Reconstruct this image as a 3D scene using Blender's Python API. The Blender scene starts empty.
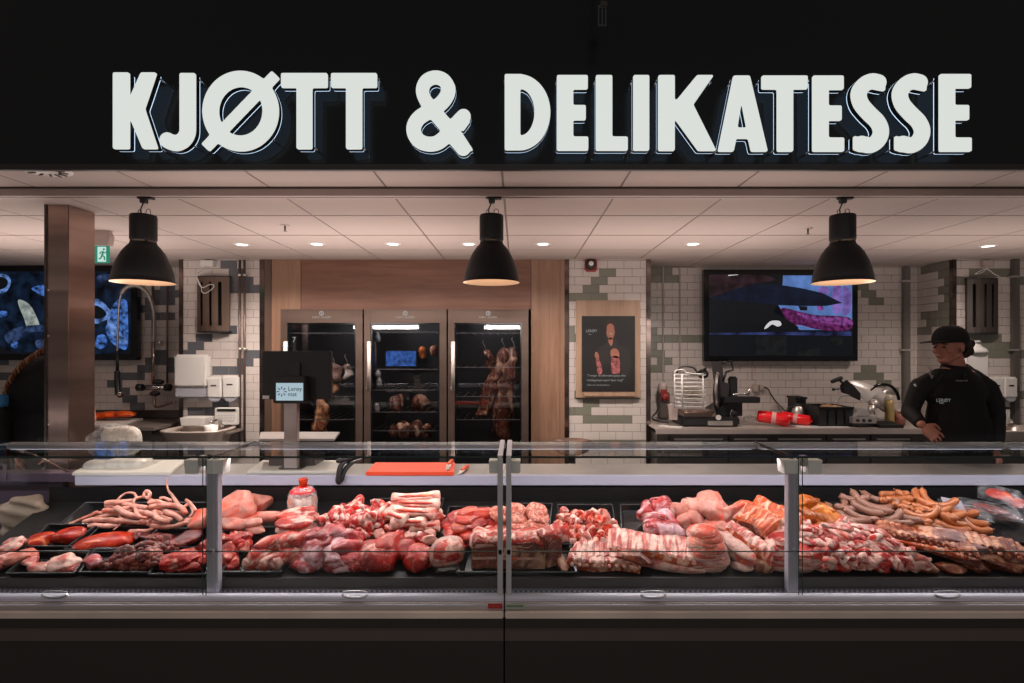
import bpy, bmesh, math, random
import numpy as np
from mathutils import Vector, Matrix, Euler, noise
random.seed(11)
R = math.radians; PI = math.pi
F = 555.0; CX = 517.0; CY = 349.0; EYE = 1.62
SC = bpy.context.scene; COL = SC.collection

def P(px, py, Y): return Vector(((px-CX)*Y/F, Y, EYE-(py-CY)*Y/F))
def X(px, Y): return (px-CX)*Y/F
def Z(py, Y): return EYE-(py-CY)*Y/F

# ------------------------------------------------------------ materials
def _mat(name):
    m = bpy.data.materials.new(name); m.use_nodes = True
    nt = m.node_tree; b = nt.nodes['Principled BSDF']
    return m, nt, b
def col4(c): return (c[0], c[1], c[2], 1.0)
def pmat(name, c, rough=.5, metal=0.0, var=.0, vscale=8, bump=0.0, bscale=60, coat=0, spec=.5, stretch=(1,1,1)):
    m, nt, b = _mat(name)
    b.inputs['Base Color'].default_value = col4(c)
    b.inputs['Roughness'].default_value = rough
    b.inputs['Metallic'].default_value = metal
    b.inputs['Coat Weight'].default_value = coat
    b.inputs['Specular IOR Level'].default_value = spec
    tc = nt.nodes.new('ShaderNodeTexCoord'); mp = nt.nodes.new('ShaderNodeMapping')
    mp.inputs['Scale'].default_value = stretch
    nt.links.new(tc.outputs['Object'], mp.inputs['Vector'])
    if var > 0:
        n = nt.nodes.new('ShaderNodeTexNoise'); n.inputs['Scale'].default_value = vscale; n.inputs['Detail'].default_value = 4
        nt.links.new(mp.outputs[0], n.inputs['Vector'])
        mr = nt.nodes.new('ShaderNodeMapRange'); mr.inputs[1].default_value=.3; mr.inputs[2].default_value=.7
        mr.inputs[3].default_value = 1-var; mr.inputs[4].default_value = 1+var
        nt.links.new(n.outputs['Fac'], mr.inputs[0])
        h = nt.nodes.new('ShaderNodeHueSaturation'); h.inputs['Color'].default_value = col4(c)
        nt.links.new(mr.outputs[0], h.inputs['Value']); nt.links.new(h.outputs[0], b.inputs['Base Color'])
    if bump > 0:
        n2 = nt.nodes.new('ShaderNodeTexNoise'); n2.inputs['Scale'].default_value = bscale; n2.inputs['Detail'].default_value = 3
        nt.links.new(mp.outputs[0], n2.inputs['Vector'])
        bp = nt.nodes.new('ShaderNodeBump'); bp.inputs['Strength'].default_value = bump; bp.inputs['Distance'].default_value=.01
        nt.links.new(n2.outputs['Fac'], bp.inputs['Height']); nt.links.new(bp.outputs[0], b.inputs['Normal'])
    return m
def emat(name, c, s=1.0, var=0, vscale=6):
    m, nt, b = _mat(name)
    b.inputs['Base Color'].default_value = (.003,.003,.003,1); b.inputs['Specular IOR Level'].default_value=.25
    b.inputs['Emission Color'].default_value = col4(c); b.inputs['Emission Strength'].default_value = s
    b.inputs['Roughness'].default_value = .3
    if var > 0:
        tc = nt.nodes.new('ShaderNodeTexCoord')
        n = nt.nodes.new('ShaderNodeTexNoise'); n.inputs['Scale'].default_value = vscale; n.inputs['Detail'].default_value = 5
        nt.links.new(tc.outputs['Object'], n.inputs['Vector'])
        mr = nt.nodes.new('ShaderNodeMapRange'); mr.inputs[1].default_value=.35; mr.inputs[2].default_value=.65
        mr.inputs[3].default_value = s*(1-var); mr.inputs[4].default_value = s*(1+var)
        nt.links.new(n.outputs['Fac'], mr.inputs[0]); nt.links.new(mr.outputs[0], b.inputs['Emission Strength'])
    return m
def glass_mat(name, tint=(1,1,1), refl=1.0, rough=.02, ior=1.45):
    m = bpy.data.materials.new(name); m.use_nodes = True; nt = m.node_tree; nt.nodes.clear()
    o = nt.nodes.new('ShaderNodeOutputMaterial'); mix = nt.nodes.new('ShaderNodeMixShader')
    t = nt.nodes.new('ShaderNodeBsdfTransparent'); t.inputs[0].default_value = col4(tint)
    g = nt.nodes.new('ShaderNodeBsdfGlossy'); g.inputs['Roughness'].default_value = rough
    lw = nt.nodes.new('ShaderNodeLayerWeight'); lw.inputs[0].default_value = .5
    pw = nt.nodes.new('ShaderNodeMath'); pw.operation='POWER'; pw.inputs[1].default_value = 5.0
    mm = nt.nodes.new('ShaderNodeMath'); mm.operation='MULTIPLY_ADD'; mm.inputs[1].default_value = .5*refl; mm.inputs[2].default_value=.035*refl
    nt.links.new(lw.outputs['Facing'], pw.inputs[0]); nt.links.new(pw.outputs[0], mm.inputs[0]); nt.links.new(mm.outputs[0], mix.inputs[0])
    nt.links.new(t.outputs[0], mix.inputs[1]); nt.links.new(g.outputs[0], mix.inputs[2]); nt.links.new(mix.outputs[0], o.inputs[0])
    return m
def film_mat(name, c=(1,1,1), opac=.15):
    m = bpy.data.materials.new(name); m.use_nodes = True; nt = m.node_tree
    b = nt.nodes['Principled BSDF']; b.inputs['Base Color'].default_value = col4(c); b.inputs['Roughness'].default_value=.12
    b.inputs['Alpha'].default_value = opac
    tc = nt.nodes.new('ShaderNodeTexCoord'); n = nt.nodes.new('ShaderNodeTexNoise'); n.inputs['Scale'].default_value=30; n.inputs['Detail'].default_value=4
    nt.links.new(tc.outputs['Object'], n.inputs['Vector'])
    mr = nt.nodes.new('ShaderNodeMapRange'); mr.inputs[1].default_value=.45; mr.inputs[2].default_value=.65; mr.inputs[3].default_value=opac*.6; mr.inputs[4].default_value=min(1,opac*2.2)
    nt.links.new(n.outputs['Fac'], mr.inputs[0]); nt.links.new(mr.outputs[0], b.inputs['Alpha'])
    bp = nt.nodes.new('ShaderNodeBump'); bp.inputs['Strength'].default_value=.6; bp.inputs['Distance'].default_value=.01
    nt.links.new(n.outputs['Fac'], bp.inputs['Height']); nt.links.new(bp.outputs[0], b.inputs['Normal'])
    return m
def meat_mat(name, lean, lean2, fat, amt=.5, scale=18, stretch=(1,1,1), rough=.38, soft=.05, dist=.6, bump=.35):
    """streaky procedural meat: two lean tones, streaks of fat"""
    m, nt, b = _mat(name); L = nt.links.new
    tc = nt.nodes.new('ShaderNodeTexCoord'); oi = nt.nodes.new('ShaderNodeObjectInfo')
    mu = nt.nodes.new('ShaderNodeMath'); mu.operation='MULTIPLY'; mu.inputs[1].default_value = 23.0
    L(oi.outputs['Random'], mu.inputs[0])
    ad = nt.nodes.new('ShaderNodeVectorMath'); ad.operation='ADD'
    L(tc.outputs['Object'], ad.inputs[0]); L(mu.outputs[0], ad.inputs[1])
    mp = nt.nodes.new('ShaderNodeMapping'); mp.inputs['Scale'].default_value = stretch
    L(ad.outputs[0], mp.inputs['Vector'])
    n = nt.nodes.new('ShaderNodeTexNoise'); n.inputs['Scale'].default_value = scale; n.inputs['Detail'].default_value = 5; n.inputs['Distortion'].default_value = dist
    L(mp.outputs[0], n.inputs['Vector'])
    n2 = nt.nodes.new('ShaderNodeTexNoise'); n2.inputs['Scale'].default_value = scale*.5; n2.inputs['Detail'].default_value = 3
    L(ad.outputs[0], n2.inputs['Vector'])
    mx = nt.nodes.new('ShaderNodeMix'); mx.data_type='RGBA'
    mx.inputs['A'].default_value = col4(lean); mx.inputs['B'].default_value = col4(lean2)
    r0 = nt.nodes.new('ShaderNodeMapRange'); r0.inputs[1].default_value=.38; r0.inputs[2].default_value=.62
    L(n2.outputs['Fac'], r0.inputs[0]); L(r0.outputs[0], mx.inputs['Factor'])
    th = .5 + (.5-amt)*.5
    r1 = nt.nodes.new('ShaderNodeMapRange'); r1.inputs[1].default_value=th-soft; r1.inputs[2].default_value=th+soft
    L(n.outputs['Fac'], r1.inputs[0])
    mx2 = nt.nodes.new('ShaderNodeMix'); mx2.data_type='RGBA'; mx2.inputs['B'].default_value = col4(fat)
    L(mx.outputs['Result'], mx2.inputs['A']); L(r1.outputs[0], mx2.inputs['Factor'])
    n3 = nt.nodes.new('ShaderNodeTexNoise'); n3.inputs['Scale'].default_value = scale*1.1; n3.inputs['Detail'].default_value = 3; n3.inputs['Distortion'].default_value = 1.2
    L(mp.outputs[0], n3.inputs['Vector'])
    s1 = nt.nodes.new('ShaderNodeMath'); s1.operation='SUBTRACT'; s1.inputs[1].default_value=.47; L(n3.outputs['Fac'], s1.inputs[0])
    s2 = nt.nodes.new('ShaderNodeMath'); s2.operation='ABSOLUTE'; L(s1.outputs[0], s2.inputs[0])
    r3 = nt.nodes.new('ShaderNodeMapRange'); r3.inputs[1].default_value=.006; r3.inputs[2].default_value=.022; r3.inputs[3].default_value=.4; r3.inputs[4].default_value=0
    L(s2.outputs[0], r3.inputs[0])
    mx3 = nt.nodes.new('ShaderNodeMix'); mx3.data_type='RGBA'; mx3.inputs['B'].default_value = col4(fat)
    L(mx2.outputs['Result'], mx3.inputs['A']); L(r3.outputs[0], mx3.inputs['Factor'])
    n4 = nt.nodes.new('ShaderNodeTexNoise'); n4.inputs['Scale'].default_value = scale*1.6; n4.inputs['Detail'].default_value = 6; n4.inputs['Roughness'].default_value=.7
    L(ad.outputs[0], n4.inputs['Vector'])
    r4 = nt.nodes.new('ShaderNodeMapRange'); r4.inputs[1].default_value=.38; r4.inputs[2].default_value=.6; r4.inputs[3].default_value=.70; r4.inputs[4].default_value=1.25
    L(n4.outputs['Fac'], r4.inputs[0])
    hs = nt.nodes.new('ShaderNodeHueSaturation'); L(mx3.outputs['Result'], hs.inputs['Color']); L(r4.outputs[0], hs.inputs['Value']); hs.inputs['Saturation'].default_value=1.1
    L(hs.outputs[0], b.inputs['Base Color'])
    b.inputs['Roughness'].default_value = rough+.08; b.inputs['Coat Weight'].default_value=.10; b.inputs['Coat Roughness'].default_value=.15; b.inputs['Specular IOR Level'].default_value=.35
    b.inputs['Subsurface Weight'].default_value = 0
    bp = nt.nodes.new('ShaderNodeBump'); bp.inputs['Strength'].default_value=bump; bp.inputs['Distance'].default_value=.008
    L(n4.outputs['Fac'], bp.inputs['Height']); L(bp.outputs[0], b.inputs['Normal'])
    return m

M = {}
M['tile_white'] = pmat('white glazed tile', (.56,.50,.465), .22, var=.05, vscale=3)
M['tile_grey'] = pmat('grey glazed tile', (.175,.172,.165), .22, var=.08, vscale=3)
M['tile_slate'] = pmat('slate glazed tile', (.11,.115,.13), .22, var=.1, vscale=3)
M['tile_olive'] = pmat('sage glazed tile', (.19,.19,.15), .22, var=.08, vscale=3)
M['grout'] = pmat('grout', (.20,.17,.155), .9)
M['black'] = pmat('black plastic', (.012,.012,.013), .45, bump=.03)
M['black_gloss'] = pmat('black gloss', (.006,.007,.008), .12)
M['fascia'] = pmat('black gloss fascia', (.006,.008,.009), .22, spec=.45, bump=.01, bscale=5)
M['steel'] = pmat('brushed steel', (.58,.53,.49), .34, .75, var=.1, vscale=6, stretch=(1,1,.05))
M['steel_pol'] = pmat('polished brown steel', (.40,.285,.245), .24, .9, var=.5, vscale=1.5, stretch=(.15,.15,3))  # bands along the height paint reflections into the column steel
M['steel_dark'] = pmat('dark steel', (.10,.085,.08), .35, .8, var=.15, vscale=5)
M['alu'] = pmat('aluminium', (.62,.62,.66), .3, .85)
M['alu_light'] = pmat('pale anodised aluminium', (.60,.59,.64), .42, .3)
M['chrome'] = pmat('chrome', (.8,.8,.8), .1, 1.0)
M['beige_paint'] = pmat('beige painted metal', (.46,.37,.34), .5)
M['white_pl'] = pmat('white plastic', (.68,.66,.63), .35)
M['grey_pl'] = pmat('pale grey plastic', (.38,.38,.42), .3)
M['wood_pole'] = pmat('warm brown pipe', (.16,.11,.09), .35, .5)
M['glass'] = glass_mat('display glass', (.955,.97,.965), 1.0)
M['glass_top'] = glass_mat('top glass', (.86,.88,.87), 1.0)
M['glass_edge'] = pmat('green glass edge', (.03,.05,.045), .15)
M['fridge_glass'] = glass_mat('fridge glass', (.8,.8,.82), 1.3)
M['floor'] = pmat('dark floor', (.06,.055,.05), .4, var=.2)
M['deck'] = pmat('black deck', (.006,.006,.0065), .4, var=.2, spec=.3)
M['lip'] = pmat('dark brown lip', (.045,.038,.036), .5)
M['base'] = pmat('dark brown base panel', (.036,.031,.028), .5)
M['base_band'] = pmat('lit brown band', (.11,.085,.076), .5)  # paler tone paints the light caught by the slanted base face
M['tray'] = pmat('black tray', (.008,.008,.009), .22)
M['text_white'] = emat('white print', (.6,.58,.57), .55)
M['cord_white'] = pmat('white cord', (.62,.6,.58), .5)
M['cord_black'] = pmat('black cord', (.012,.012,.012), .5)

# wood
def wood(name, c1, c2, axis=2, scale=1.0):
    m, nt, b = _mat(name); L = nt.links.new
    tc = nt.nodes.new('ShaderNodeTexCoord'); mp = nt.nodes.new('ShaderNodeMapping')
    s = [10*scale]*3; s[axis] = .7*scale
    mp.inputs['Scale'].default_value = s; L(tc.outputs['Object'], mp.inputs['Vector'])
    n = nt.nodes.new('ShaderNodeTexNoise'); n.inputs['Scale'].default_value=2.2; n.inputs['Detail'].default_value=8; n.inputs['Roughness'].default_value=.65
    n.inputs['Distortion'].default_value=.8; L(mp.outputs[0], n.inputs['Vector'])
    r = nt.nodes.new('ShaderNodeMapRange'); r.inputs[1].default_value=.3; r.inputs[2].default_value=.7; L(n.outputs['Fac'], r.inputs[0])
    mx = nt.nodes.new('ShaderNodeMix'); mx.data_type='RGBA'; mx.inputs['A'].default_value=col4(c1); mx.inputs['B'].default_value=col4(c2)
    L(r.outputs[0], mx.inputs['Factor']); L(mx.outputs['Result'], b.inputs['Base Color']); b.inputs['Roughness'].default_value=.45
    return m
M['wood_v'] = wood('brown oak vertical', (.20,.105,.062), (.31,.175,.11), 2)
M['wood_h'] = wood('brown oak horizontal', (.135,.055,.033), (.215,.10,.062), 0)
M['wood_light'] = wood('light oak', (.30,.19,.125), (.42,.28,.19), 2)

# ------------------------------------------------------------ geometry helpers
def new_bm(): return bmesh.new()
def box(bm, x0, x1, y0, y1, z0, z1, mi=0, bev=0.0, seg=2):
    vs = [bm.verts.new(v) for v in ((x0,y0,z0),(x1,y0,z0),(x1,y1,z0),(x0,y1,z0),(x0,y0,z1),(x1,y0,z1),(x1,y1,z1),(x0,y1,z1))]
    fs = [bm.faces.new([vs[i] for i in q]) for q in ((3,2,1,0),(4,5,6,7),(0,1,5,4),(1,2,6,5),(2,3,7,6),(3,0,4,7))]
    for f in fs: f.material_index = mi
    if bev > 0:
        es = list({e for f in fs for e in f.edges})
        bmesh.ops.bevel(bm, geom=es, offset=bev, segments=seg, affect='EDGES', clamp_overlap=True, material=-1)
    return vs
def frame_from(d):
    d = d.normalized()
    up = Vector((0,0,1)) if abs(d.z) < .9 else Vector((0,1,0))
    a = d.cross(up).normalized(); b = a.cross(d).normalized()
    return a, b
def tube(bm, pts, rads, seg=10, cap=True, mi=0, flat=1.0, smooth=True):
    pts = [Vector(p) for p in pts]
    if not hasattr(rads, '__len__'): rads = [rads]*len(pts)
    rings = []
    a = None
    for i, p in enumerate(pts):
        d = (pts[min(i+1,len(pts)-1)] - pts[max(i-1,0)])
        if d.length < 1e-7: d = Vector((0,0,1))
        d.normalize()
        if a is None: a, b = frame_from(d)
        else:
            a = (a - d*a.dot(d))
            a = a.normalized() if a.length > 1e-6 else frame_from(d)[0]
            b = d.cross(a).normalized() * -1
            b = a.cross(d).normalized()
        rings.append([bm.verts.new(p + (a*math.cos(t)+b*math.sin(t)*flat)*rads[i]) for t in [2*PI*k/seg for k in range(seg)]])
    for i in range(len(rings)-1):
        for k in range(seg):
            f = bm.faces.new((rings[i][k], rings[i][(k+1)%seg], rings[i+1][(k+1)%seg], rings[i+1][k])); f.material_index = mi; f.smooth = smooth
    if cap:
        for rg in (rings[0], rings[-1][::-1]):
            try:
                f = bm.faces.new(rg); f.material_index = mi
            except ValueError: pass
def round_tube(bm, pts, r, seg=10, mi=0, flat=1.0, r_end=None):
    """tube with rounded ends; r may vary linearly to r_end"""
    pts = [Vector(p) for p in pts]; n = len(pts)
    rr = [r + ((r_end if r_end is not None else r)-r)*i/(n-1) for i in range(n)]
    d0 = (pts[1]-pts[0]).normalized(); d1 = (pts[-1]-pts[-2]).normalized()
    A = []; RA = []
    for t in (90, 60, 30): A.append(pts[0]-d0*rr[0]*math.sin(R(t))*.9); RA.append(max(rr[0]*math.cos(R(t)), rr[0]*.05))
    Bp = []; RB = []
    for t in (30, 60, 90): Bp.append(pts[-1]+d1*rr[-1]*math.sin(R(t))*.9); RB.append(max(rr[-1]*math.cos(R(t)), rr[-1]*.05))
    tube(bm, A+pts+Bp, RA+rr+RB, seg, True, mi, flat)
def lathe(bm, prof, seg=32, c=(0,0,0), mi=0, axis='z', close=False):
    c = Vector(c); rings = []
    for r, z in prof:
        rg = []
        for k in range(seg):
            t = 2*PI*k/seg
            v = Vector((r*math.cos(t), r*math.sin(t), z)) if axis=='z' else (Vector((r*math.cos(t), z, r*math.sin(t))) if axis=='y' else Vector((z, r*math.cos(t), r*math.sin(t))))
            rg.append(bm.verts.new(c+v))
        rings.append(rg)
    for i in range(len(rings)-1):
        for k in range(seg):
            f = bm.faces.new((rings[i][k], rings[i][(k+1)%seg], rings[i+1][(k+1)%seg], rings[i+1][k])); f.smooth = True; f.material_index = mi
    if close:
        for rg in (rings[0], rings[-1]):
            f = bm.faces.new(rg); f.material_index = mi
def prism(bm, outline, y0, y1, mi=0, bev=0, plane='xz'):
    """extrude 2D outline between y0 and y1 (plane xz) or z0,z1 (plane xy)"""
    mk = (lambda p, t: (p[0], t, p[1])) if plane=='xz' else ((lambda p,t:(p[0],p[1],t)) if plane=='xy' else (lambda p,t:(t,p[0],p[1])))
    a = [bm.verts.new(mk(p,y0)) for p in outline]; b = [bm.verts.new(mk(p,y1)) for p in outline]
    fs = [bm.faces.new(a), bm.faces.new(b[::-1])]
    n = len(a)
    for i in range(n): fs.append(bm.faces.new((a[i], b[i], b[(i+1)%n], a[(i+1)%n])))
    for f in fs: f.material_index = mi
    if bev > 0:
        bmesh.ops.bevel(bm, geom=list({e for f in fs[:2] for e in f.edges}), offset=bev, segments=2, affect='EDGES', clamp_overlap=True, material=-1)
    return fs
def smooth_closed(pts, n=6):
    out = []; N = len(pts)
    for i in range(N):
        p0,p1,p2,p3 = [Vector(pts[(i+k-1)%N]) for k in range(4)]
        for k in range(n):
            t = k/n
            out.append(tuple(.5*((2*p1)+(-p0+p2)*t+(2*p0-5*p1+4*p2-p3)*t*t+(-p0+3*p1-3*p2+p3)*t**3)))
    return out
def smooth_open(pts, n=5):
    pts = [Vector(p) for p in pts]; out = []; N = len(pts)
    for i in range(N-1):
        p0 = pts[max(i-1,0)]; p1 = pts[i]; p2 = pts[i+1]; p3 = pts[min(i+2,N-1)]
        for k in range(n):
            t = k/n
            out.append(.5*((2*p1)+(-p0+p2)*t+(2*p0-5*p1+4*p2-p3)*t*t+(-p0+3*p1-3*p2+p3)*t**3))
    out.append(pts[-1]); return out
def ellipsoid(bm, c, r, seg=16, rings=10, rot=None, mi=0):
    c = Vector(c); m = rot or Matrix.Identity(3)
    vs = []
    top = bm.verts.new(c + m @ Vector((0,0,r[2]))); bot = bm.verts.new(c + m @ Vector((0,0,-r[2])))
    for i in range(1, rings):
        ph = PI*i/rings
        vs.append([bm.verts.new(c + m @ Vector((r[0]*math.sin(ph)*math.cos(2*PI*k/seg), r[1]*math.sin(ph)*math.sin(2*PI*k/seg), r[2]*math.cos(ph)))) for k in range(seg)])
    for k in range(seg):
        f = bm.faces.new((top, vs[0][k], vs[0][(k+1)%seg])); f.smooth=True; f.material_index=mi
        f = bm.faces.new((bot, vs[-1][(k+1)%seg], vs[-1][k])); f.smooth=True; f.material_index=mi
    for i in range(len(vs)-1):
        for k in range(seg):
            f = bm.faces.new((vs[i][k], vs[i+1][k], vs[i+1][(k+1)%seg], vs[i][(k+1)%seg])); f.smooth=True; f.material_index=mi

def to_mesh(bm, name, mats, smooth=False, recalc=True):
    if recalc: bmesh.ops.recalc_face_normals(bm, faces=bm.faces[:])
    if smooth:
        for f in bm.faces: f.smooth = True
    me = bpy.data.meshes.new(name); bm.to_mesh(me); bm.free()
    for m in (mats if isinstance(mats, (list,tuple)) else [mats]): me.materials.append(M[m] if isinstance(m, str) else m)
    return me
def link(name, me, parent=None):
    o = bpy.data.objects.new(name, me); COL.objects.link(o)
    if parent is not None: o.parent = parent
    return o
def tag(o, label=None, cat=None, group=None, kind=None):
    if label: o['label'] = label
    if cat: o['category'] = cat
    if group: o['group'] = group
    if kind: o['kind'] = kind
    return o
def struct(name, bm, mats, smooth=False):
    o = link(name, to_mesh(bm, name, mats, smooth)); o['kind'] = 'structure'; return o
def empty(name, loc, label, cat, group=None, rz=0):
    o = bpy.data.objects.new(name, None); COL.objects.link(o); o.location = loc; o.rotation_euler = (0,0,rz); o.empty_display_size=.1
    return tag(o, label, cat, group)
def part(name, bm, mats, root, smooth=False, label=None, world=True):
    """mesh built in world coordinates (world=True) placed under root (root unrotated)"""
    if world:
        p = root; off = Vector((0,0,0))
        while p is not None: off += p.location; p = p.parent
        bmesh.ops.translate(bm, verts=bm.verts[:], vec=-off)
    o = link(name, to_mesh(bm, name, mats, smooth), root)
    if label: o['label'] = label
    return o
def single(name, bm, mats, label, cat, group=None, smooth=False):
    """a thing that is one mesh: origin at the base centre"""
    vs = [v.co for v in bm.verts]
    c = Vector(((min(v.x for v in vs)+max(v.x for v in vs))/2, (min(v.y for v in vs)+max(v.y for v in vs))/2, min(v.z for v in vs)))
    bmesh.ops.translate(bm, verts=bm.verts[:], vec=-c)
    o = link(name, to_mesh(bm, name, mats, smooth)); o.location = c
    return tag(o, label, cat, group)
def text_part(name, body, size, loc, mat, root, extrude=.0006, align='CENTER', rot=(PI/2,0,0), xs=1.0):
    cu = bpy.data.curves.new(name, 'FONT'); cu.body = body; cu.size = size; cu.extrude = extrude; cu.align_x = align; cu.align_y='CENTER'; cu.resolution_u = 3
    t = bpy.data.objects.new('tmp', cu); COL.objects.link(t)
    dg = bpy.context.evaluated_depsgraph_get(); me = bpy.data.meshes.new_from_object(t.evaluated_get(dg))
    bpy.data.objects.remove(t); bpy.data.curves.remove(cu)
    me.materials.clear(); me.materials.append(M[mat] if isinstance(mat,str) else mat)
    me.transform(Matrix.Translation(Vector(loc)) @ Euler(rot).to_matrix().to_4x4() @ Matrix.Diagonal((xs,1,1,1)))
    if root is not None:
        off = Vector((0,0,0)); p = root
        while p is not None: off += p.location; p = p.parent
        me.transform(Matrix.Translation(-off))
    return link(name, me, root)
ORD = ['first','second','third','fourth','fifth','sixth','seventh','eighth','ninth','tenth','eleventh','twelfth','thirteenth','fourteenth','fifteenth','sixteenth','seventeenth','eighteenth','nineteenth','twentieth']

# ------------------------------------------------------------ structure
YF = 5.15; YR = 5.6; ZC = 2.45
TP = .1525; TR = .0757
def tile_wall(name, O, U, W, z0, z1, ref, rects, grey='tile_grey'):
    """O start point (x,y), U unit dir (x,y), W width; ref=(distance along U of a joint, z inside that row)"""
    bm = new_bm(); O = Vector((O[0],O[1],0)); U = Vector((U[0],U[1],0)); N = Vector((U.y,-U.x,0))
    g = .0032; d = .0025
    # backing
    q = [O+Vector((0,0,z0)), O+U*W+Vector((0,0,z0)), O+U*W+Vector((0,0,z1)), O+Vector((0,0,z1))]
    vs = [bm.verts.new(v) for v in q]; f = bm.faces.new(vs); f.material_index = 2
    vb = [bm.verts.new(v-N*.1) for v in q]; f = bm.faces.new(vb[::-1]); f.material_index = 2
    for i in range(4):
        f = bm.faces.new((vs[i], vb[i], vb[(i+1)%4], vs[(i+1)%4])); f.material_index = 2
    zb = 2.366; k0 = math.floor((z0-zb)/TR); kr = math.floor((ref[1]-zb)/TR)
    k = k0
    while zb+k*TR < z1:
        za = max(z0, zb+k*TR+g/2); zt = min(z1, zb+(k+1)*TR-g/2)
        ph = ref[0] + (TP/2 if (k-kr)%2 else 0)
        a = ph - math.ceil(ph/TP)*TP - TP
        while a < W:
            u0 = max(0, a+g/2); u1 = min(W, a+TP-g/2)
            if u1-u0 > .004 and zt-za > .004:
                c = O+U*((u0+u1)/2); zc = (za+zt)/2
                px = CX+F*c.x/c.y; py = CY+F*(EYE-zc)/c.y
                mi = 0
                for r in rects:
                    if r[0]-1 <= px <= r[1]+1 and r[2]-.5 <= py <= r[3]+.5: mi = 1
                e = .0015
                A = [O+U*u0+Vector((0,0,za)), O+U*u1+Vector((0,0,za)), O+U*u1+Vector((0,0,zt)), O+U*u0+Vector((0,0,zt))]
                Bq = [O+U*(u0+e)+Vector((0,0,za+e)), O+U*(u1-e)+Vector((0,0,za+e)), O+U*(u1-e)+Vector((0,0,zt-e)), O+U*(u0+e)+Vector((0,0,zt-e))]
                va = [bm.verts.new(v+N*.0002) for v in A]; v2 = [bm.verts.new(v+N*d) for v in Bq]
                f = bm.faces.new(v2); f.material_index = mi
                for i in range(4):
                    f = bm.faces.new((va[i], va[(i+1)%4], v2[(i+1)%4], v2[i])); f.material_index = mi
            a += TP
        k += 1
    me = to_mesh(bm, name, ['tile_white', grey, 'grout'], recalc=False)
    o = link(name, me); o['kind'] = 'structure'; return o

bm = new_bm(); box(bm, -7.5, 7.5, -2.5, 6.0, -.06, 0); struct('floor', bm, 'floor')

# ceiling with recessed grid as real panels
m, nt, b = _mat('ceiling tile'); b.inputs['Base Color'].default_value=(.50,.42,.385,1); b.inputs['Roughness'].default_value=.9
M['ceil_tile'] = m
M['ceil_grid'] = pmat('ceiling grid', (.19,.15,.135), .6)
bm = new_bm(); box(bm, -7.5, 7.5, 2.40, 6.0, ZC+.002, ZC+.08, 1)
gx = -.07 - .6*13
while gx < 7.5:
    gy = 2.85-.6
    while gy < 6.0:
        x0, x1, y0, y1 = gx+.006, gx+.6-.006, max(2.41, gy+.010), min(5.99, gy+.6-.010)
        if y1-y0 > .02: box(bm, x0, min(x1,7.5), y0, y1, ZC, ZC+.003, 0)
        gy += .6
    gx += .6
struct('ceiling', bm, ['ceil_tile', 'ceil_grid'])

# fascia above the opening (gloss black panel, returns to the ceiling)
bm = new_bm(); box(bm, -7.5, 7.5, 2.34, 2.40, 2.395, 4.2)
struct('wall_front', bm, 'fascia')
bm = new_bm(); box(bm, -7.5, 7.5, 2.325, 2.345, 2.3705, 2.395); struct('trim_1', bm, pmat('black metal edge',(.02,.016,.015),.4))

xl0, xl1 = X(183,YF), X(260,YF)       # left pilaster
LR = [(155,179,285,289.6),(152.5,179,290,297),(139,179,297.6,305),(139,152,305,312),(139,179,313,320),(155.6,167,351,358),(146,172.5,358,365.5),
      (137.5,153,366,373),(167.7,179,366,373),(119,145,373,380),(106.6,119,381,388),(94,99,388.6,395.6),(118,129,389,395.5),(121,137,396,403),(130,144,404,411),
      (0,18,373,380.5),(-20,6,351,366),(143,179,412,420)]
tile_wall('wall_back', (-7.4,YR), (1,0), xl0+7.4+.3, 0, ZC+.01, (-3.678+7.4, Z(293.5,YR)), LR, 'tile_slate')
LP = [(220.6,236,260,268),(229.4,238.5,269,276),(226,253,276.7,284.5),(229,259,285,293),(227.5,236.3,326.5,333.5),(196,211.7,334,342),(188,204,342.6,350),
      (181,196,350.5,357),(243.4,259,351,358),(237,253,359,366.6),(212,237,367.4,374.3),(212,227,402,407),(188,214.4,408,415)]
tile_wall('wall_back_left', (xl0,YF), (1,0), xl1-xl0, 0, ZC+.01, (X(220.6,YF)-xl0, 2.40), LP, 'tile_slate')
xp0, xp1 = X(569,YF), X(646,YF)
PP = [(599,616,269,277),(592,608,277.4,285),(583.4,600,285.6,293.5),(569,608,294,301.5),(640.7,647,351,359),(574.6,639,393,399.5),(583,599,400,408),
      (569.5,590.7,408,415.7),(582.7,631.8,416.5,424),(569,648,439,447),(569,576,330,338)]
tile_wall('wall_back_centre', (xp0,YF), (1,0), xp1-xp0, 0, ZC+.01, (X(599.3,YF)-xp0, Z(273,YF)), PP, 'tile_olive')
xr1 = 4.037
RR = [(645,678.6,265,283.4),(681,691,265,276),(681,697.7,265,268),(645,661,329,350),(664,703.5,336.4,344),(650.7,662,345,373.5),(664.5,670,351,373.5),(664.5,677,359,366.5),
      (857.6,868.7,285,291.6),(857.6,875.5,291,298.4),(868.7,884,298.8,305.7),(857.6,862,351,359),(862,877,366,373),(855.4,884.4,373.6,380.8),(871,892,381,388),(878,905,388,396)]
tile_wall('wall_back_right', (xp1-.2,YR), (1,0), xr1-xp1+.2, 0, ZC+.01, (3.548-xp1+.2, Z(302,YR)), RR, 'tile_olive')
SR = [(925,951,261,273),(942,952,272,280),(945,953,280,326),(925,937.5,313,320),(931.5,953,320,327),(919,936.6,328,336)]
tile_wall('wall_right_return', (xr1,YR), (0,-1), YR-YF, 0, ZC+.01, (.05, Z(300,YR)), SR, 'tile_olive')
QR = [(956,969,278.5,285.7),(969,1010.6,270,278),(1010,1030,279,286.5),(969,1000.4,334,342.6),(976.6,1009,343,351),(982.5,1030,351.4,359),(1000,1030,388,396)]
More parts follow.
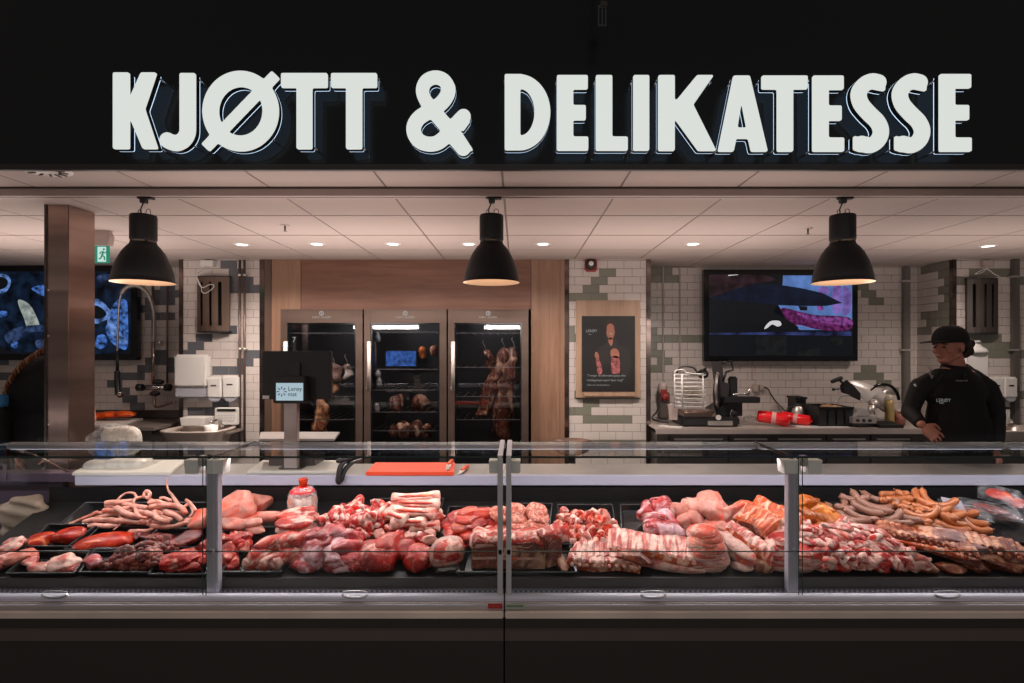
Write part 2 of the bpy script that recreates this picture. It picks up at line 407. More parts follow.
tile_wall('wall_right', (xr1,YF), (1,0), 7.4-xr1, 0, ZC+.01, (X(969,YF)-xr1, 2.2), QR, 'tile_olive')
# polished corner strips
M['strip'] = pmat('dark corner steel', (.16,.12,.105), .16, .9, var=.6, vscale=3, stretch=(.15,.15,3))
def strip(px0, px1, Y, n, mat='strip'):
    bm = new_bm(); box(bm, X(px0,Y), X(px1,Y), Y-.012, Y+.06, 0, ZC, 0, .002); struct('trim_%d'%n, bm, mat)
strip(179.5,183.5,YF,2); strip(260,265,YF,3); strip(564.5,569,YF,4); strip(646,650.5,YF,5)
bm = new_bm(); box(bm, xr1-.004, xr1+.035, YF-.012, YF+.03, 0, ZC, 0, .002); struct('trim_6', bm, 'strip')
# wood surround of the fridges
wx0, wx1 = X(265,YF), X(564.5,YF)
fx0, fx1 = X(279,5.0)-.01, X(530.5,5.0)+.01
zft = Z(309.5,5.0)+.012
bm = new_bm(); box(bm, wx0, wx0+.06, YF-.01, YF+.1, 0, ZC, 0, .002); struct('trim_7', bm, wood('dark oak edge',(.07,.04,.028),(.11,.065,.045),2))
bm = new_bm()
box(bm, wx0+.06, fx0, YF, YF+.1, 0, ZC, 0, .002); box(bm, fx1, wx1-.04, YF, YF+.1, 0, ZC, 0, .002)
box(bm, fx0, X(301,YF)-.002, YF, YF+.1, zft, ZC, 0, .002)
box(bm, wx1-.04, wx1, YF-.01, YF+.1, 0, ZC, 0, .002)
struct('wall_wood_sides', bm, 'wood_v')
bm = new_bm(); box(bm, X(301,YF)+.002, fx1-.003, YF, YF+.1, zft, ZC, 0, .002); struct('wall_wood_header', bm, 'wood_h')
bm = new_bm(); box(bm, fx0-.02, fx1+.02, YF+.75, YF+.8, 0, ZC); struct('wall_fridge_recess', bm, 'black')
bm = new_bm(); box(bm, -7.5, -7.4, 2.40, 6.0, 0, ZC+.3); struct('wall_left', bm, 'tile_white')

# ceiling track (beige profile)
bm = new_bm(); box(bm, -6.5, 6.5, 2.84, 2.90, ZC-.046, ZC-.0015, 0, .003)
box(bm, -6.5, 6.5, 2.834, 2.842, ZC-.010, ZC-.002, 1); box(bm, -6.5, 6.5, 2.865, 2.875, ZC-.0475, ZC-.045, 1)  # dark front strip paints the shadow line along the track's top edge
single('lighting_track', bm, ['beige_paint','steel_dark'], 'long beige lighting track across the ceiling carrying the three black pendants', 'lighting track')
# ------------------------------------------------------------ sign letters
def contours(mask, x0, y0, s):
    """marching squares on float field (level .5); returns closed loops of px points"""
    Hh, Ww = mask.shape; segs = {}
    def interp(a, b): return (.5-a)/(b-a)
    for j in range(Hh-1):
        row = mask[j]; row2 = mask[j+1]
        nz = np.nonzero(((row[:-1]>.5)|(row[1:]>.5)|(row2[:-1]>.5)|(row2[1:]>.5)) & ~((row[:-1]>.5)&(row[1:]>.5)&(row2[:-1]>.5)&(row2[1:]>.5)))[0]
        for i in nz:
            a,b_,c,d = mask[j,i],mask[j,i+1],mask[j+1,i+1],mask[j+1,i]
            code = (a>.5)|((b_>.5)<<1)|((c>.5)<<2)|((d>.5)<<3)
            T = ('h',j,i); Rr = ('v',j,i+1); Bo = ('h',j+1,i); Lf = ('v',j,i)
            tab = {1:[(Lf,T)],2:[(T,Rr)],3:[(Lf,Rr)],4:[(Rr,Bo)],5:[(Lf,T),(Rr,Bo)],6:[(T,Bo)],7:[(Lf,Bo)],8:[(Bo,Lf)],9:[(Bo,T)],10:[(T,Rr),(Bo,Lf)],11:[(Bo,Rr)],12:[(Rr,Lf)],13:[(Rr,T)],14:[(T,Lf)]}
            for p,q in tab[int(code)]:
                segs.setdefault(p,[]).append(q); segs.setdefault(q,[]).append(p)
    def pos(k):
        t,j,i = k
        if t=='h': return (x0+(i+interp(mask[j,i],mask[j,i+1]))*s, y0+j*s)
        return (x0+i*s, y0+(j+interp(mask[j,i],mask[j+1,i]))*s)
    loops = []; seen=set()
    for st in list(segs):
        if st in seen: continue
        lp=[st]; seen.add(st); cur=st
        while True:
            nx=[q for q in segs[cur] if q not in seen]
            if not nx: break
            cur=nx[0]; seen.add(cur); lp.append(cur)
        if len(lp)>12: loops.append([pos(k) for k in lp])
    return loops
def simplify(pts, tol=.06):
    def dp(a):
        if len(a)<3: return a
        p,q=np.array(a[0]),np.array(a[-1]); d=q-p; L=np.hypot(*d)
        A=np.array(a); 
        dist=np.abs((A[:,0]-p[0])*d[1]-(A[:,1]-p[1])*d[0])/L if L>1e-9 else np.hypot(A[:,0]-p[0],A[:,1]-p[1])
        i=int(dist.argmax())
        if dist[i]<tol: return [a[0],a[-1]]
        return dp(a[:i+1])[:-1]+dp(a[i:])
    h=len(pts)//2
    return dp(pts[:h+1])[:-1]+dp(pts[h:]+[pts[0]])[:-1]
class Ras:
    def __init__(s, x0,x1,y0,y1,res=.25):
        s.x0=x0-4; s.y0=y0-4; s.res=res
        s.gx,s.gy=np.meshgrid(np.arange(x0-4,x1+4,res),np.arange(y0-4,y1+4,res)); s.m=np.zeros(s.gx.shape,bool)
    def poly(s, pts, sub=False):
        n=len(pts); ins=np.zeros(s.gx.shape,bool)
        for i in range(n):
            xa,ya=pts[i]; xb,yb=pts[(i+1)%n]
            if ya==yb: continue
            c=((ya>s.gy)!=(yb>s.gy)) & (s.gx<(xb-xa)*(s.gy-ya)/(yb-ya)+xa); ins^=c
        s.m = s.m&~ins if sub else s.m|ins
        return s
    def rect(s,a,b,c,d,sub=False): return s.poly([(a,c),(b,c),(b,d),(a,d)],sub)
    def ell(s,cx,cy,rx,ry,sub=False,clip=None):
        e=((s.gx-cx)/rx)**2+((s.gy-cy)/ry)**2<=1
        if clip is not None: e&=clip(s.gx,s.gy)
        s.m = s.m&~e if sub else s.m|e
        return s
    def stroke(s,pts,w):
        if not hasattr(w,'__len__'): w=[w]*len(pts)
        for i in range(len(pts)-1):
            (xa,ya),(xb,yb)=pts[i],pts[i+1]; dx,dy=xb-xa,yb-ya; L=dx*dx+dy*dy
            t=np.clip(((s.gx-xa)*dx+(s.gy-ya)*dy)/L,0,1)
            s.m|=np.hypot(s.gx-xa-t*dx,s.gy-ya-t*dy)<=(w[i]+(w[i+1]-w[i])*t)/2
        return s
    def out(s, sig=.9):
        k=int(3*sig/s.res); t=np.arange(-k,k+1)*s.res; g=np.exp(-t*t/2/sig/sig); g/=g.sum()
        f=s.m.astype(float)
        f=np.apply_along_axis(lambda v:np.convolve(v,g,'same'),0,f); f=np.apply_along_axis(lambda v:np.convolve(v,g,'same'),1,f)
        return [simplify(l) for l in contours(f,s.x0,s.y0,s.res)]
def sp(pts,n=6): return [tuple(v) for v in smooth_open([Vector((a,b,0)) for a,b in pts],n)]
def sp2(pts,n=6): return [(v[0],v[1]) for v in smooth_open([Vector((a,b,0)) for a,b in pts],n)]
def letter_E(x0,x1,xs,t,b,mid):
    r=Ras(x0,x1,t,b); r.rect(x0,xs,t,b); r.rect(x0,x1,t,t+14); r.rect(x0,x1-2,mid-7.5,mid+7.5); return r.rect(x0,x1+.5,b-14,b)
def letter_K(x0,xs,xa,xb,wx,wy,xc,xd,t,b):
    r=Ras(x0,max(xb,xd),t,b); r.rect(x0,xs,t,b); r.poly([(xs-1,t+28),(xa,t),(xb,t),(wx,wy),(xs+2,wy+12),(xs-1,t+46)]); return r.poly([(xs-1,wy-5),(wx-1,wy-3),(wx,wy),(xd,b),(xc,b),(xs-1,t+42)])
def letter_S(dx):
    r=Ras(851+dx,890+dx,74,152.5)
    p=sp2([(879,82),(872.5,80.9),(865,84),(859.3,92.5),(861.3,103),(869.5,113),(878,121.5),(881.6,131),(878.5,140),(871,145),(862,143.3)],6)
    r.stroke([(a+dx,b) for a,b in p],15.3); r.poly([(872+dx,74),(885.4+dx,77.5),(885.4+dx,91),(878+dx,89.5),(872+dx,87)])
    return r.poly([(854+dx,135.5),(862+dx,138),(870+dx,139),(870+dx,152),(860+dx,151.5),(854+dx,149.5)])
LET=[]
LET.append(('K',letter_K(112.8,129,140.6,156.3,144.2,108.4,142.5,157.5,72.4,148.7)))
r=Ras(159,196,72,151); r.rect(179.3,195.1,73,130); r.stroke(sp2([(187.2,126),(186.8,133),(183,139.5),(176.5,142.8),(170,141.5),(167,140)],5),15.6); r.poly([(159.5,142.5),(168,134.6),(174,138),(172,149.5),(166,148)]); LET.append(('J',r))
r=Ras(200,282,66,154); r.ell(240.3,110.8,38.1,40.2); r.ell(240.3,110.9,22,24.5,True)
dx_,dy_=(275.6-205),(74.3-147.6); L_=math.hypot(dx_,dy_); ux,uy=dx_/L_,dy_/L_; hx,hy=-uy*5.4,ux*5.4
r.poly([(205+hx,147.6+hy),(275.6+hx,74.3+hy),(275.6-hx,74.3-hy),(205-hx,147.6-hy)]); LET.append(('Ø',r))
r=Ras(281,327.5,73,149); r.rect(281,327.5,73,87.5); r.rect(296.5,312,73,149); LET.append(('T',r))
r=Ras(331,377,73,149); r.rect(331,377,73,87.5); r.rect(346,362,73,149); LET.append(('T',r))
r=Ras(404,475,70,152)
r.stroke(sp2([(463,148),(450,130.5),(437,115),(427,102.5),(422.6,93),(423.3,85),(428,79.3),(435.4,77),(443,79.3),(447.8,86),(447.3,94),(441.5,102.5),(431,110),(420,116.5),(414.2,124.5),(414,133),(419,140.5),(428,143.8),(438,142.2),(447.5,134),(455,125),(463.5,116)],5),
 [14.6]*11+[13.2]*5+[13]*12+[13.4]*18+[14.4]*60)
r.poly([(452,119.5),(460.2,112.2),(470.2,121),(463,131),(457,126)]); r.poly([(445,138),(455,132),(461,131),(473.5,150.3),(455.5,150.3)]); LET.append(('&',r))
r=Ras(504,551,74,150); r.rect(504.6,522,74,150); r.ell(518.5,112,31.9,38); r.rect(500,504.6,70,154,True)
r.ell(520.3,111.8,14.2,23.6,True,clip=lambda x,y:x>520.3); LET.append(('D',r))
LET.append(('E',letter_E(557,588,573.5,75,150.5,112.5)))
r=Ras(596,628,75,151); r.rect(596,612.5,75,150.5); r.rect(596,628,136.5,150.5); LET.append(('L',r))
r=Ras(633,650,75,151); r.rect(633.5,649.5,75,150.5); LET.append(('I',r))
LET.append(('K',letter_K(658.5,675,697,714,693.5,104.5,698.5,716.5,75,150.7)))
r=Ras(717,769,75,152); r.poly([(718,151.5),(733.5,75.5),(750,75.5),(768,151.5),(751.5,151.5),(748.6,138.5),(736.5,138.5),(733.8,151.5)]); r.poly([(741.8,101.5),(746.8,127.5),(737.6,127.5)],True); LET.append(('A',r))
r=Ras(762,808,75,152); r.rect(762,808,75.5,89); r.rect(777.5,793.5,75.5,151.5); LET.append(('T',r))
LET.append(('E',letter_E(813,844,829,75.5,151.5,113)))
LET.append(('S',letter_S(0))); LET.append(('S',letter_S(41.3)))
LET.append(('E',letter_E(940,971.5,955.5,74,151.5,112.5)))
M['letter_face'] = emat('lit white acrylic', (.70,.735,.70), 1.0)
M['letter_back'] = emat('blue white halo light', (.45,.62,.85), .55)
M['letter_rim'] = emat('halo rim light', (.5,.66,.85), 1.6)
M['letter_side'] = pmat('dark letter side', (.02,.022,.025), .35)
YL=2.262; sL=YL/F
def curve_mesh(loops, y0, y1, name, bev=0):
    cu=bpy.data.curves.new(name,'CURVE'); cu.dimensions='2D'; cu.fill_mode='BOTH'; cu.extrude=(y1-y0)/2; cu.bevel_depth=bev; cu.bevel_resolution=1; cu.offset=-bev
    for l in loops:
        s=cu.splines.new('POLY'); s.points.add(len(l)-1)
        for i,(a,b) in enumerate(l): s.points[i].co=((a-CX)*sL,-(b-CY)*sL,0,1)
        s.use_cyclic_u=True
    o=bpy.data.objects.new('tmp',cu); COL.objects.link(o)
    me=bpy.data.meshes.new_from_object(o.evaluated_get(bpy.context.evaluated_depsgraph_get()))
    bpy.data.objects.remove(o); bpy.data.curves.remove(cu)
    me.transform(Matrix.Translation((0,(y0+y1)/2,EYE)) @ Euler((PI/2,0,0)).to_matrix().to_4x4())
    return me
wn=['first letter of the first word','second letter of the first word','slashed letter of the first word','left of the two T','right of the two T','between the two words',
 'first letter of the long word','second letter of the long word','third letter of the long word','fourth letter of the long word','fifth letter of the long word','sixth letter of the long word','seventh letter of the long word','eighth letter of the long word','ninth letter of the long word','tenth letter of the long word','last letter of the long word']
for (ch,ras),w in zip(LET,wn):
    loops=ras.out()
    allp=[p for l in loops for p in l]; x0=min(p[0] for p in allp); x1=max(p[0] for p in allp); yb=max(p[1] for p in allp); yt=min(p[1] for p in allp)
    root=empty('sign_letter',((x0+x1)/2*sL-CX*sL,YL+.03,EYE-(yb-CY)*sL),
      'glowing white %s on the black fascia, %s'%('ampersand' if ch=='&' else 'letter '+ch,w),'sign letter','illuminated letters of the sign above the counter')
    off=-root.location
    for nm,ya,yb_,mt in (('letter_face',YL,YL+.008,'letter_face'),('letter_body',YL+.0081,YL+.032,'letter_side'),('letter_backlight',YL+.0321,YL+.036,'letter_back')):
        me=curve_mesh(loops,ya,yb_,nm,0.0); me.materials.clear(); me.materials.append(M[mt]); me.transform(Matrix.Translation(off))
        if nm=='letter_backlight':
            me.materials.append(M['letter_rim'])
            for pl in me.polygons:
                if abs(pl.normal.y)<.5: pl.material_index=1
        link(nm,me,root)
    big=max(loops,key=len)
    def near(tx,ty): return min((p for l in loops for p in l),key=lambda p:(p[0]-tx)**2+(p[1]-ty)**2)
    for (tx,ty) in ((x0,yt),(x1,yt),(x0,yb),(x1,yb)):
        p=near(tx,ty); cxm=(x0+x1)/2
        qx=p[0]+(1.3 if tx>cxm else -1.3)*.4; qy=p[1]+(3 if ty==yt else -1.5)
        bm=new_bm(); lathe(bm,[(.0001,YL+.03),(.004,YL+.03),(.004,2.342)],8,(X(qx,YL),0,Z(qy,YL)),axis='y'); part('standoff',bm,'chrome',root)

# small bracket at the top of the fascia
bm=new_bm(); a=P(602,12,2.2)
root=empty('hanging_bracket',P(602,27,2.2),'small dark metal bracket hanging above the sign near the top of the picture','bracket')
for dx in (-.014,0,.014): box(bm,a.x+dx-.0025,a.x+dx+.0025,2.195,2.2,Z(26,2.2),Z(8,2.2))
box(bm,a.x-.017,a.x+.017,2.193,2.202,Z(27,2.2),Z(25.5,2.2)); box(bm,a.x-.017,a.x+.017,2.193,2.202,Z(9,2.2),Z(6,2.2)); part('cage',bm,pmat('dull grey metal',(.08,.085,.09),.4,.5),root)
bm=new_bm(); box(bm,a.x-.008,a.x+.02,2.19,2.21,Z(8,2.2),Z(2,2.2),0,.002); tube(bm,[(a.x,2.2,Z(3,2.2)),(a.x,2.2,3.6)],.004,8); part('hanger',bm,'steel_dark',root)
bm=new_bm(); box(bm,a.x-.03,a.x+.03,2.19,2.345,3.6,3.62); part('arm',bm,'steel_dark',root)

# ------------------------------------------------------------ pendants
def pendant(px, label):
    Yl=2.87; s=Yl/F; dp_=1.6; x=X(px,Yl); root=empty('pendant_lamp',(x,Yl,Z(283,Yl)),label,'pendant lamp','three black dome pendants over the counter')
    def zz(p): return Z(p-dp_,Yl)
    bm=new_bm(); pr=[(27.6,283.5),(27.2,279),(25.6,271.5),(22.8,263),(19,255),(15.2,249.5),(12,246),(11.6,244)]
    out=[(a*s,zz(b)) for a,b in pr]; inn=[(a*s-.002,z) for (a,z) in out][::-1]
    lathe(bm,[(28.2*s,zz(284.3)),(28.5*s,zz(283.5))]+out,40,(x,Yl,0)); 
    lathe(bm,[(28.2*s,zz(284.3))]+[(a-.003,z) for a,z in out],40,(x,Yl,0),mi=1)
    part('lamp_shade',bm,['shade','shade_in'],root,True)
    bm=new_bm(); lathe(bm,[(.001,zz(243)),(11*s,zz(243)),(12*s,zz(241.5)),(12*s,zz(239))],32,(x,Yl,0)); lathe(bm,[(11.8*s,zz(240.5)),(12*s,zz(239)),(12*s,zz(219)),(11.5*s,zz(217)),(.001,zz(216))],32,(x,Yl,0)); part('lamp_housing',bm,'shade',root,True)
    for t in range(4):
        bm=new_bm(); box(bm,x+math.cos(t*PI/2+.8)*.052-.005,x+math.cos(t*PI/2+.8)*.052+.005,Yl+math.sin(t*PI/2+.8)*.052-.005,Yl+math.sin(t*PI/2+.8)*.052+.005,zz(245),zz(241)); part('spacer',bm,'shade',root)
    bm=new_bm(); tube(bm,smooth_open([(x-.012,Yl,zz(216)),(x-.014,Yl,zz(211)),(x-.004,Yl,zz(206)),(x+.002,Yl,zz(202)),(x-.004,Yl,zz(199))]),.0035,8)
    tube(bm,smooth_open([(x-.02,Yl,zz(216)),(x-.028,Yl,zz(213)),(x-.02,Yl,zz(211.5)),(x-.01,Yl,zz(214))]),.002,6)
    tube(bm,smooth_open([(x+.012,Yl,zz(216)),(x+.018,Yl,zz(211)),(x+.034,Yl,zz(211.5)),(x+.036,Yl,zz(216))]),.0018,6); part('cord',bm,'black',root)
    bm=new_bm(); tube(bm,[(x+.008,Yl,zz(217)),(x+.008,Yl,zz(203))],.0012,6); part('safety_wire',bm,'steel',root)
    bm=new_bm(); box(bm,x-.022,x+.052,Yl-.018,Yl+.018,zz(201),ZC-.0475,0,.003); box(bm,x-.014,x+.018,Yl-.014,Yl+.014,zz(205),zz(200.5),0,.003); lathe(bm,[(.001,-.03),(.008,-.03),(.008,-.02)],10,(x,Yl,zz(199)),axis='x'); part('track_adapter',bm,'black',root)
    bm=new_bm(); ellipsoid(bm,(x,Yl,zz(262)),(.035,.035,.05),16,10); part('bulb',bm,'bulb',root)
    l=bpy.data.lights.new('pendant_light','SPOT'); l.energy=9; l.color=(1,.72,.5); l.spot_size=R(125); l.spot_blend=.6; l.shadow_soft_size=.05
    o=bpy.data.objects.new('pendant_light',l); COL.objects.link(o); o.location=(x,Yl,zz(276))
M['shade']=pmat('matt black enamel',(.006,.006,.0065),.5,spec=.3); M['shade_in']=pmat('pale gold inside',(.75,.55,.40),.4); 
m_,nt_,b_=_mat('pale gold lamp inside'); b_.inputs['Base Color'].default_value=(.8,.6,.45,1); b_.inputs['Emission Color'].default_value=(1,.62,.36,1); b_.inputs['Emission Strength'].default_value=.35; M['shade_in']=m_
M['bulb']=emat('warm bulb',(1,.75,.5),2.0)
pendant(143.5,'black dome pendant lamp at the left, beside the steel column')
pendant(491.5,'black dome pendant lamp in the middle, above the right fridge')
pendant(842.5,'black dome pendant lamp at the right, in front of the screen corner')

# ------------------------------------------------------------ downlights and ceiling things
M['dl']=emat('downlight lens',(1,.93,.88),3.0)
def downlight(px,py,label,en=9):
    Yd=.83*F/(CY-py); x=X(px,Yd); root=empty('recessed_downlight',(x,Yd,ZC),label,'ceiling light','recessed downlights in the ceiling behind the pendants')
    bm=new_bm(); lathe(bm,[(.043,ZC-.003),(.052,ZC-.004),(.066,ZC)],28,(x,Yd,0)); part('rim',bm,'white_pl',root,True)
    bm=new_bm(); lathe(bm,[(.0005,ZC-.003),(.044,ZC-.003)],28,(x,Yd,0)); part('lens',bm,'dl',root)
    l=bpy.data.lights.new('downlight','SPOT'); l.energy=en; l.color=(1,.86,.78); l.spot_size=R(150); l.spot_blend=.8; l.shadow_soft_size=.06
    o=bpy.data.objects.new('downlight_source',l); COL.objects.link(o); o.location=(x,Yd,ZC-.02)
for i,px in enumerate((242,317,393,469,543,693)):
    downlight(px,244.5 if px<300 else 244,'round white recessed downlight, %s from the left in the ceiling row'%ORD[i],(110,100,80,75,80,85)[i])
downlight(988,246,'round white recessed downlight at the far right above the wall grille',55)
downlight(810,229,'round white recessed downlight hidden beside the right pendant',10) if False else None
for px,py,w in ((285,227,'left'),(808,230,'right')):
    Ys=.83*F/(CY-py+2); x=X(px,Ys); root=empty('sprinkler_head',(x,Ys,ZC),'small metal sprinkler head on the ceiling, the %s one'%w,'sprinkler')
    bm=new_bm(); lathe(bm,[(.001,ZC-.006),(.028,ZC-.005),(.032,ZC)],20,(x,Ys,0)); part('escutcheon',bm,'beige_paint',root,True)
    bm=new_bm(); lathe(bm,[(.006,ZC-.005),(.006,ZC-.03),(.003,ZC-.04),(.014,ZC-.042),(.001,ZC-.043)],12,(x,Ys,0)); part('nozzle',bm,'steel_dark',root,True)
x=X(42,2.56); root=empty('ceiling_vent',(x,2.56,ZC),'round slotted white air vent in the ceiling at the top left','vent')
bm=new_bm(); lathe(bm,[(.001,ZC-.004),(.05,ZC-.006),(.10,ZC-.006),(.115,ZC)],36,(x,2.56,0)); part('plate',bm,'white_pl',root,True)
for k in range(14):
    t=2*PI*k/14; bm=new_bm(); tube(bm,[(x+.06*math.cos(t),2.56+.06*math.sin(t),ZC-.0065),(x+.095*math.cos(t+.12),2.56+.095*math.sin(t+.12),ZC-.0065)],.005,6); part('slot',bm,'steel_dark',root)

# exit sign
Ye=3.9; root=empty('exit_sign',P(103,263,Ye),'green running-man exit sign hanging under the ceiling behind the steel column','exit sign')
bm=new_bm(); prism(bm,[(X(88,Ye),Z(228,Ye)),(X(108,Ye),Z(228,Ye)),(X(112,Ye),Z(237,Ye)),(X(110.5,Ye),Z(246,Ye)),(X(88,Ye),Z(246,Ye))],Ye-.03,Ye+.03,0,.004); part('housing',bm,'beige_paint',root)
bm=new_bm(); box(bm,X(98,Ye),X(99.5,Ye),Ye-.004,Ye+.004,Z(228,Ye),ZC); part('bracket',bm,'beige_paint',root)
M['exit_green']=emat('exit green',(.02,.22,.14),1.0); M['exit_white']=emat('exit white',(.55,.72,.66),1.0)
bm=new_bm(); box(bm,X(84,Ye),X(109.5,Ye),Ye-.008,Ye+.006,Z(263,Ye),Z(245.5,Ye),0,.002); pn=part('sign_panel',bm,'exit_green',root)
bm=new_bm(); box(bm,X(98.5,Ye),X(107,Ye),Ye-.0095,Ye-.008,Z(262,Ye),Z(247,Ye)); part('pictogram_ground',bm,'exit_white',root)
bm=new_bm(); s=Ye/F
def st(pts,w): tube(bm,[P(a,b,Ye-.012) for a,b in pts],w*s,6)
ellipsoid(bm,P(103.8,249.3,Ye-.012),(1.1*s,.002,1.1*s),10,6)
st([(103.2,251.2),(102.2,255.2)],.95); st([(102.2,255.2),(104.4,257),(104.6,260)],.65); st([(102.2,255.2),(100.8,258),(99,259)],.65); st([(103,251.6),(105.2,253),(106.2,252)],.5); st([(103,251.6),(100.6,252),(99.8,254)],.5)
part('running_figure',bm,'exit_green',root)

# ------------------------------------------------------------ steel column
bm=new_bm(); box(bm,-2.707,-2.577,3.19,3.39,0,ZC,0,.003)
root=empty('steel_column',(-2.642,3.29,0),'square polished stainless steel column at the left behind the counter','column')
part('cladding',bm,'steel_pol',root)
bm=new_bm(); box(bm,-2.712,-2.700,3.183,3.20,0,ZC); part('edge_trim',bm,'steel_dark',root)
for zq in (Z(290,3.18),Z(336,3.18),Z(425,3.18)):
    bm=new_bm(); lathe(bm,[(.0005,3.184),(.006,3.184),(.006,3.19)],10,(-2.693,0,zq),axis='y'); part('screw',bm,'chrome',root)

# ------------------------------------------------------------ wall screens
def screen(name, px0, px1, py0, py1, Y, label, polys, base, bez):
    root=empty(name,P((px0+px1)/2,py1,Y),label,'screen'); x0,x1,z1,z0=X(px0,Y),X(px1,Y),Z(py0,Y),Z(py1,Y)
    bm=new_bm(); box(bm,x0,x1,Y,Y+.06,z0,z1,0,.004); part('casing',bm,'black_gloss',root)
    bm=new_bm(); box(bm,(x0+x1)/2-.25,(x0+x1)/2+.25,Y+.061,YR-.003,(z0+z1)/2-.15,(z0+z1)/2+.15); part('wall_mount',bm,'black',root)
    mats=[base]; bm=new_bm(); bx=bez
    sx0,sx1,sz0,sz1=x0+bx,x1-bx,z0+bx,z1-bx
    v=[bm.verts.new(c) for c in ((sx0,Y-.001,sz0),(sx1,Y-.001,sz0),(sx1,Y-.001,sz1),(sx0,Y-.001,sz1))]; bm.faces.new(v)
    for i,(mt,pts,sm) in enumerate(polys):
        if mt not in mats: mats.append(mt)
        pp=smooth_closed([Vector((a,b,0)) for a,b in pts],5) if sm else pts
        vs=[bm.verts.new((min(max(X(q[0],Y),sx0),sx1),Y-.0015-.0004*i,min(max(Z(q[1],Y),sz0),sz1))) for q in pp]
        f=bm.faces.new(vs); f.material_index=mats.index(mt)
    bmesh.ops.triangulate(bm,faces=[f for f in bm.faces if len(f.verts)>4])
    for f in bm.faces:
        f.normal_update()
        if f.normal.y>0: f.normal_flip()
    p=[0]; off=-root.location; bmesh.ops.translate(bm,verts=bm.verts[:],vec=off)
    link('display',to_mesh(bm,'display',mats,recalc=False),root)
E=lambda n,c,s=1,var=.0,vs=6: M.setdefault(n,emat(n,c,s,var,vs))
E('scr_black',(.004,.005,.007)); E('scr_dkblue',(.003,.008,.020),1,.9,9); E('scr_blue',(.045,.12,.38),.8,.95,22); E('scr_ltblue',(.10,.19,.45),.9,.8,16); E('scr_pale',(.34,.38,.36),.75,.45,16)
E('scr_purple',(.12,.015,.10),.7,.8,26); E('scr_magenta',(.22,.05,.25),.7,.7,26); E('scr_lilac',(.20,.12,.42),.8,.4,10); E('scr_maroon',(.022,.010,.014),.8,.7,9); E('scr_sky',(.10,.19,.46),.85,.3,7)
E('scr_navy',(.004,.008,.022),.8,.4,8); E('scr_white',(.75,.72,.74),.8); E('scr_rim',(.02,.028,.10),1,.9,5); E('scr_steel',(.022,.04,.10),.9,.9,16); E('scr_dim',(.008,.009,.010),.9,.4,12)
screen('wall_screen',704,858,269.5,361,5.5,'large black wall screen at the right showing a knife slicing meat in purple light',[
 ('scr_maroon',[(709,275),(760,275),(775,280),(752,284),(735,290),(712,298),(709,300)],1),
 ('scr_sky',[(783,275.5),(812,275.5),(835,282),(852,290),(852,312),(838,314),(806,312),(778,304),(776,310),(780,318),(800,330),(835,330),(852,325),(852,275.5)],0),
 ('scr_purple',[(775,313),(783,308),(797,311),(815,315),(838,316),(851,319),(851,329),(838,331),(815,329),(798,325),(785,331),(773,330)],1),
 ('scr_magenta',[(797,313),(815,316),(838,317),(851,320),(851,325),(830,324),(805,318)],1),
 ('scr_lilac',[(833,287),(841,287),(842,300),(840,312),(835,314),(832,306)],1),
 ('scr_lilac',[(843,287),(850,290),(851,305),(848,314),(842,314),(843,300)],1),
 ('scr_lilac',[(818,288),(827,287),(829,294),(820,293)],1),
 ('scr_magenta',[(817,306),(822,306),(823,310),(818,310)],1),
 ('scr_navy',[(709,298),(735,289),(755,284),(780,285),(800,288),(822,293),(842,303),(826,306),(800,306),(776,305),(774,309),(770,331),(709,331)],0),
 ('scr_black',[(709,299),(725,300),(778,305),(773,312),(785,318),(798,327),(798,332),(709,333)],0),
 ('scr_black',[(798,306),(807,306.5),(807,310.5),(800,310.5)],0),
 ('scr_rim',[(709,333),(780,332),(851,331.5),(851,336),(780,335),(709,334.5)],0),
 ('scr_white',[(764,329),(766,325),(771,321),(779,321),(781,325),(777,326.5),(772,324.5),(767,328)],1),
 ('scr_white',[(728,275),(738,274),(738,275),(728,276)],0),
 ('scr_dim',[(755,336),(786,336),(786,355),(755,355)],0),('scr_dim',[(828,338),(843,338),(841,345),(836,347)],0),('scr_dim',[(797,351),(819,348),(819,356),(797,356)],0),
],'scr_black',.05)
screen('menu_screen',-17,137,265.5,360,5.5,'large black wall screen at the left behind the column showing blue-lit seafood and metal pans',[
 ('scr_dkblue',[(0,270),(60,272),(128,276),(128,350),(60,350),(0,345)],1),
 ('scr_ltblue',[(-8,276),(4,274),(11,280),(8,290),(0,294),(-8,292)],1),('scr_black',[(-8,279),(2,277),(8,281),(5,288),(-8,290)],1),
 ('scr_pale',[(18,302),(22,300),(30,305),(36,315),(40,326),(36,328),(28,328),(24,318)],1),
 ('scr_steel',[(5,335),(20,327),(46,325),(46,331),(28,333),(12,345)],1),
 ('scr_blue',[(0,311),(8,312),(6,316),(0,317)],1),('scr_blue',[(32,288),(45,285),(45,296),(36,292)],1),('scr_blue',[(12,343),(18,342),(17,348),(12,347)],1),('scr_steel',[(36,341),(46,339),(46,346),(38,348)],1),
 ('scr_ltblue',[(95,300),(104,303),(112,312),(114,318),(106,320),(95,323)],1),
 ('scr_blue',[(112,308),(118,300),(126,300),(128,308),(128,346),(120,348),(110,340),(106,328),(110,320)],1),
 ('scr_black',[(95,306),(102,308),(107,314),(103,318),(95,318)],1),
 ('scr_ltblue',[(108,320),(114,322),(120,332),(127,341),(126,344),(116,340),(110,332)],1),
 ('scr_blue',[(98,336),(105,335),(108,343),(102,349),(96,346)],1),('scr_steel',[(98,276),(112,274),(108,280),(100,282)],1),
],'scr_black',.06)
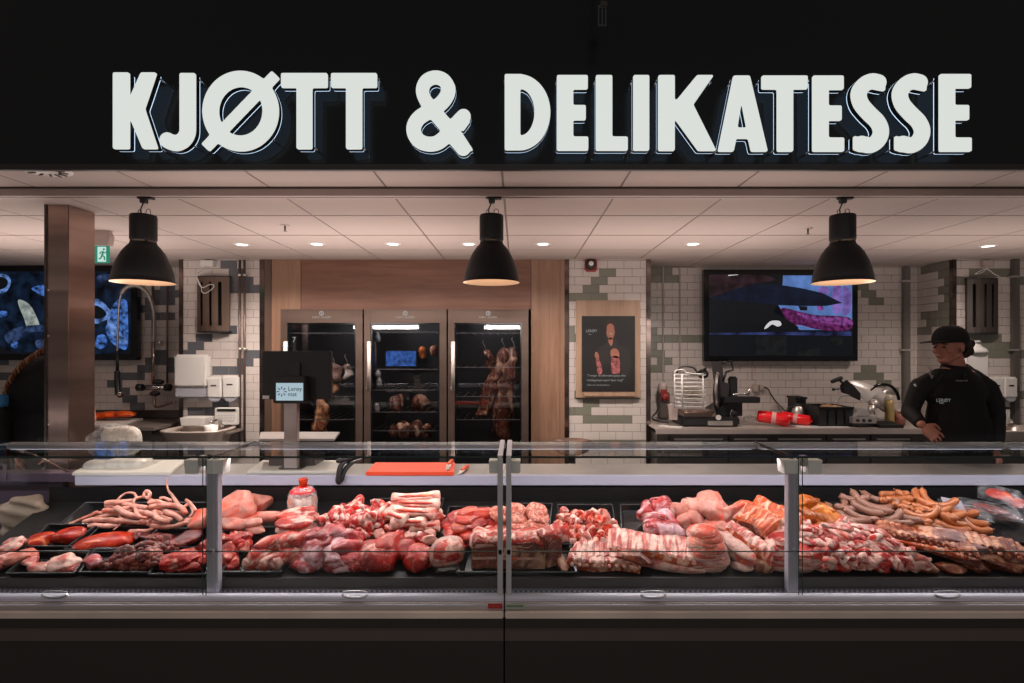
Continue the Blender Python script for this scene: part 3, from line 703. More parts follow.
# ------------------------------------------------------------ display counter
YG=2.36
zr=Z(598,YG); zgt=Z(457,YG)
def deckY(px_py, h=0.0): k=(px_py-CY)/F; return (1.852-h)/(k+.345)
def deckZ(Y): return .613+(Y-2.45)*.345
M['shelf_white']=pmat('white enamel edge',(.46,.46,.57),.35)
M['ledmat']=emat('led strip',(.9,.88,1.0),1.2)
M['worktop']=pmat('worktop steel',(.40,.37,.35),.33,.5,var=.12,vscale=5)
M['perf']=pmat('perforated strip',(.14,.14,.16),.5)
M['purple_steel']=pmat('dim lilac steel',(.12,.085,.12),.35,.4)
JX=X(504.5,YG); BAY=290.5*YG/F
def counter_module(x0,x1,label,nb=2):
    root=empty('display_counter',((x0+x1)/2,2.7,0),label,'display counter')
    e=.003; a,b=x0+e,x1-e
    bm=new_bm(); box(bm,a,b,2.31,3.24,.0,.503); part('base_panel',bm,'base',root)
    bm=new_bm(); prism(bm,[(2.30,Z(641,2.30)),(2.311,Z(642.5,2.30)),(2.311,Z(629.5,2.30)),(2.30,Z(631,2.30))],a,b,plane='yz'); part('base_band',bm,'base_band',root)
    bm=new_bm(); box(bm,a,b,2.306,2.331,Z(619.5,2.306),Z(611.8,2.306),0,.004); part('bumper_rail',bm,'bumper',root)
    bm=new_bm(); box(bm,a,b,2.33,2.40,.515,Z(603,2.33)); part('front_band',bm,'band',root)
    bm=new_bm(); box(bm,a,b,2.322,2.335,Z(606.2,2.325),Z(604.6,2.325)); part('front_bead',bm,'alu_light',root)
    bm=new_bm(); tube(bm,[(a,2.362,.566),(b,2.362,.566)],.0175,12,flat=.75); box(bm,a,b,2.35,2.40,.552,.566); part('glass_rail',bm,'rail',root,False)
    bm=new_bm(); box(bm,a,b,2.40,2.424,.55,.5745); part('perforated_vent',bm,'perf_p',root)
    bm=new_bm(); prism(bm,[(2.425,.55),(2.425,.619),(2.44,.619),(2.44,.55)],a,b,plane='yz'); part('deck_front_lip',bm,'lip',root)
    bm=new_bm(); 
    prism(bm,[(2.445,deckZ(2.445)-.02),(2.445,deckZ(2.445)),(2.99,deckZ(2.99)),(2.99,deckZ(2.99)-.02)],a,b,plane='yz'); part('sloping_deck',bm,'deck',root)
    bm=new_bm(); box(bm,a,b,2.99,3.0,.5,.875); part('deck_back_wall',bm,'deck',root)
    # glass panes, two per bay
    for k in range(nb):
        g0=x0+(x1-x0)*k/nb+.004; g1=x0+(x1-x0)*(k+1)/nb-.004
        zm=Z(551.5,YG)
        bm=new_bm(); box(bm,g0,g1,YG-.003,YG+.003,zr-.003,zm-.0015); part('lower_glass',bm,'glass',root)
        bm=new_bm(); box(bm,g0,g1,YG-.003,YG+.003,zm+.0015,zgt-.004); part('upper_glass',bm,'glass',root)
        bm=new_bm(); box(bm,g0,g1,YG-.0035,YG+.0035,zm-.0013,zm+.0013); part('glass_seam',bm,'glass_edge',root)
        bm=new_bm(); box(bm,g0,g1,YG-.004,2.75,zgt-.003,zgt+.004); part('top_glass',bm,'glass_top',root)
        bm=new_bm(); box(bm,g0,g1,YG-.006,YG-.0042,zgt-.004,zgt+.0045); part('top_glass_edge',bm,'glass_edge',root)
        bm=new_bm(); box(bm,g0,g1,2.735,2.765,zgt-.034,zgt-.004,0,.003); rl=part('lamp_profile',bm,'alu_light',root)
        bm=new_bm(); box(bm,g0+.02,g1-.02,2.738,2.76,zgt-.037,zgt-.0345); part('lamp_strip',bm,'ledmat',rl)
        bm=new_bm(); box(bm,g0,g1,2.69,2.735,zgt-.0035-.006,zgt-.0035-.001); part('rear_glass_trim',bm,'alu_light',root)
    return root
M['bumper']=pmat('steel bumper rail',(.82,.69,.60),.42,.1,var=.25,vscale=1.6,stretch=(1,.1,.1))
M['band']=pmat('grey front band',(.50,.44,.42),.4,.1,var=.25,vscale=1.2,stretch=(1,.1,.1))
M['rail']=pmat('pale rail',(.82,.81,.93),.4,.0)
m,nt,b=_mat('perforated grey'); tc=nt.nodes.new('ShaderNodeTexCoord'); mp=nt.nodes.new('ShaderNodeMapping'); mp.inputs['Scale'].default_value=(90,90,90)
ck=nt.nodes.new('ShaderNodeTexChecker'); ck.inputs['Scale'].default_value=1; ck.inputs['Color1'].default_value=(.05,.05,.06,1); ck.inputs['Color2'].default_value=(.22,.22,.25,1)
nt.links.new(tc.outputs['Object'],mp.inputs[0]); nt.links.new(mp.outputs[0],ck.inputs[0]); nt.links.new(ck.outputs[0],b.inputs['Base Color']); M['perf_p']=m
M['end_alu']=pmat('pale aluminium end post',(.62,.61,.62),.4,.2)
left=counter_module(JX-2*BAY,JX,'left half of the long glass meat counter, ending at the middle double post')
right=counter_module(JX,JX+3*BAY,'right half of the long glass meat counter, starting at the middle double post',3)
xe=JX-2*BAY
bm=new_bm(); box(bm,xe+.006,xe+.012,2.40,2.98,.62,zgt-.006); part('end_glass',bm,'glass',left)
bm=new_bm(); box(bm,xe+.002,xe+.03,2.365,2.39,.60,zgt-.006); part('end_post',bm,'alu',left)
# posts
def post(px,blocks,root):
    x=X(px,2.40); w=.0235
    bm=new_bm(); box(bm,x-w,x+w,2.385,2.425,.552,Z(462,2.40),0,.003); pr=part('glass_post',bm,'alu_post',root)
    bm=new_bm(); box(bm,x-.010,x+.010,2.372,2.39,Z(551.5,2.38)-.013,Z(551.5,2.38)+.013,0,.003); part('glass_clip',bm,'glass_clip',pr)
    for q0,q1 in [(a*2.4/F,b*2.4/F) for a,b in blocks[:2]]:
        bm=new_bm(); prism(bm,[(x+q0,Z(459,2.4)),(x+q1,Z(459,2.4)),(x+q1-.004,Z(472.5,2.4)),(x+q0+.004,Z(472.5,2.4))],2.372,2.44,0,.003); part('hinge_block',bm,'hinge_white',pr)
    bm=new_bm(); hx_=x+blocks[2]*2.38/F; box(bm,hx_-.015,hx_+.015,2.368,2.40,Z(466,2.38),Z(455.5,2.38),0,.004); lathe(bm,[(.0005,2.362),(.006,2.362),(.006,2.369)],10,(hx_,0,Z(460,2.38)),axis='y'); part('hinge',bm,'steel',pr)
    bm=new_bm(); tube(bm,[(x,2.40,zgt-.008),(x,2.78,zgt-.008)],.008,6); part('support_arm',bm,'steel_dark',pr)
    for dx in (-.022,-.008) if px<500 else (.004,.02):
        bm=new_bm(); box(bm,x+dx-.001,x+dx+.001,2.352,2.356,zr,zgt-.005); part('pane_edge',bm,'glass_edge',pr)
M['alu_post']=pmat('lit aluminium post',(.50,.49,.56),.45,.1); M['hinge_white']=pmat('pale hinge block',(.98,.95,.90),.4); M['glass_clip']=pmat('clear clip',(.45,.44,.48),.2)
post(213.9,((-26.5,-11.5),(-4.5,12.5),-9),left); post(792.3,((-11.5,5),(12,27),9),right)
for px,rt in ((500.2,left),(508.8,right)):
    x=X(px,2.37); bm=new_bm(); box(bm,x-.011,x+.011,2.352,2.40,.552,zgt+.006,0,.002); pr=part('end_post',bm,'end_alu',rt)
    bm=new_bm(); box(bm,x-.011,x+.011,2.36,2.76,zgt-.006,zgt+.008,0,.002); part('top_edge_rail',bm,'alu',pr)
    bm=new_bm(); box(bm,x-.010,x+.010,2.352,2.362,Z(551.5,2.36)-.013,Z(551.5,2.36)+.013,0,.003); part('glass_clip',bm,'glass_clip',pr)
    bm=new_bm(); ex=x+(-.05 if px<504 else .05); box(bm,min(x,ex),max(x,ex),2.40,2.47,Z(472.5,2.42),Z(460,2.42),0,.003); part('hinge_block',bm,'hinge_white',pr)
# oval vents handles on the rail
for i,(px,rt) in enumerate(((55,left),(355,left),(653,right),(947,right))):
    x=X(px,2.345); bm=new_bm(); tube(bm,[(x+.052*math.cos(t),2.343,Z(594,2.345)+.015*math.sin(t)) for t in [PI+PI*k/12 for k in range(13)]],.0055,8)
    tube(bm,[(x+.052*math.cos(t),2.345,Z(592.5,2.345)+.006*math.sin(t)) for t in [PI*k/12 for k in range(13)]],.003,8); part('finger_grip',bm,'alu',rt)
# labels
M['red_label']=pmat('red label',(.45,.02,.02),.4); M['pale_label']=pmat('pale green label',(.45,.50,.40),.4)
for px0,px1,mt,nm,rt in ((488,502.5,'red_label','red sticker',left),(505.5,525,'pale_label','pale green sticker',right)):
    bm=new_bm(); box(bm,X(px0,2.318),X(px1,2.318),2.317,2.320,Z(608.6,2.318),Z(603.8,2.318)); lb=part('sticker',bm,mt,rt,label=nm)
    bm=new_bm(); xx=X(px0+1,2.316)
    while xx<X(px1-2,2.316):
        w_=random.uniform(.003,.007); box(bm,xx,xx+w_,2.3158,2.3168,Z(607.2,2.316),Z(605.2,2.316)); xx+=w_+.002
    part('printed_marks',bm,pmat('label print',(.6,.1,.08) if nm[0]=='r' else (.12,.2,.12),.5),lb)
# small condensation reflections are left to the lamps
# service worktop behind the display
bm=new_bm(); xw0=X(76,3.0); box(bm,xw0,4.0,3.012,3.30,.905,.938,0,.002); 
root=empty('service_worktop',(.8,3.18,0),'long steel worktop with white front edge behind the meat display','worktop')
part('worktop',bm,'worktop',root)
bm=new_bm(); box(bm,xw0,4.0,2.99,3.011,Z(485.5,2.99),.9385,0,.003); part('white_edge',bm,'shelf_white',root)
bm=new_bm(); box(bm,xw0+.02,3.98,3.245,3.295,.505,.904); part('rear_panel',bm,'steel_dark',root)
bm=new_bm(); box(bm,-3.6,xw0-.006,3.0,3.10,Z(482,3.0),Z(473.5,3.0),0,.002); box(bm,-3.6,-2.54,3.10,3.12,.0,Z(482,3.0)); box(bm,X(5,3.0)-.005,X(5,3.0)+.012,2.992,3.0,Z(480,3),Z(464,3))
single('end_shelf',bm,'purple_steel','dim lilac steel shelf end at the far left, in front of the column','shelf')
bm=new_bm(); tube(bm,[P(14,447,2.9),P(40,457.5,2.97),P(72,474,3.05)],.005,8)
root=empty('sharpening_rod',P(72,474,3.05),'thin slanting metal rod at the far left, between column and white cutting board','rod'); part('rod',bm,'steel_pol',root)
bm=new_bm(); round_tube(bm,[P(14,447,2.9),P(24,451,2.93)],.009,10); part('handle',bm,'hinge_white',root)

# ------------------------------------------------------------ things on the service worktop
M['board_white']=pmat('white cutting board',(.60,.57,.52),.5); M['board_orange']=pmat('orange cutting board',(.80,.075,.022),.45)
M['film']=film_mat('clear film',(.8,.8,.8),.22); M['film_blue']=film_mat('blue print film',(.1,.22,.6),.55)
zt=.9385
def board(px0,px1,y0,y1,mat,label,rz=0,th=.018):
    bm=new_bm(); x0,x1=X(px0,y0),X(px1,y0); box(bm,x0,x1,y0,y1,zt,zt+th,0,.004); return single('cutting_board',bm,mat,label,'cutting board')
bm=new_bm(); ya=2.985; prism(bm,[(X(72,ya),ya),(X(170,ya),ya),(X(186,3.33),3.33),(X(97,3.33),3.33)],zt,zt+.018,0,.003,plane='xy'); single('cutting_board',bm,'board_white','white plastic cutting board at the left end, under the film-wrapped packages','cutting board')
bm=new_bm(); prism(bm,[(X(247,3.03),3.03),(X(336,3.03),3.03),(X(343,3.32),3.32),(X(262,3.32),3.32)],zt,zt+.016,0,.003,plane='xy'); single('cutting_board',bm,'board_white','white cutting board beneath the weighing scale','cutting board')
bm=new_bm(); prism(bm,[(X(366,2.99),2.985),(X(454,2.99),2.985),(X(455,3.24),3.24),(X(375,3.24),3.24)],zt,zt+.02,0,.003,plane='xy'); single('cutting_board',bm,'board_orange','bright orange cutting board on the worktop left of the middle post','cutting board')
# knives
def knife(p0,p1,pt,label,hm):
    root=empty('knife',p0,label,'knife'); bm=new_bm(); round_tube(bm,smooth_open([p0,(Vector(p0)+Vector(p1))/2+Vector((0,0,.004)),p1],3),.011,10,flat=1.0); part('handle',bm,hm,root)
    bm=new_bm(); d=(Vector(pt)-Vector(p1)); n=Vector((d.y,-d.x,0)).normalized(); p1=Vector(p1); pt=Vector(pt)
    vs=[p1+n*.014,p1-n*.014,p1+d*.8-n*.014,pt]; a=[bm.verts.new(v+Vector((0,0,.001))) for v in vs]; b=[bm.verts.new(v+Vector((0,0,-.001))) for v in vs]
    bm.faces.new(a); bm.faces.new(b[::-1]); [bm.faces.new((a[i],b[i],b[(i+1)%4],a[(i+1)%4])) for i in range(4)]; part('blade',bm,'steel',root)
M['orange_handle']=pmat('orange plastic handle',(.78,.10,.03),.4)
knife((X(452,3.2),3.2,.975),(X(449,3.12),3.12,.972),(X(446,3.0),3.0,.964),'orange-handled knife lying on the orange cutting board','orange_handle')
knife((X(466.5,3.08),3.16,.952),(X(462,3.04),3.06,.952),(X(458,3.0),2.99,.945),'orange-handled knife on the steel beside the orange cutting board','orange_handle')
# black tongs / glove hanging over the edge
bm=new_bm(); Yt=2.975
root=empty('tongs',P(339,484,Yt),'black serving tongs hanging over the white edge left of the orange board','tongs')
round_tube(bm,smooth_open([P(361,459,3.05)+Vector((0,0,.0)),P(352,463,Yt),P(345,470,Yt),P(341,479,Yt)],4),.010,8,r_end=.022,flat=.6); part('arm',bm,'black',root)
bm=new_bm(); round_tube(bm,smooth_open([P(353,457,3.05),P(346,460,Yt),P(340,468,Yt-.01),P(338.5,481,Yt-.01)],4),.010,8,r_end=.022,flat=.6); part('arm',bm,'black',root)
bm=new_bm(); round_tube(bm,[P(338,461,Yt-.02),P(350,458,Yt-.02)],.012,8); part('grip',bm,'black',root)
# film packages
def lump(bm,c,r,seed,amp=.15,f=9,sub=3,rot=None,mi=0,sq=1.0):
    t=bmesh.new(); bmesh.ops.create_icosphere(t,subdivisions=sub,radius=1); so=Vector((seed*3.1,seed*1.7,seed*.9))
    m=(rot or Matrix.Identity(3))
    vm={}
    for v in t.verts:
        d=v.co.copy()
        if sq!=1.0: d=Vector([math.copysign(abs(q)**sq,q) for q in d])
        q=Vector((d.x*r[0],d.y*r[1],d.z*r[2]))
        k=1+amp*noise.noise(q*f+so)+amp*.4*noise.noise(q*f*2.5+so)
        vm[v.index]=bm.verts.new(Vector(c)+m@(q*k))
    for f_ in t.faces:
        g=bm.faces.new([vm[v.index] for v in f_.verts]); g.smooth=True; g.material_index=mi
    t.free()
M['wrapped_white']=pmat('white wrapped block',(.60,.58,.53),.3,var=.15,vscale=20,bump=.5,bscale=25,coat=.5)
M['wrap_grey']=pmat('frosted roll',(.50,.49,.45),.25,var=.2,vscale=18,bump=.5,bscale=30,coat=.5)
bm=new_bm(); lump(bm,P(99,467,3.12),(.075,.06,.045),3,.08,12,sq=.8); single('wrapped_package',bm,'wrap_grey','round frosted plastic-wrapped roll on the white cutting board at the left','package',smooth=True)
bm=new_bm(); lump(bm,P(129,465,3.14),(.115,.07,.045),5,.05,12,sq=.55); single('wrapped_package',bm,'wrapped_white','white film-wrapped block on the white cutting board','package',smooth=True)
bm=new_bm(); lump(bm,P(157,466,3.25),(.045,.05,.03),8,.05,12,sq=.6); single('wrapped_package',bm,'wrapped_white','small white wrapped block behind the larger ones, near the right edge of the white board','package',smooth=True)
# plastic bag standing on the worktop rear
root=empty('plastic_bag',(X(122,3.3),3.3,zt+.02),'crinkled clear plastic bag with white and blue contents behind the top glass at the left','bag')
bm=new_bm(); lump(bm,P(122,441,3.3),(.11,.06,.09),12,.10,10,sq=.7); part('white_contents',bm,'board_white',root,True)
bm=new_bm(); lump(bm,P(107,452,3.28),(.075,.05,.06),14,.2,12); part('blue_contents',bm,pmat('blue plastic',(.10,.19,.45),.4,bump=.6,bscale=30),root,True)
bm=new_bm(); lump(bm,P(115,442,3.28),(.15,.08,.105),15,.25,14,sub=4); part('film',bm,'film',root,True)

# ------------------------------------------------------------ weighing scale with screens
root=empty('weighing_scale',(X(292.5,3.1),3.1,zt),'checkout scale on a steel pole with a black monitor and small lit display','scale')
bm=new_bm(); box(bm,X(286,3.1),X(299,3.1),3.07,3.11,zt+.016,Z(398,3.1),0,.003); part('pole',bm,pmat('pale steel pole',(.45,.40,.38),.35,.5),root)
bm=new_bm(); box(bm,X(281,3.1),X(304,3.1),3.06,3.14,zt+.016,zt+.024,0,.003); part('foot_plate',bm,'steel_dark',root)
bm=new_bm(); box(bm,X(262,3.12),X(330.5,3.12),3.12,3.165,Z(399.5,3.12),Z(351,3.12),0,.004); mo=part('monitor',bm,pmat('matt black monitor back',(.011,.011,.0115),.5),root)
bm=new_bm(); box(bm,X(290,3.12),X(301,3.12),3.105,3.12,Z(380,3.12),Z(363,3.12),0,.003); box(bm,X(262.5,3.115),X(269,3.115),3.116,3.12,Z(398.8,3.12),Z(395.5,3.12),1); part('monitor_hinge',bm,['black','alu_light'],mo)
bm=new_bm(); box(bm,X(272.5,3.03),X(305,3.03),3.03,3.10,Z(403.5,3.03),Z(376.5,3.03),0,.006); cd=part('customer_display',bm,'black',root)
M['disp_blue']=emat('display pale blue',(.38,.50,.56),1.0); M['disp_ink']=pmat('display ink',(.02,.03,.04),.5)
bm=new_bm(); box(bm,X(276,3.028),X(303,3.028),3.0285,3.03,Z(400.5,3.03),Z(383,3.03)); sc_=part('lit_screen',bm,'disp_blue',cd)
yy=3.0275; bm=new_bm()
for k in range(8):
    t=k*PI/4; a=P(281.7,391.7,yy); 
    prism(bm,[(a.x+(r_*math.cos(t+d)),a.z+(r_*math.sin(t+d))) for r_,d in ((.012,-.12),(.027,-.13),(.027,.13),(.012,.12))],yy-.0006,yy)
part('sun_emblem',bm,'disp_ink',sc_)
text_part('screen_text','Lerøy',.034,P(295,389,yy),'disp_ink',sc_,xs=.95); text_part('screen_text','mat',.034,P(292.3,394.3,yy),'disp_ink',sc_,xs=.95)
# platter behind
root=empty('scale_platter',(X(298,3.3),3.27,zt),'flat steel weighing platter on a short stem behind the monitor pole','weighing platter')
bm=new_bm(); prism(bm,[(X(258,3.12),3.13),(X(334,3.12),3.13),(X(341,3.42),3.40),(X(262,3.42),3.40)],Z(441,3.13),Z(441,3.13)+.012,0,.003,plane='xy'); part('plate',bm,'worktop',root)
bm=new_bm(); box(bm,X(275,3.25),X(320,3.25),3.16,3.34,zt,zt+.07,0,.01); part('housing',bm,'steel_dark',root)
bm=new_bm(); tube(bm,[(X(298,3.25),3.25,zt+.07),(X(298,3.25),3.25,Z(441,3.13))],.03,16); part('stem',bm,'steel_dark',root)

# ------------------------------------------------------------ fridges
M['fr_in']=pmat('fridge black interior',(.006,.006,.007),.35); M['fr_steel']=pmat('fridge door steel',(.14,.098,.08),.28,.7,var=.12,vscale=3,stretch=(.1,1,3))
M['fr_body']=pmat('fridge body',(.10,.08,.07),.4,.6)
M['aged_dark']=meat_mat('dark aged meat',(.035,.010,.007),(.10,.026,.014),(.42,.26,.17),.40,13,(1,1,.35),.4)
M['aged_warm']=meat_mat('warm aged meat',(.34,.10,.04),(.14,.04,.02),(.62,.36,.20),.42,9,(1,1,.4),.4)
M['wrap_meat']=meat_mat('wrapped meat in bag',(.16,.09,.07),(.25,.15,.12),(.55,.48,.42),.35,10,(1,1,1),.2)
M['fr_light']=emat('fridge light',(.4,.45,.5),.35)
def fridge(p0,p1,n,label,logo):
    Yf=5.0; x0,x1=X(p0,Yf),X(p1,Yf); z0=.28; z1=Z(309.5,Yf)
    root=empty('aging_fridge',((x0+x1)/2,5.35,0),label,'fridge','three glass-door dry-aging fridges')
    bm=new_bm(); t=.03
    for b_ in ((x0+.004,x0+t,z0,z1-.006),(x1-t,x1-.004,z0,z1-.006)): box(bm,b_[0],b_[1],5.05,5.72,b_[2],b_[3])
    box(bm,x0+t,x1-t,5.05,5.72,z1-.05,z1-.006); box(bm,x0+t,x1-t,5.05,5.72,z0,z0+.04); box(bm,x0+.004,x1-.004,5.70,5.74,z0,z1-.006); part('cabinet',bm,'fr_in',root)
    bm=new_bm(); box(bm,x0+.01,x1-.01,5.05,5.7,0,z0-.002); part('plinth',bm,'fr_body',root)
    # door frame
    gx0,gx1,gz0,gz1=X(p0+6.5,Yf),X(p1-7,Yf),z0+.12,Z(323,Yf)
    bm=new_bm(); box(bm,x0,gx0,5.0,5.045,z0,z1,0,.002); box(bm,gx1,x1,5.0,5.045,z0,z1,0,.002); box(bm,gx0,gx1,5.0,5.045,gz1,z1,0,.002); box(bm,gx0,gx1,5.0,5.045,z0,gz0,0,.002)
    box(bm,x0,x1,4.997,5.003,z1-.008,z1+.002); door=part('door',bm,'fr_steel',root)
    bm=new_bm(); box(bm,gx0,gx1,5.02,5.026,gz0,gz1); part('door_glass',bm,'fridge_glass',door)
    bm=new_bm(); e=.006
    for q in ((gx0,gx0+.012,gz0,gz1),(gx1-.012,gx1,gz0,gz1),(gx0+.012,gx1-.012,gz1-.012,gz1)): box(bm,q[0],q[1],5.012,5.018,q[2],q[3])
    part('glass_border',bm,'black_gloss',door)
    # handle
    hx=X(p0+5,4.93); bm=new_bm(); tube(bm,[(hx,4.93,Z(392,4.93)),(hx,4.93,Z(341.5,4.93))],.017,14); h=part('handle',bm,pmat('pale steel bar',(.50,.44,.40),.45,.2),door)
    for py in (346,388):
        bm=new_bm(); tube(bm,[(hx-.022,4.945,Z(py,4.94)),(hx+.0,4.945,Z(py,4.94))],.013,10); tube(bm,[(hx-.015,4.945,Z(py,4.94)),(hx-.015,5.0,Z(py,5))],.009,10); part('handle_mount',bm,'alu_light',h)
    # logo
    lx=(x0+x1)/2; yy=4.9985; bm=new_bm()
    lathe(bm,[(.014,yy),(.022,yy),(.022,yy-.0008),(.014,yy-.0008),(.014,yy)],24,(lx,0,Z(313.3,yy)),axis='y'); tube(bm,[(lx,yy-.0005,Z(314.5,yy)),(lx,yy-.0005,Z(312,yy))],.004,6); part('emblem',bm,'text_white',door)
    text_part('door_lettering','DRY AGER',.026,(lx,yy,Z(317.4,yy)),'text_white',door,.0004,xs=1.35)
    # light strip and shelves
    bm=new_bm(); box(bm,gx0+.08,gx1-.08,5.3,5.33,z1-.075,z1-.068); part('interior_light',bm,'fr_light',root)
    for py in ((333,367,396,419) if n!=2 else (332,369,389.5,411.5,430)):
        bm=new_bm(); zz=Z(py,5.12)
        box(bm,gx0-.02,gx1+.02,5.08,5.09,zz-.005,zz+.002)
        for k in range(9): xx=gx0+(gx1-gx0)*k/8; box(bm,xx-.002,xx+.002,5.09,5.6,zz-.004,zz)
        part('wire_shelf',bm,pmat('shelf wire',(.25,.23,.22),.3,.7),root)
    l=bpy.data.lights.new('fridge_light','AREA'); l.shape='RECTANGLE'; l.size=.45; l.size_y=.05; l.energy=1.5; l.color=(.9,.93,1); o=bpy.data.objects.new('fridge_light',l); COL.objects.link(o); o.location=((x0+x1)/2,5.12,z1-.08); o.rotation_euler=(R(12),0,0)
    return root
f1=fridge(280.5,362.5,1,'left dry-aging fridge with glass door, partly behind the black monitor','')
f2=fridge(364,446.5,2,'middle dry-aging fridge with glass door, blue light inside','')
f3=fridge(448,528.5,3,'right dry-aging fridge with glass door and long hanging cut of beef','')
def hang(bm,pts,r,seed,rot=0):
    """irregular hanging cut as a displaced tube"""
    t=bmesh.new(); pts=smooth_open(pts,6); n=len(pts); rr=[]
    for i in range(n):
        u=i/(n-1); k=math.sin(PI*min(1,max(.0,u*.92+.04)))**.5; rr.append(max(.006,(r if not callable(r) else r(u))*k))
    tube(t,pts,rr,14)
    for v in t.verts:
        v.co+=Vector((noise.noise(v.co*11+Vector((seed,0,0))),noise.noise(v.co*11+Vector((0,seed,0)))*.6,0))*.05
    me=bpy.data.meshes.new('t'); t.to_mesh(me); t.free(); bm.from_mesh(me); bpy.data.meshes.remove(me)
def hung(pts,r,seed,mat,label,nm='hanging_meat',hookz=None):
    bm=new_bm(); hang(bm,pts,r,seed); c=Vector(pts[-1]); root=empty(nm,(pts[-1][0],pts[-1][1],min(p[2] for p in pts)),label,'meat'); part('meat',bm,mat,root,True)
    p=Vector(pts[0]); bm=new_bm(); tube(bm,smooth_open([p+Vector((0,0,-.03)),p+Vector((.012,0,.01)),p+Vector((0,0,.05)),p+Vector((-.014,0,.075)),p+Vector((0,0,.09))],3),.003,6); part('hook',bm,'steel',root)
def rag(px0,px1,py0,py1,Y,mat,label,seed,nm='aged_meat',sq=.8,amp=.3):
    bm=new_bm(); lump(bm,P((px0+px1)/2,(py0+py1)/2,Y),((px1-px0)/2*Y/F,.08,(py1-py0)/2*Y/F),seed,amp,9,sq=sq,sub=4); return single(nm,bm,mat,label,'meat',smooth=True)
Yi=5.25
hung([P(503,348,Yi),P(499,368,Yi),P(491,388,Yi),P(487,402,Yi),P(483,415,Yi)],.075,1,'aged_dark','long dark hanging cut, left one of the pair in the right fridge')
hung([P(513,347,Yi+.02),P(510,372,Yi+.02),P(504,400,Yi),P(502,425,Yi),P(500,442,Yi)],.10,2,'aged_dark','long hanging side of beef with pale rib tips, right one in the right fridge')
hung([P(484,350,Yi),P(489,360,Yi),P(496,372,Yi)],.05,3,'aged_dark','short dark cut hanging high in the right fridge')
rag(476,488,411,416,5.15,'aged_dark','thin dark-red cut lying on the shelf in the right fridge',5)
hung([P(333,363,Yi),P(334,374,Yi),P(336,385,Yi)],.075,6,'wrap_meat','pale wrapped joint hanging high in the left fridge, right of the monitor')
hung([P(346,364,Yi),P(347,372,Yi),P(347,380,Yi)],.055,7,'wrap_meat','second pale wrapped joint at the right edge of the left fridge')
hung([P(323,395,Yi),P(322,410,Yi),P(319,428,Yi),P(316,440,Yi)],lambda u:.05+.05*u,8,'aged_warm','orange-brown hanging joint below the monitor in the left fridge')
hung([P(336,381,Yi),P(333,390,Yi),P(330,397,Yi)],.05,9,'aged_warm','orange-brown joint hanging below the pale wrapped one in the left fridge')
for i,(a,b,c,d) in enumerate(((393,403,396,413),(413,429,396,413),(390,398,424,436),(398,412,421,437),(410,422,421,436),(421,433,424,437),(420,426,348,359),(431,440,346,357))):
    rag(a,b,c,d,5.25,'aged_dark' if i!=6 else 'aged_warm',['dark rib piece at the left of the third shelf','dark rib piece at the right of the third shelf','dark joint leftmost on the lowest visible shelf','pale-ribbed dark joint, second on the lowest visible shelf','dark joint, third on the lowest visible shelf','dark joint rightmost on the lowest visible shelf','small reddish piece high up on the right','dark piece at the upper right edge'][i]+' in the middle fridge',20+i,amp=.55)
for i,(px,py,h) in enumerate(((377.5,337,5),(379,381,5),(378,373,4),(377,408,4))):
    bm=new_bm(); x=X(px,5.2); lathe(bm,[(.0005,Z(py+h,5.2)),(.026,Z(py+h,5.2)),(.028,Z(py,5.2)),(.014,Z(py-h*.6,5.2)),(.014,Z(py-h,5.2)),(.0005,Z(py-h,5.2))],16,(x,5.2,0)); single('glass_jar',bm,pmat('frosted jar',(.35,.35,.34),.3),'small frosted jar on the left side of the middle fridge, %s from the top'%ORD[(0,2,1,3)[i]],'jar',smooth=True)
bm=new_bm(); box(bm,X(385,5.45),X(417,5.45),5.44,5.46,Z(367,5.45),Z(350,5.45),0,.003); bxo=5.439
root=empty('salt_panel',P(400,367,5.45),'glowing blue panel inside the middle fridge','panel'); part('backing',bm,'black',root)
bm=new_bm(); box(bm,X(386,5.44),X(416,5.44),5.436,5.44,Z(366,5.44),Z(351,5.44)); part('blue_face',bm,emat('blue glow',(.04,.12,.42),.9,.6,25),root)
# fridge reading numerals
text_part('display_digits','7',.07,P(294,340,5.004),'text_white',f1,.0004); 

# ------------------------------------------------------------ poster
Yp=5.135; zl=lambda p: Z(p,Yp)
root=empty('framed_poster',P(608,399,Yp),'black poster of a smiling woman on an oak board, on the white tiled pillar','poster')
bm=new_bm(); box(bm,X(576,Yp),X(640,Yp),Yp-.02,Yp+.0118,zl(397.5),zl(300.5),0,.002); part('oak_board',bm,'wood_light',root)
bm=new_bm(); prism(bm,[(X(583,Yp),zl(392)),(X(635,Yp),zl(392)),(X(634,Yp),zl(396)),(X(584,Yp),zl(396))],Yp-.032,Yp-.02,0,.001); part('ledge',bm,'wood_light',root)
bm=new_bm(); yq=Yp-.03; box(bm,X(582,yq),X(635,yq),yq,yq+.0095,Z(391.5,yq),Z(316,yq)); sh=part('poster_sheet',bm,pmat('black poster',(.013,.012,.012),.35),root)
def flat(pts,mat,name,k=1,sm=True):
    bm=new_bm(); pp=smooth_closed([Vector((a,b,0)) for a,b in pts],5) if sm else pts
    f=bm.faces.new([bm.verts.new((X(q[0],yq),yq-.0006*k,Z(q[1],yq))) for q in pp]); f.normal_update()
    if f.normal.y>0: f.normal_flip()
    return part(name,bm,mat,sh)
M['skin_print']=pmat('printed skin',(.30,.12,.08),.5); M['tattoo_print']=pmat('printed floral arm',(.30,.09,.09),.5,var=.7,vscale=50); M['shirt_print']=pmat('printed black shirt',(.022,.02,.02),.5)
flat([(609,322),(614,323),(616,330),(616,338),(619,345),(628,348),(631,360),(629,374),(621,378),(620,365),(604,365),(603,378),(597,374),(596,356),(599,347),(606,344),(606,333),(605,326)],'shirt_print','printed_shirt',1)
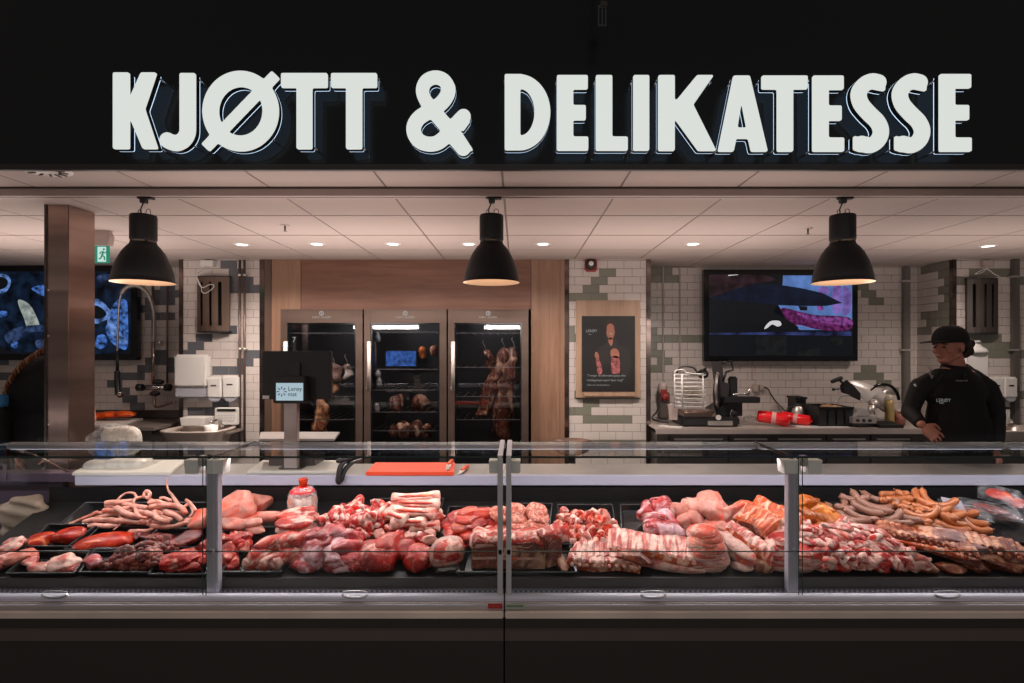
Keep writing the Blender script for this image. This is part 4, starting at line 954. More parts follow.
flat([(606,327),(608,322),(612,322),(614.5,326),(614.5,334),(612,339),(609,339),(606.5,334)],'skin_print','printed_face',2)
flat([(604.5,328),(606,321.5),(610.5,320),(615,322),(616.5,330),(615.5,337),(614.5,331),(613.5,325.5),(610,323.5),(607,326),(606.5,332)],pmat('printed hair',(.03,.015,.01),.5),'printed_hair',3)
flat([(609,338),(612,338),(613,342),(611,346),(608.5,342)],'skin_print','printed_neck',2)
flat([(595,353),(597,352),(599,356),(598,360),(595,357)],'skin_print','printed_hand',3)
flat([(596,359),(599,359),(601.5,366),(602,373),(598,374),(597,367)],'tattoo_print','printed_arm',3)
flat([(611,350),(616,348.5),(619,352),(619,357),(615,358),(611,356)],'skin_print','printed_hand',3)
flat([(612,357),(618.5,357),(620,366),(619,373),(612,373),(611,365)],'tattoo_print','printed_arm',3)
flat([(609,332.5),(611,333.8),(613,332.3),(611,334.8)],'text_white','printed_smile',4)
M['print']=emat('poster print',(.5,.48,.46),.6)
text_part('poster_logo','LERØY',.035,(X(591.5,yq),yq-.0012,Z(331,yq)),'print',sh,.0003,xs=1.0); text_part('poster_logo','mat',.018,(X(590,yq),yq-.0012,Z(334.3,yq)),'print',sh,.0003)
text_part('poster_text','"Trenger du tilberedningstips eller',.0258,(X(587,yq),yq-.0012,Z(375.6,yq)),'print',sh,.0003,'LEFT'); text_part('poster_text','middagsinspirasjon? Spør meg!"',.0268,(X(587,yq),yq-.0012,Z(380.2,yq)),'print',sh,.0003,'LEFT')
text_part('poster_text','Hilsen oss i ferskvaredisken',.0185,(X(587,yq),yq-.0012,Z(385,yq)),'print',sh,.0003,'LEFT')

# fire alarm
root=empty('fire_sounder',P(591,271.5,5.12),'red and black fire alarm sounder high on the white tiled pillar above the poster','fire alarm')
bm=new_bm(); box(bm,X(584.8,5.12),X(597,5.12),5.10,5.147,Z(271.5,5.12),Z(258.8,5.12),0,.012); part('housing',bm,pmat('red alarm plastic',(.30,.02,.02),.4),root,False)
bm=new_bm(); lathe(bm,[(.0005,5.07),(.035,5.07),(.048,5.08),(.05,5.10)],24,(X(590.8,5.1),0,Z(264.5,5.1)),axis='y'); part('speaker',bm,'black',root,True)
bm=new_bm(); lathe(bm,[(.0005,5.062),(.016,5.064),(.022,5.07)],20,(X(590.8,5.1),0,Z(263.8,5.1)),axis='y'); part('lens',bm,'white_pl',root,True)

# ------------------------------------------------------------ wall pipes
def pipe(px,Y,py0,py1,r,mat,label,clips=(),grp=None):
    x=X(px,Y); root=empty('wall_pipe',(x,Y,Z(py1,Y)),label,'pipe',grp)
    bm=new_bm(); tube(bm,[(x,Y,Z(py1,Y)),(x,Y,Z(py0,Y))],r,14); part('tube',bm,mat,root)
    for c in clips:
        bm=new_bm(); tube(bm,[(x,Y,Z(c,Y)-.012),(x,Y,Z(c,Y)+.012)],r*1.35,14); box(bm,x-r,x+r,Y,Y+.05,Z(c,Y)-.008,Z(c,Y)+.008); part('clip',bm,'steel',root)
zz0=CY+F*EYE/5.1
pipe(239.8,5.11,260,450,.0115,'wood_pole','left of the two slim brown pipes on the left white tiled pillar',(275,349),)
pipe(244.6,5.11,260,450,.0105,'wood_pole','right of the two slim brown pipes on the left white tiled pillar',(275,349))
pipe(153,5.55,282,383,.013,'wood_pole','slim brown pipe feeding the wall shower mixer at the left',(342,))
pipe(167.3,5.56,282,383,.009,'wood_pole','thin pipe right of the shower mixer pipe in the left corner',())
bm=new_bm(); x=X(906.8,5.56); box(bm,X(903.6,5.56),X(910,5.56),5.545,5.59,Z(433,5.56),ZC-.001,0,.008); box(bm,X(903,5.54),X(910.5,5.54),5.54,5.592,Z(282,5.54),Z(280,5.54),1); box(bm,X(903,5.54),X(910.5,5.54),5.54,5.592,Z(351,5.54),Z(349,5.54),1)
single('cable_duct',bm,[pmat('grey duct',(.17,.155,.14),.45,.2),'steel'],'vertical grey cable duct on the right rear wall beside the corner','duct')
bm=new_bm(); box(bm,X(1012.3,5.12),X(1018.5,5.12),5.10,5.147,Z(433,5.12),ZC-.001,0,.006); box(bm,X(1011.5,5.1),X(1019,5.1),5.095,5.147,Z(277.5,5.1),Z(275.5,5.1),1);box(bm,X(1011.5,5.1),X(1019,5.1),5.095,5.147,Z(351,5.1),Z(349,5.1),1)
single('cable_duct',bm,[pmat('grey duct b',(.13,.115,.10),.45,.3),'steel'],'vertical dark cable duct on the right pillar beside the wall grille','duct')
for px in (663.3,680.2):
    bm=new_bm(); box(bm,X(px-.8,5.58),X(px+.8,5.58),5.585,5.596,Z(373 if px>670 else 380,5.58),ZC-.001); single('cable_channel',bm,pmat('pale channel',(.36,.31,.28),.5),'slim pale vertical cable channel, %s one right of the poster pillar'%('left' if px<670 else 'right'),'cable channel')
bm=new_bm(); box(bm,X(752.3,5.58),X(753.6,5.58),5.585,5.596,Z(380,5.58),Z(361,5.58)); single('cable_channel',bm,'beige_paint','short pale cable channel from the right wall screen down to the sockets','cable channel')

# ------------------------------------------------------------ wall grilles (insect killers)
def grille(px0,px1,py0,py1,mat,label,side):
    Y=5.08; x0,x1=X(px0,Y),X(px1,Y); z1,z0=Z(py0,Y),Z(py1,Y); root=empty('wall_grille',((x0+x1)/2,5.1,z0),label,'insect lamp')
    n=16; out=[]
    for k in range(n+1):
        u=k/n; out.append((x0+(x1-x0)*u,5.105-.04*math.sin(PI*u)))
    bm=new_bm(); w_=(x1-x0)
    def shell(u0,u1,za,zb):
        pts=[(x0+w_*(u0+(u1-u0)*k/6),5.105-.04*math.sin(PI*(u0+(u1-u0)*k/6))) for k in range(7)]; bk=[(p[0],p[1]+.012) for p in pts[::-1]]
        prism(bm,pts+bk,za,zb,plane='xy')
    h=z1-z0
    shell(0,1,z0,z0+h*.10); shell(0,1,z1-h*.09,z1)
    for (a,b) in ((0,.13),(.22,.44),(.52,.70),(.80,1)): shell(a,b,z0+h*.10,z1-h*.09)
    part('curved_cover',bm,mat,root)
    bm=new_bm(); box(bm,x0+.01,x1-.01,5.122,5.14,z0+.01,z1-.01); part('back_box',bm,'black',root)
    bm=new_bm(); prism(bm,[(p[0],p[1]+.002) for p in out]+[(x1,5.14),(x0,5.14)],z1,z1+.012,plane='xy'); part('end_cap',bm,'black',root)
    bm=new_bm(); prism(bm,[(p[0],p[1]+.002) for p in out]+[(x1,5.14),(x0,5.14)],z0-.012,z0,plane='xy'); part('end_cap',bm,'black',root)
    for uu in (.35,.62):
        bm=new_bm(); tube(bm,[(x0+w_*uu,5.112,z0+.03),(x0+w_*uu,5.112,z1-.03)],.008,10); part('lamp_tube',bm,'steel_dark',root)
    return root
g=grille(195.5,228,277,331,pmat('bronze cover',(.13,.085,.062),.35,.4),'bronze slotted insect lamp high on the left white tiled pillar','l')
g2=grille(969.5,1000.5,279,332.5,pmat('dark bronze cover',(.075,.06,.052),.35,.4),'dark slotted insect lamp high on the right pillar above the man','r')
for px0,px1,lab in ((200,213,'left pillar above the bronze insect lamp'),(984,994,'right pillar above the dark insect lamp')):
    bm=new_bm(); box(bm,X(px0,5.1),X(px1,5.1),5.10,5.147,Z(266.5,5.1),Z(260,5.1),0,.005); single('junction_box',bm,'beige_paint' if px0>900 else 'white_pl','small pale junction box at the top of the '+lab,'junction box')
Yc=5.03
bm=new_bm(); tube(bm,smooth_open([P(206,266,5.09),P(201,271,5.05),P(196.5,274,5.0),P(198,280,Yc),P(201,286,Yc),P(202,292,Yc),P(206,293,Yc),P(212,289,Yc),P(214,285.5,Yc),P(210,284.5,Yc),P(203,287.5,Yc),P(199,284,Yc),P(197,278,Yc)],5),.004,8); single('cable_loop',bm,'cord_white','loose white cable looped over the front of the bronze insect lamp','cable',smooth=True)
bm=new_bm(); tube(bm,smooth_open([P(988,266,5.08),P(983,272,5.02),P(975,274,5.0),P(986,269,5.0),P(994,274,5.0),P(998,276,5.02),P(1006,281,5.08)],5),.0035,8); single('cable_loop',bm,'cord_white','thin pale cable lying over the top of the dark insect lamp','cable',smooth=True)

# ------------------------------------------------------------ dispensers
def towel(px0,px1,py0,py1,pys,label,Y=5.06):
    x0,x1=X(px0,Y),X(px1,Y); root=empty('towel_dispenser',((x0+x1)/2,5.08,Z(py1,Y)),label,'towel dispenser')
    bm=new_bm(); box(bm,x0,x1,Y,5.146,Z(pys,Y),Z(py0,Y),0,.02,4); part('cover',bm,'white_pl',root,False)
    bm=new_bm(); box(bm,x0+.004,x1-.004,Y+.012,5.146,Z(py1-4,Y),Z(pys,Y),0,.012,3); part('lower_body',bm,'grey_pl',root)
    bm=new_bm(); xm=(x0+x1)/2; lathe(bm,[(.0005,Y-.002),(.006,Y-.002),(.006,Y+.003)],12,(xm,0,Z(pys-2.5,Y)),axis='y'); part('lock',bm,'steel',root)
    bm=new_bm(); prism(bm,[(xm-.06,Z(py1-4,Y)),(xm+.06,Z(py1-4,Y)),(xm+.045,Z(py1,Y)),(xm-.05,Z(py1,Y)-.01)],Y+.05,Y+.053); part('paper_sheet',bm,pmat('paper',(.6,.58,.55),.8),root)
def soap(px0,px1,py0,py1,label,Y=5.06):
    x0,x1=X(px0,Y),X(px1,Y); root=empty('soap_dispenser',((x0+x1)/2,5.1,Z(py1,Y)),label,'soap dispenser','white soap dispensers')
    w=x1-x0; za,zb=Z(py1,Y),Z(py0,Y)
    bm=new_bm(); box(bm,x0,x1,Y,5.146,za+.035,zb,0,.013,3); part('body',bm,'white_pl' if px0<900 else 'white_pl',root)
    bm=new_bm(); prism(bm,[(x0+w*.08,za+.036),(x0+w*.2,za+.012),(x0+w*.4,za),(x0+w*.6,za),(x0+w*.8,za+.012),(x0+w*.92,za+.036)],Y+.005,5.12,0,.003); part('push_lever',bm,'grey_pl',root)
    bm=new_bm(); box(bm,x0+w*.3,x0+w*.68,Y-.002,Y+.002,zb-.085,zb-.072); part('window',bm,'black',root)
towel(173,206.5,354.5,402,387.5,'large white paper towel dispenser on the left white tiled pillar')
soap(206.5,221,377,402,'white soap dispenser right of the left towel dispenser, nearest to it'); soap(222,237.5,376,402,'white soap dispenser beside the twin pipes on the left pillar')
towel(966,990,353,402,387,'white paper towel dispenser half hidden behind the man',5.06)
soap(991.5,1004,377,402,'white soap dispenser just right of the man'); soap(1005,1018.5,377,402,'white soap dispenser at the far right edge, over the dark duct',5.045)
bm=new_bm(); root=empty('refill_bottle',P(977,357,5.06),'white bottle on top of the towel dispenser behind the cap-wearing man','bottle')
x=X(977,5.08); lathe(bm,[(.001,Z(353.5,5.08)),(.10,Z(353.5,5.08)),(.105,Z(351,5.08)),(.08,Z(348.5,5.08)),(.035,Z(345.5,5.08)),(.03,Z(342.5,5.08)),(.001,Z(342.5,5.08))],24,(x,5.08-.0,0)); bmesh.ops.scale(bm,vec=(1,.45,1),verts=bm.verts[:],space=Matrix.Translation((-x,-5.08,0))); part('body',bm,'white_pl',root,True)
bm=new_bm(); lathe(bm,[(.028,Z(342.5,5.08)),(.028,Z(340.5,5.08)),(.001,Z(340.5,5.08))],16,(x,5.08,0)); part('cap',bm,'grey_pl',root,True)
# ------------------------------------------------------------ right kitchen worktop
HK=.92
M['cab']=pmat('cabinet steel',(.12,.10,.09),.35,.7,var=.15,vscale=4)
M['ktop']=pmat('kitchen worktop steel',(.50,.43,.39),.3,.4,var=.12,vscale=4)
root=empty('kitchen_counter',(2.6,5.2,0),'long steel kitchen counter with drawers along the right rear wall','kitchen counter')
kx0,kx1=X(655,4.9),4.02
bm=new_bm(); box(bm,kx0,kx1,4.86,YR-.006,HK-.012,HK,0,.003); box(bm,kx0,kx1,4.852,4.88,HK-.045,HK,0,.003); part('worktop',bm,'ktop',root)
bm=new_bm(); box(bm,kx0+.02,kx1-.01,4.92,YR-.01,.12,HK-.05); part('carcass',bm,'cab',root)
xs=[X(p,4.9) for p in (668,728,772,826,870,914)]
for i in range(5):
    bm=new_bm(); box(bm,xs[i]+.01,xs[i+1]-.01,4.895,4.919,.30,HK-.062,0,.004); dr=part('drawer',bm,'steel_dark',root)
    bm=new_bm(); box(bm,xs[i]+.05,xs[i+1]-.05,4.875,4.895,HK-.10,HK-.088,0,.003); part('handle',bm,'steel',dr)
for px in (657,700,760,820,880):
    bm=new_bm(); tube(bm,[(X(px,4.9),4.93,0),(X(px,4.9),4.93,.12)],.02,10); part('leg',bm,'steel',root)
# left wash bench
M['bench']=pmat('bench steel',(.24,.20,.175),.35,.4,var=.15,vscale=4)
root=empty('wash_bench',(-3.9,5.2,0),'steel wash bench under the left wall screen','bench')
bm=new_bm(); box(bm,-5.2,X(183,5.3)-.05,4.95,YR-.006,HK-.03,HK,0,.003); part('worktop',bm,'bench',root)
bm=new_bm(); box(bm,-5.2,X(183,5.3)-.05,YR-.03,YR-.006,HK+.002,HK+.085,0,.002); part('splashback',bm,'steel_dark',root)
bm=new_bm(); box(bm,-5.15,X(183,5.3)-.1,5.0,YR-.03,.1,HK-.032); part('cabinet',bm,'cab',root)
for x in (-5.1,-4.2,-3.35):
    bm=new_bm(); tube(bm,[(x,5.03,0),(x,5.03,.1)],.02,10); part('leg',bm,'steel',root)
bm=new_bm(); prism(bm,[(X(70,5.0),5.0),(X(112,4.9),4.98),(X(143,5.45),5.45),(X(88,5.45),5.45)],HK+.001,HK+.022,0,.003,plane='xy'); single('cutting_board',bm,'board_white','white cutting board under the salmon on the left wash bench','cutting board')
M['salmon']=meat_mat('salmon',(.75,.10,.03),(.62,.07,.02),(.85,.30,.15),.35,14,(.4,1,3),.35)
for i,(px,py,r,w) in enumerate(((100,415.5,.07,18),(113,414.5,.055,18),(125,414,.06,16))):
    bm=new_bm(); lump(bm,P(px,py,5.30),(w*.0055,.09,.03),40+i,.15,9,rot=Euler((0,.06,.5)).to_matrix()); single('salmon_fillet',bm,'salmon','orange salmon fillet on the rear cutting board, %s'%('just right of the column','in the middle','at the right end')[i],'fish',smooth=True)
# pre-rinse shower
root=empty('rinse_shower',P(153,388,5.5),'wall-mounted spring rinse shower with arching hose beside the left wall screen','rinse shower')
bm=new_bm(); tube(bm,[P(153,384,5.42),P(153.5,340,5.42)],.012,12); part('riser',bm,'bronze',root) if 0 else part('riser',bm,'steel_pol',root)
pts=smooth_open([P(153.5,342,5.42),P(154,318,5.40),P(152,304,5.38),P(147,293,5.36),P(139,286.5,5.34),P(131,286,5.32),P(124,290,5.30),P(120,299,5.28),P(118.5,315,5.27),P(117.8,335,5.27),P(117.3,352,5.27)],8)
bm=new_bm(); 
tube(bm,pts,.009,10); part('hose',bm,'steel',root)
hel=[];L=len(pts); half=pts[:int(L*.66)]
for i in range(len(half)*8):
    u=i/8; k=min(int(u),len(half)-2); p=half[k].lerp(half[k+1],u-k); d=(half[k+1]-half[k]).normalized(); a,b=frame_from(d); t=i*1.35; hel.append(p+(a*math.cos(t)+b*math.sin(t))*.019)
bm=new_bm(); tube(bm,hel,.0036,5,smooth=True); part('spring',bm,'steel',root)
bm=new_bm(); tube(bm,[P(117.3,351,5.27),P(117.3,372,5.27)],[.012,.014],12); tube(bm,smooth_open([P(117.3,371,5.27),P(117.3,380,5.27),P(118,391,5.26),P(121,396,5.25)],4),.024,12); part('spray_handle',bm,'black',root)
bm=new_bm(); lathe(bm,[(.001,0),(.02,0),(.026,.02),(.022,.035),(.001,.035)],14,P(120,395.5,5.24)); part('spray_head',bm,'chrome',root,True)
bm=new_bm(); tube(bm,[P(139.5,387.5,5.46),P(170,387.5,5.46)],.026,16); part('mixer_body',bm,'chrome',root)
for px in (140,168):
    bm=new_bm(); tube(bm,[P(px-2.5,387.5,5.46),P(px+2.5,387.5,5.46)],.035,14); part('mixer_knob',bm,'black',root)
for px,py in ((158,382),(155,393.5)):
    bm=new_bm(); ellipsoid(bm,P(px,py,5.44),(.06 if py<390 else .05,.04,.028),14,8); part('valve',bm,'black',root)
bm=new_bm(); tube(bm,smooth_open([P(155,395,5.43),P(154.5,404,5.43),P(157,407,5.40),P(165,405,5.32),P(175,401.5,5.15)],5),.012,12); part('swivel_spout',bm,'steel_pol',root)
bm=new_bm(); tube(bm,[P(156,343.2,5.40),P(161,343.2,5.40)],.012,10); lathe(bm,[(.001,-.01),(.03,-.008),(.03,.008),(.001,.01)],8,P(160.5,343,5.40),axis='x'); part('wall_bracket',bm,'steel',root)
# hand basin on left pilaster
def basin(px0,px1,Y0,Y1,pyt,label):
    root=empty('hand_basin',(X((px0+px1)/2,(Y0+Y1)/2),(Y0+Y1)/2,0),label,'wash basin'); z=Z(pyt,Y0)
    x0,x1=X(px0,Y0),X(px1,Y0); cx,cy=(x0+x1)/2,(Y0+Y1)/2; rx,ry=(x1-x0)/2,(Y1-Y0)/2
    def rr(k,n=40,e=.55): return [(cx+rx*k*math.copysign(abs(math.cos(2*PI*i/n))**e,math.cos(2*PI*i/n)),cy+ry*k*math.copysign(abs(math.sin(2*PI*i/n))**e,math.sin(2*PI*i/n))) for i in range(n)]
    bm=new_bm(); prev=None
    for k,zz in ((.55,z-.17),(.8,z-.13),(.93,z-.03),(1.0,z-.012),(1.0,z),(.92,z),(.86,z-.03),(.7,z-.12),(.4,z-.14)):
        ring=[bm.verts.new((p[0],p[1],zz)) for p in rr(k)]
        if prev: 
            for i in range(40): f=bm.faces.new((prev[i],prev[(i+1)%40],ring[(i+1)%40],ring[i])); f.smooth=True
        prev=ring
    bm.faces.new(prev); part('bowl',bm,'basin_steel',root)
    bm=new_bm(); box(bm,cx-rx*.6,cx+rx*.6,cy-.05,Y1,0,z-.18); part('pedestal',bm,'steel_dark',root)
    bm=new_bm(); lathe(bm,[(.022,z-.01),(.022,z+.05),(.016,z+.075),(.001,z+.08)],14,(cx+.12,Y1-.05,0)); tube(bm,smooth_open([(cx+.12,Y1-.05,z+.04),(cx+.10,Y1-.12,z+.06),(cx+.07,Y1-.18,z+.04)],4),.012,10); part('tap',bm,'chrome',root,True)
    bm=new_bm(); tube(bm,[(cx+.12,Y1-.05,z+.075),(cx+.08,Y1-.05,z+.115)],.008,8); part('tap_lever',bm,'chrome',root)
    return cx,cy,z
M['basin_steel']=pmat('basin steel',(.62,.53,.47),.3,.4)
bx,by,bz=basin(152,216,4.68,5.12,432,'steel hand basin with tap below the left towel dispenser')
bm=new_bm(); prism(bm,[(X(181,4.9),Z(426,4.9)),(X(203,4.9),Z(426,4.9)),(X(205,4.9),Z(418,4.9)),(X(179.5,4.9),Z(418,4.9))],4.9,5.05,0,.004); single('soap_tub',bm,'white_pl','small white tub on the rim of the left hand basin','tub')
bm=new_bm(); lathe(bm,[(.05,Z(433,4.75)),(.055,Z(426,4.75)),(.05,Z(426,4.75)),(.046,Z(432,4.75)),(.001,Z(432,4.75))],24,(X(208,4.75),4.80,0)); single('cup',bm,'white_pl','small white cup on the right rim of the left hand basin','cup',smooth=True)
# perforated white box + lid
root=empty('perforated_bin',P(226,426,5.05),'white perforated box with a dark slot on the left pillar below the soap dispensers','box')
bm=new_bm(); box(bm,X(214.5,5.05),X(236.5,5.05),5.05,5.14,Z(425,5.05),Z(408,5.05),0,.006); part('body',bm,'white_pl',root)
bm=new_bm(); box(bm,X(216.5,5.04),X(235,5.04),5.046,5.052,Z(411.5,5.04),Z(409,5.04)); part('slot',bm,'black',root)
bm=new_bm(); xs_=[]
for r_ in range(3):
    for c_ in range(6): box(bm,X(217.5+c_*3+r_%2,5.04),X(218.6+c_*3+r_%2,5.04),5.046,5.0505,Z(415.5+r_*2.6,5.04)-.004,Z(415.5+r_*2.6,5.04)+.004)
part('holes',bm,'grey_pl',root)
bm=new_bm(); box(bm,X(221,5.0),X(238,5.0),4.85,5.14,Z(430,5.0)-.02,Z(430,5.0),0,.003); single('side_shelf',bm,'bench','small steel side shelf right of the left hand basin','shelf')
bx2,by2,bz2=basin(1000,1062,4.68,5.12,431,'steel hand basin at the right edge behind the man')
bm=new_bm(); box(bm,X(1002,5.0),X(1010.5,5.0),5.0,5.12,Z(424,5.0),Z(408,5.0),0,.005); box(bm,X(1001,5.0),X(1010.8,5.0),4.995,5.125,Z(409,5),Z(407.3,5),1); single('white_carton',bm,['white_pl','black'],'white box with dark lid at the right edge below the soap dispensers','box')

# ------------------------------------------------------------ slicers
zk=HK+.001
def slicer_black():
    Y=5.15; root=empty('meat_slicer',(X(712,Y),Y,zk),'black flywheel-type meat slicer with white wire rack at the left end of the kitchen counter','slicer')
    bm=new_bm(); box(bm,X(682,4.98),X(740,4.98),4.98,5.40,zk+.012,zk+.085,0,.012); part('base',bm,'black',root)
    bm=new_bm(); 
    for px in (685,737):
        for y in (5.0,5.36): lathe(bm,[(.001,zk),(.022,zk),(.022,zk+.012)],12,(X(px,5.0),y,0))
    part('feet',bm,'black',root) if 0 else bm.free()
    for px in (686,736):
        for y in (5.02,5.36):
            bm=new_bm(); lathe(bm,[(.001,zk),(.022,zk),(.022,zk+.013),(.001,zk+.013)],12,(X(px,5.0),y,0)); part('foot',bm,'black',root)
    bm=new_bm(); box(bm,X(708,4.97),X(733,4.97),4.972,4.98,Z(425.5,4.97),Z(421,4.97),0,.002); part('control_panel',bm,'steel',root)
    bm=new_bm(); prism(bm,[(X(713,5.1),zk+.086),(X(741,5.1),zk+.086),(X(741,5.1),Z(402,5.1)),(X(731,5.1),Z(398,5.1)),(X(714,5.1),Z(410,5.1))],5.06,5.34,0,.01); part('motor_housing',bm,'black',root)
    bm=new_bm(); lathe(bm,[(.001,5.03),(.036,5.03),(.042,5.06)],24,(X(734.5,5.05),0,Z(413.5,5.05)),axis='y'); part('thickness_dial',bm,'black',root,True)
    bm=new_bm(); tube(bm,[(X(734.5,5.03)+.038*math.cos(t),5.028,Z(413.5,5.03)+.038*math.sin(t)) for t in [PI*.6+PI*k/10 for k in range(11)]],.004,6); part('dial_ring',bm,'chrome',root)
    # blade disc, edge-on, tilted
    m=Euler((0,R(-8),R(62))).to_matrix()
    t=new_bm(); lathe(t,[(.001,-.02),(.12,-.018),(.165,-.006),(.168,0),(.165,.004),(.001,.012)],44,(0,0,0),axis='y')
    for v in t.verts: v.co=m@v.co+P(716,391,5.10)
    part('blade_guard',t,pmat('dark grey cast metal',(.07,.065,.06),.35,.6),root,True)
    t=new_bm(); lathe(t,[(.150,-.024),(.170,-.010),(.172,-.004)],44,(0,0,0),axis='y')
    for v in t.verts: v.co=m@v.co+P(717,390,5.10)
    part('blade',t,'steel',root,True)
    bm=new_bm(); prism(bm,[(X(712,5.1),Z(362,5.1)),(X(722,5.1),Z(361,5.1)),(X(722.5,5.1),Z(382,5.1)),(X(729,5.1),Z(384,5.1)),(X(728,5.1),Z(400,5.1)),(X(716,5.1),Z(398,5.1)),(X(714,5.1),Z(376,5.1))],5.08,5.13,0,.006); part('arm',bm,pmat('grey black arm',(.035,.03,.03),.4),root)
    bm=new_bm()
    q=[P(722,363.5,5.08),P(731,361,5.08),P(733,370,5.08),P(726,372,5.08)]
    tube(bm,q,.011,8); tube(bm,[P(726,372,5.08),P(723,381,5.08)],.012,8); part('top_handle',bm,'black',root)
    bm=new_bm(); box(bm,X(729,5.12),X(738,5.12),5.12,5.16,Z(401,5.12),Z(376.5,5.12),0,.012); part('guard_plate',bm,'black',root)
    bm=new_bm(); box(bm,X(724,5.0),X(760,5.0),4.99,5.11,Z(403,5.0),Z(397,5.0),0,.006); part('slide_tray',bm,'black',root)
    bm=new_bm(); tube(bm,[P(733,394.5,5.0),P(749,394,5.0)],.009,10); tube(bm,[P(749,396,5.0),P(750,388,5.0)],.008,8); part('tray_rod',bm,'chrome',root)
    bm=new_bm(); box(bm,X(684,5.0),X(716,5.0),5.0,5.2,Z(417,5.0),Z(411,5.0),0,.004); tube(bm,[P(684,412,4.98),P(714,411.5,4.98)],.010,10); part('carriage',bm,'steel_pol',root)
    bm=new_bm(); tube(bm,[P(718.5,417.5,4.95),P(718.5,417.5,4.99)],.024,16); part('carriage_knob',bm,'steel',root)
    bm=new_bm(); prism(bm,[(X(668,4.98),Z(405,4.98)),(X(673.5,4.98),Z(404,4.98)),(X(673,4.98),Z(407,4.98)),(X(678,4.98),Z(409,4.98)),(X(677.5,4.98),Z(420,4.98)),(X(670,4.98),Z(420,4.98)),(X(669.5,4.98),Z(408,4.98))],4.98,5.02,0,.004); part('side_bracket',bm,'beige_paint',root)
slicer_black()
# wire rack of the slicer
Y=5.0; root=empty('wire_rack',P(688,409,5.02),'white wire rack of stacked trays standing on the black slicer','rack')
for i in range(9):
    py=374.5+i*3.9
    bm=new_bm(); tube(bm,[P(674,py,4.98),P(675,py+.4,4.94),P(705,py+.8,4.94),P(706,py,4.98),P(705.5,py-.3,5.12),P(674,py-.3,5.12),P(674,py,4.98)],.0042,6); part('wire_tier',bm,'white_pl',root)
for px in (674.5,682,703):
    bm=new_bm(); tube(bm,[P(px,374,4.935),P(px+.4,407.5,4.935)],.008 if px==682 else .0055,8); part('upright',bm,'white_pl',root)
bm=new_bm(); tube(bm,smooth_open([P(674.5,374,4.935),P(676,370.5,4.935),P(684,370,4.935),P(687,373,4.935),P(704,374.5,4.935)],4),.0065,8); part('handle',bm,'white_pl',root)
bm=new_bm(); tube(bm,smooth_open([P(677,373,5.0),P(680,367.5,5.0),P(692,367.3,5.0),P(698,373,5.0)],4),.007,8); 
part('black_handle',bm,'black',root)
for i in range(4):
    bm=new_bm(); py=387+i*5.2; xs0=X(676,5.0); 
    for k in range(9): box(bm,X(685+k*2,4.96),X(686.1+k*2,4.96),4.955,5.10,Z(py+1.2,4.96),Z(py,4.96))
    box(bm,X(684,5),X(703.5,5),5.1,5.11,Z(py+1.2,5),Z(py,5))
    part('tray_insert',bm,pmat('cream plastic',(.45,.38,.28),.5),root)
bm=new_bm(); ellipsoid(bm,P(703,374,5.08),(.05,.05,.045),16,10); tube(bm,[P(700,371,5.04),P(706,368.5,5.04)],.012,8); single('black_grip',bm,'black','rounded black cap behind the top right corner of the white wire rack','knob',smooth=True)
# red fire/power box left
root=empty('power_socket',P(665,402,5.5),'grey power plug box with round red socket in the corner left of the black slicer','socket')
bm=new_bm(); round_tube(bm,[P(662.5,386,5.5),P(662.5,391,5.5)],.045,14); part('bell',bm,'grey_brown',root) if 'grey_brown' in M else part('bell',bm,'beige_paint',root)
bm=new_bm(); box(bm,X(659.5,5.5),X(669,5.5),5.46,5.59,Z(418,5.5),Z(392,5.5),0,.01); part('box',bm,pmat('grey brown plastic',(.12,.095,.085),.5),root)
bm=new_bm(); lathe(bm,[(.001,5.43),(.028,5.43),(.036,5.44),(.036,5.46)],20,(X(665.5,5.44),0,Z(397.5,5.44)),axis='y'); box(bm,X(661,5.45),X(667,5.45),5.45,5.46,Z(400,5.45),Z(389.5,5.45)); part('red_socket',bm,pmat('red socket',(.30,.03,.03),.4),root)
bm=new_bm(); tube(bm,smooth_open([P(660,405,5.45),P(656.5,412,5.4),P(652,418,5.3),P(658,421,5.2),P(668,422.5,5.1)],5),.008,8); part('cable',bm,'cord_black',root)
bm=new_bm(); prism(bm,[(X(658,5.05),5.03),(X(680,4.92),4.90),(X(684,4.95),4.96),(X(662,5.1),5.1)],zk,zk+.004,plane='xy'); single('paper_sheet',bm,'white_pl','printed sheet of paper at the left front corner of the kitchen counter','paper')
# sockets
for i,(p0,p1,q0,q1) in enumerate(((753.5,759,384.5,392),(760,764.5,385,390.5))):
    root=empty('wall_socket',P((p0+p1)/2,q1,5.59),'small pale wall socket under the right wall screen, %s of the pair'%('left','right')[i],'socket')
    bm=new_bm(); box(bm,X(p0,5.55),X(p1,5.55),5.55,5.596,Z(q1,5.55),Z(q0,5.55),0,.006); part('housing',bm,pmat('cream socket',(.42,.36,.31),.5),root)
bm=new_bm(); tube(bm,smooth_open([P(764,387,5.54),P(768,389,5.52),P(772,396,5.5),P(778,404,5.48),P(785,411,5.45),P(789,417,5.4),P(791,421,5.35)],6),.006,8); single('power_cable',bm,'cord_black','black cable curving down from the right socket to the counter','cable',smooth=True)
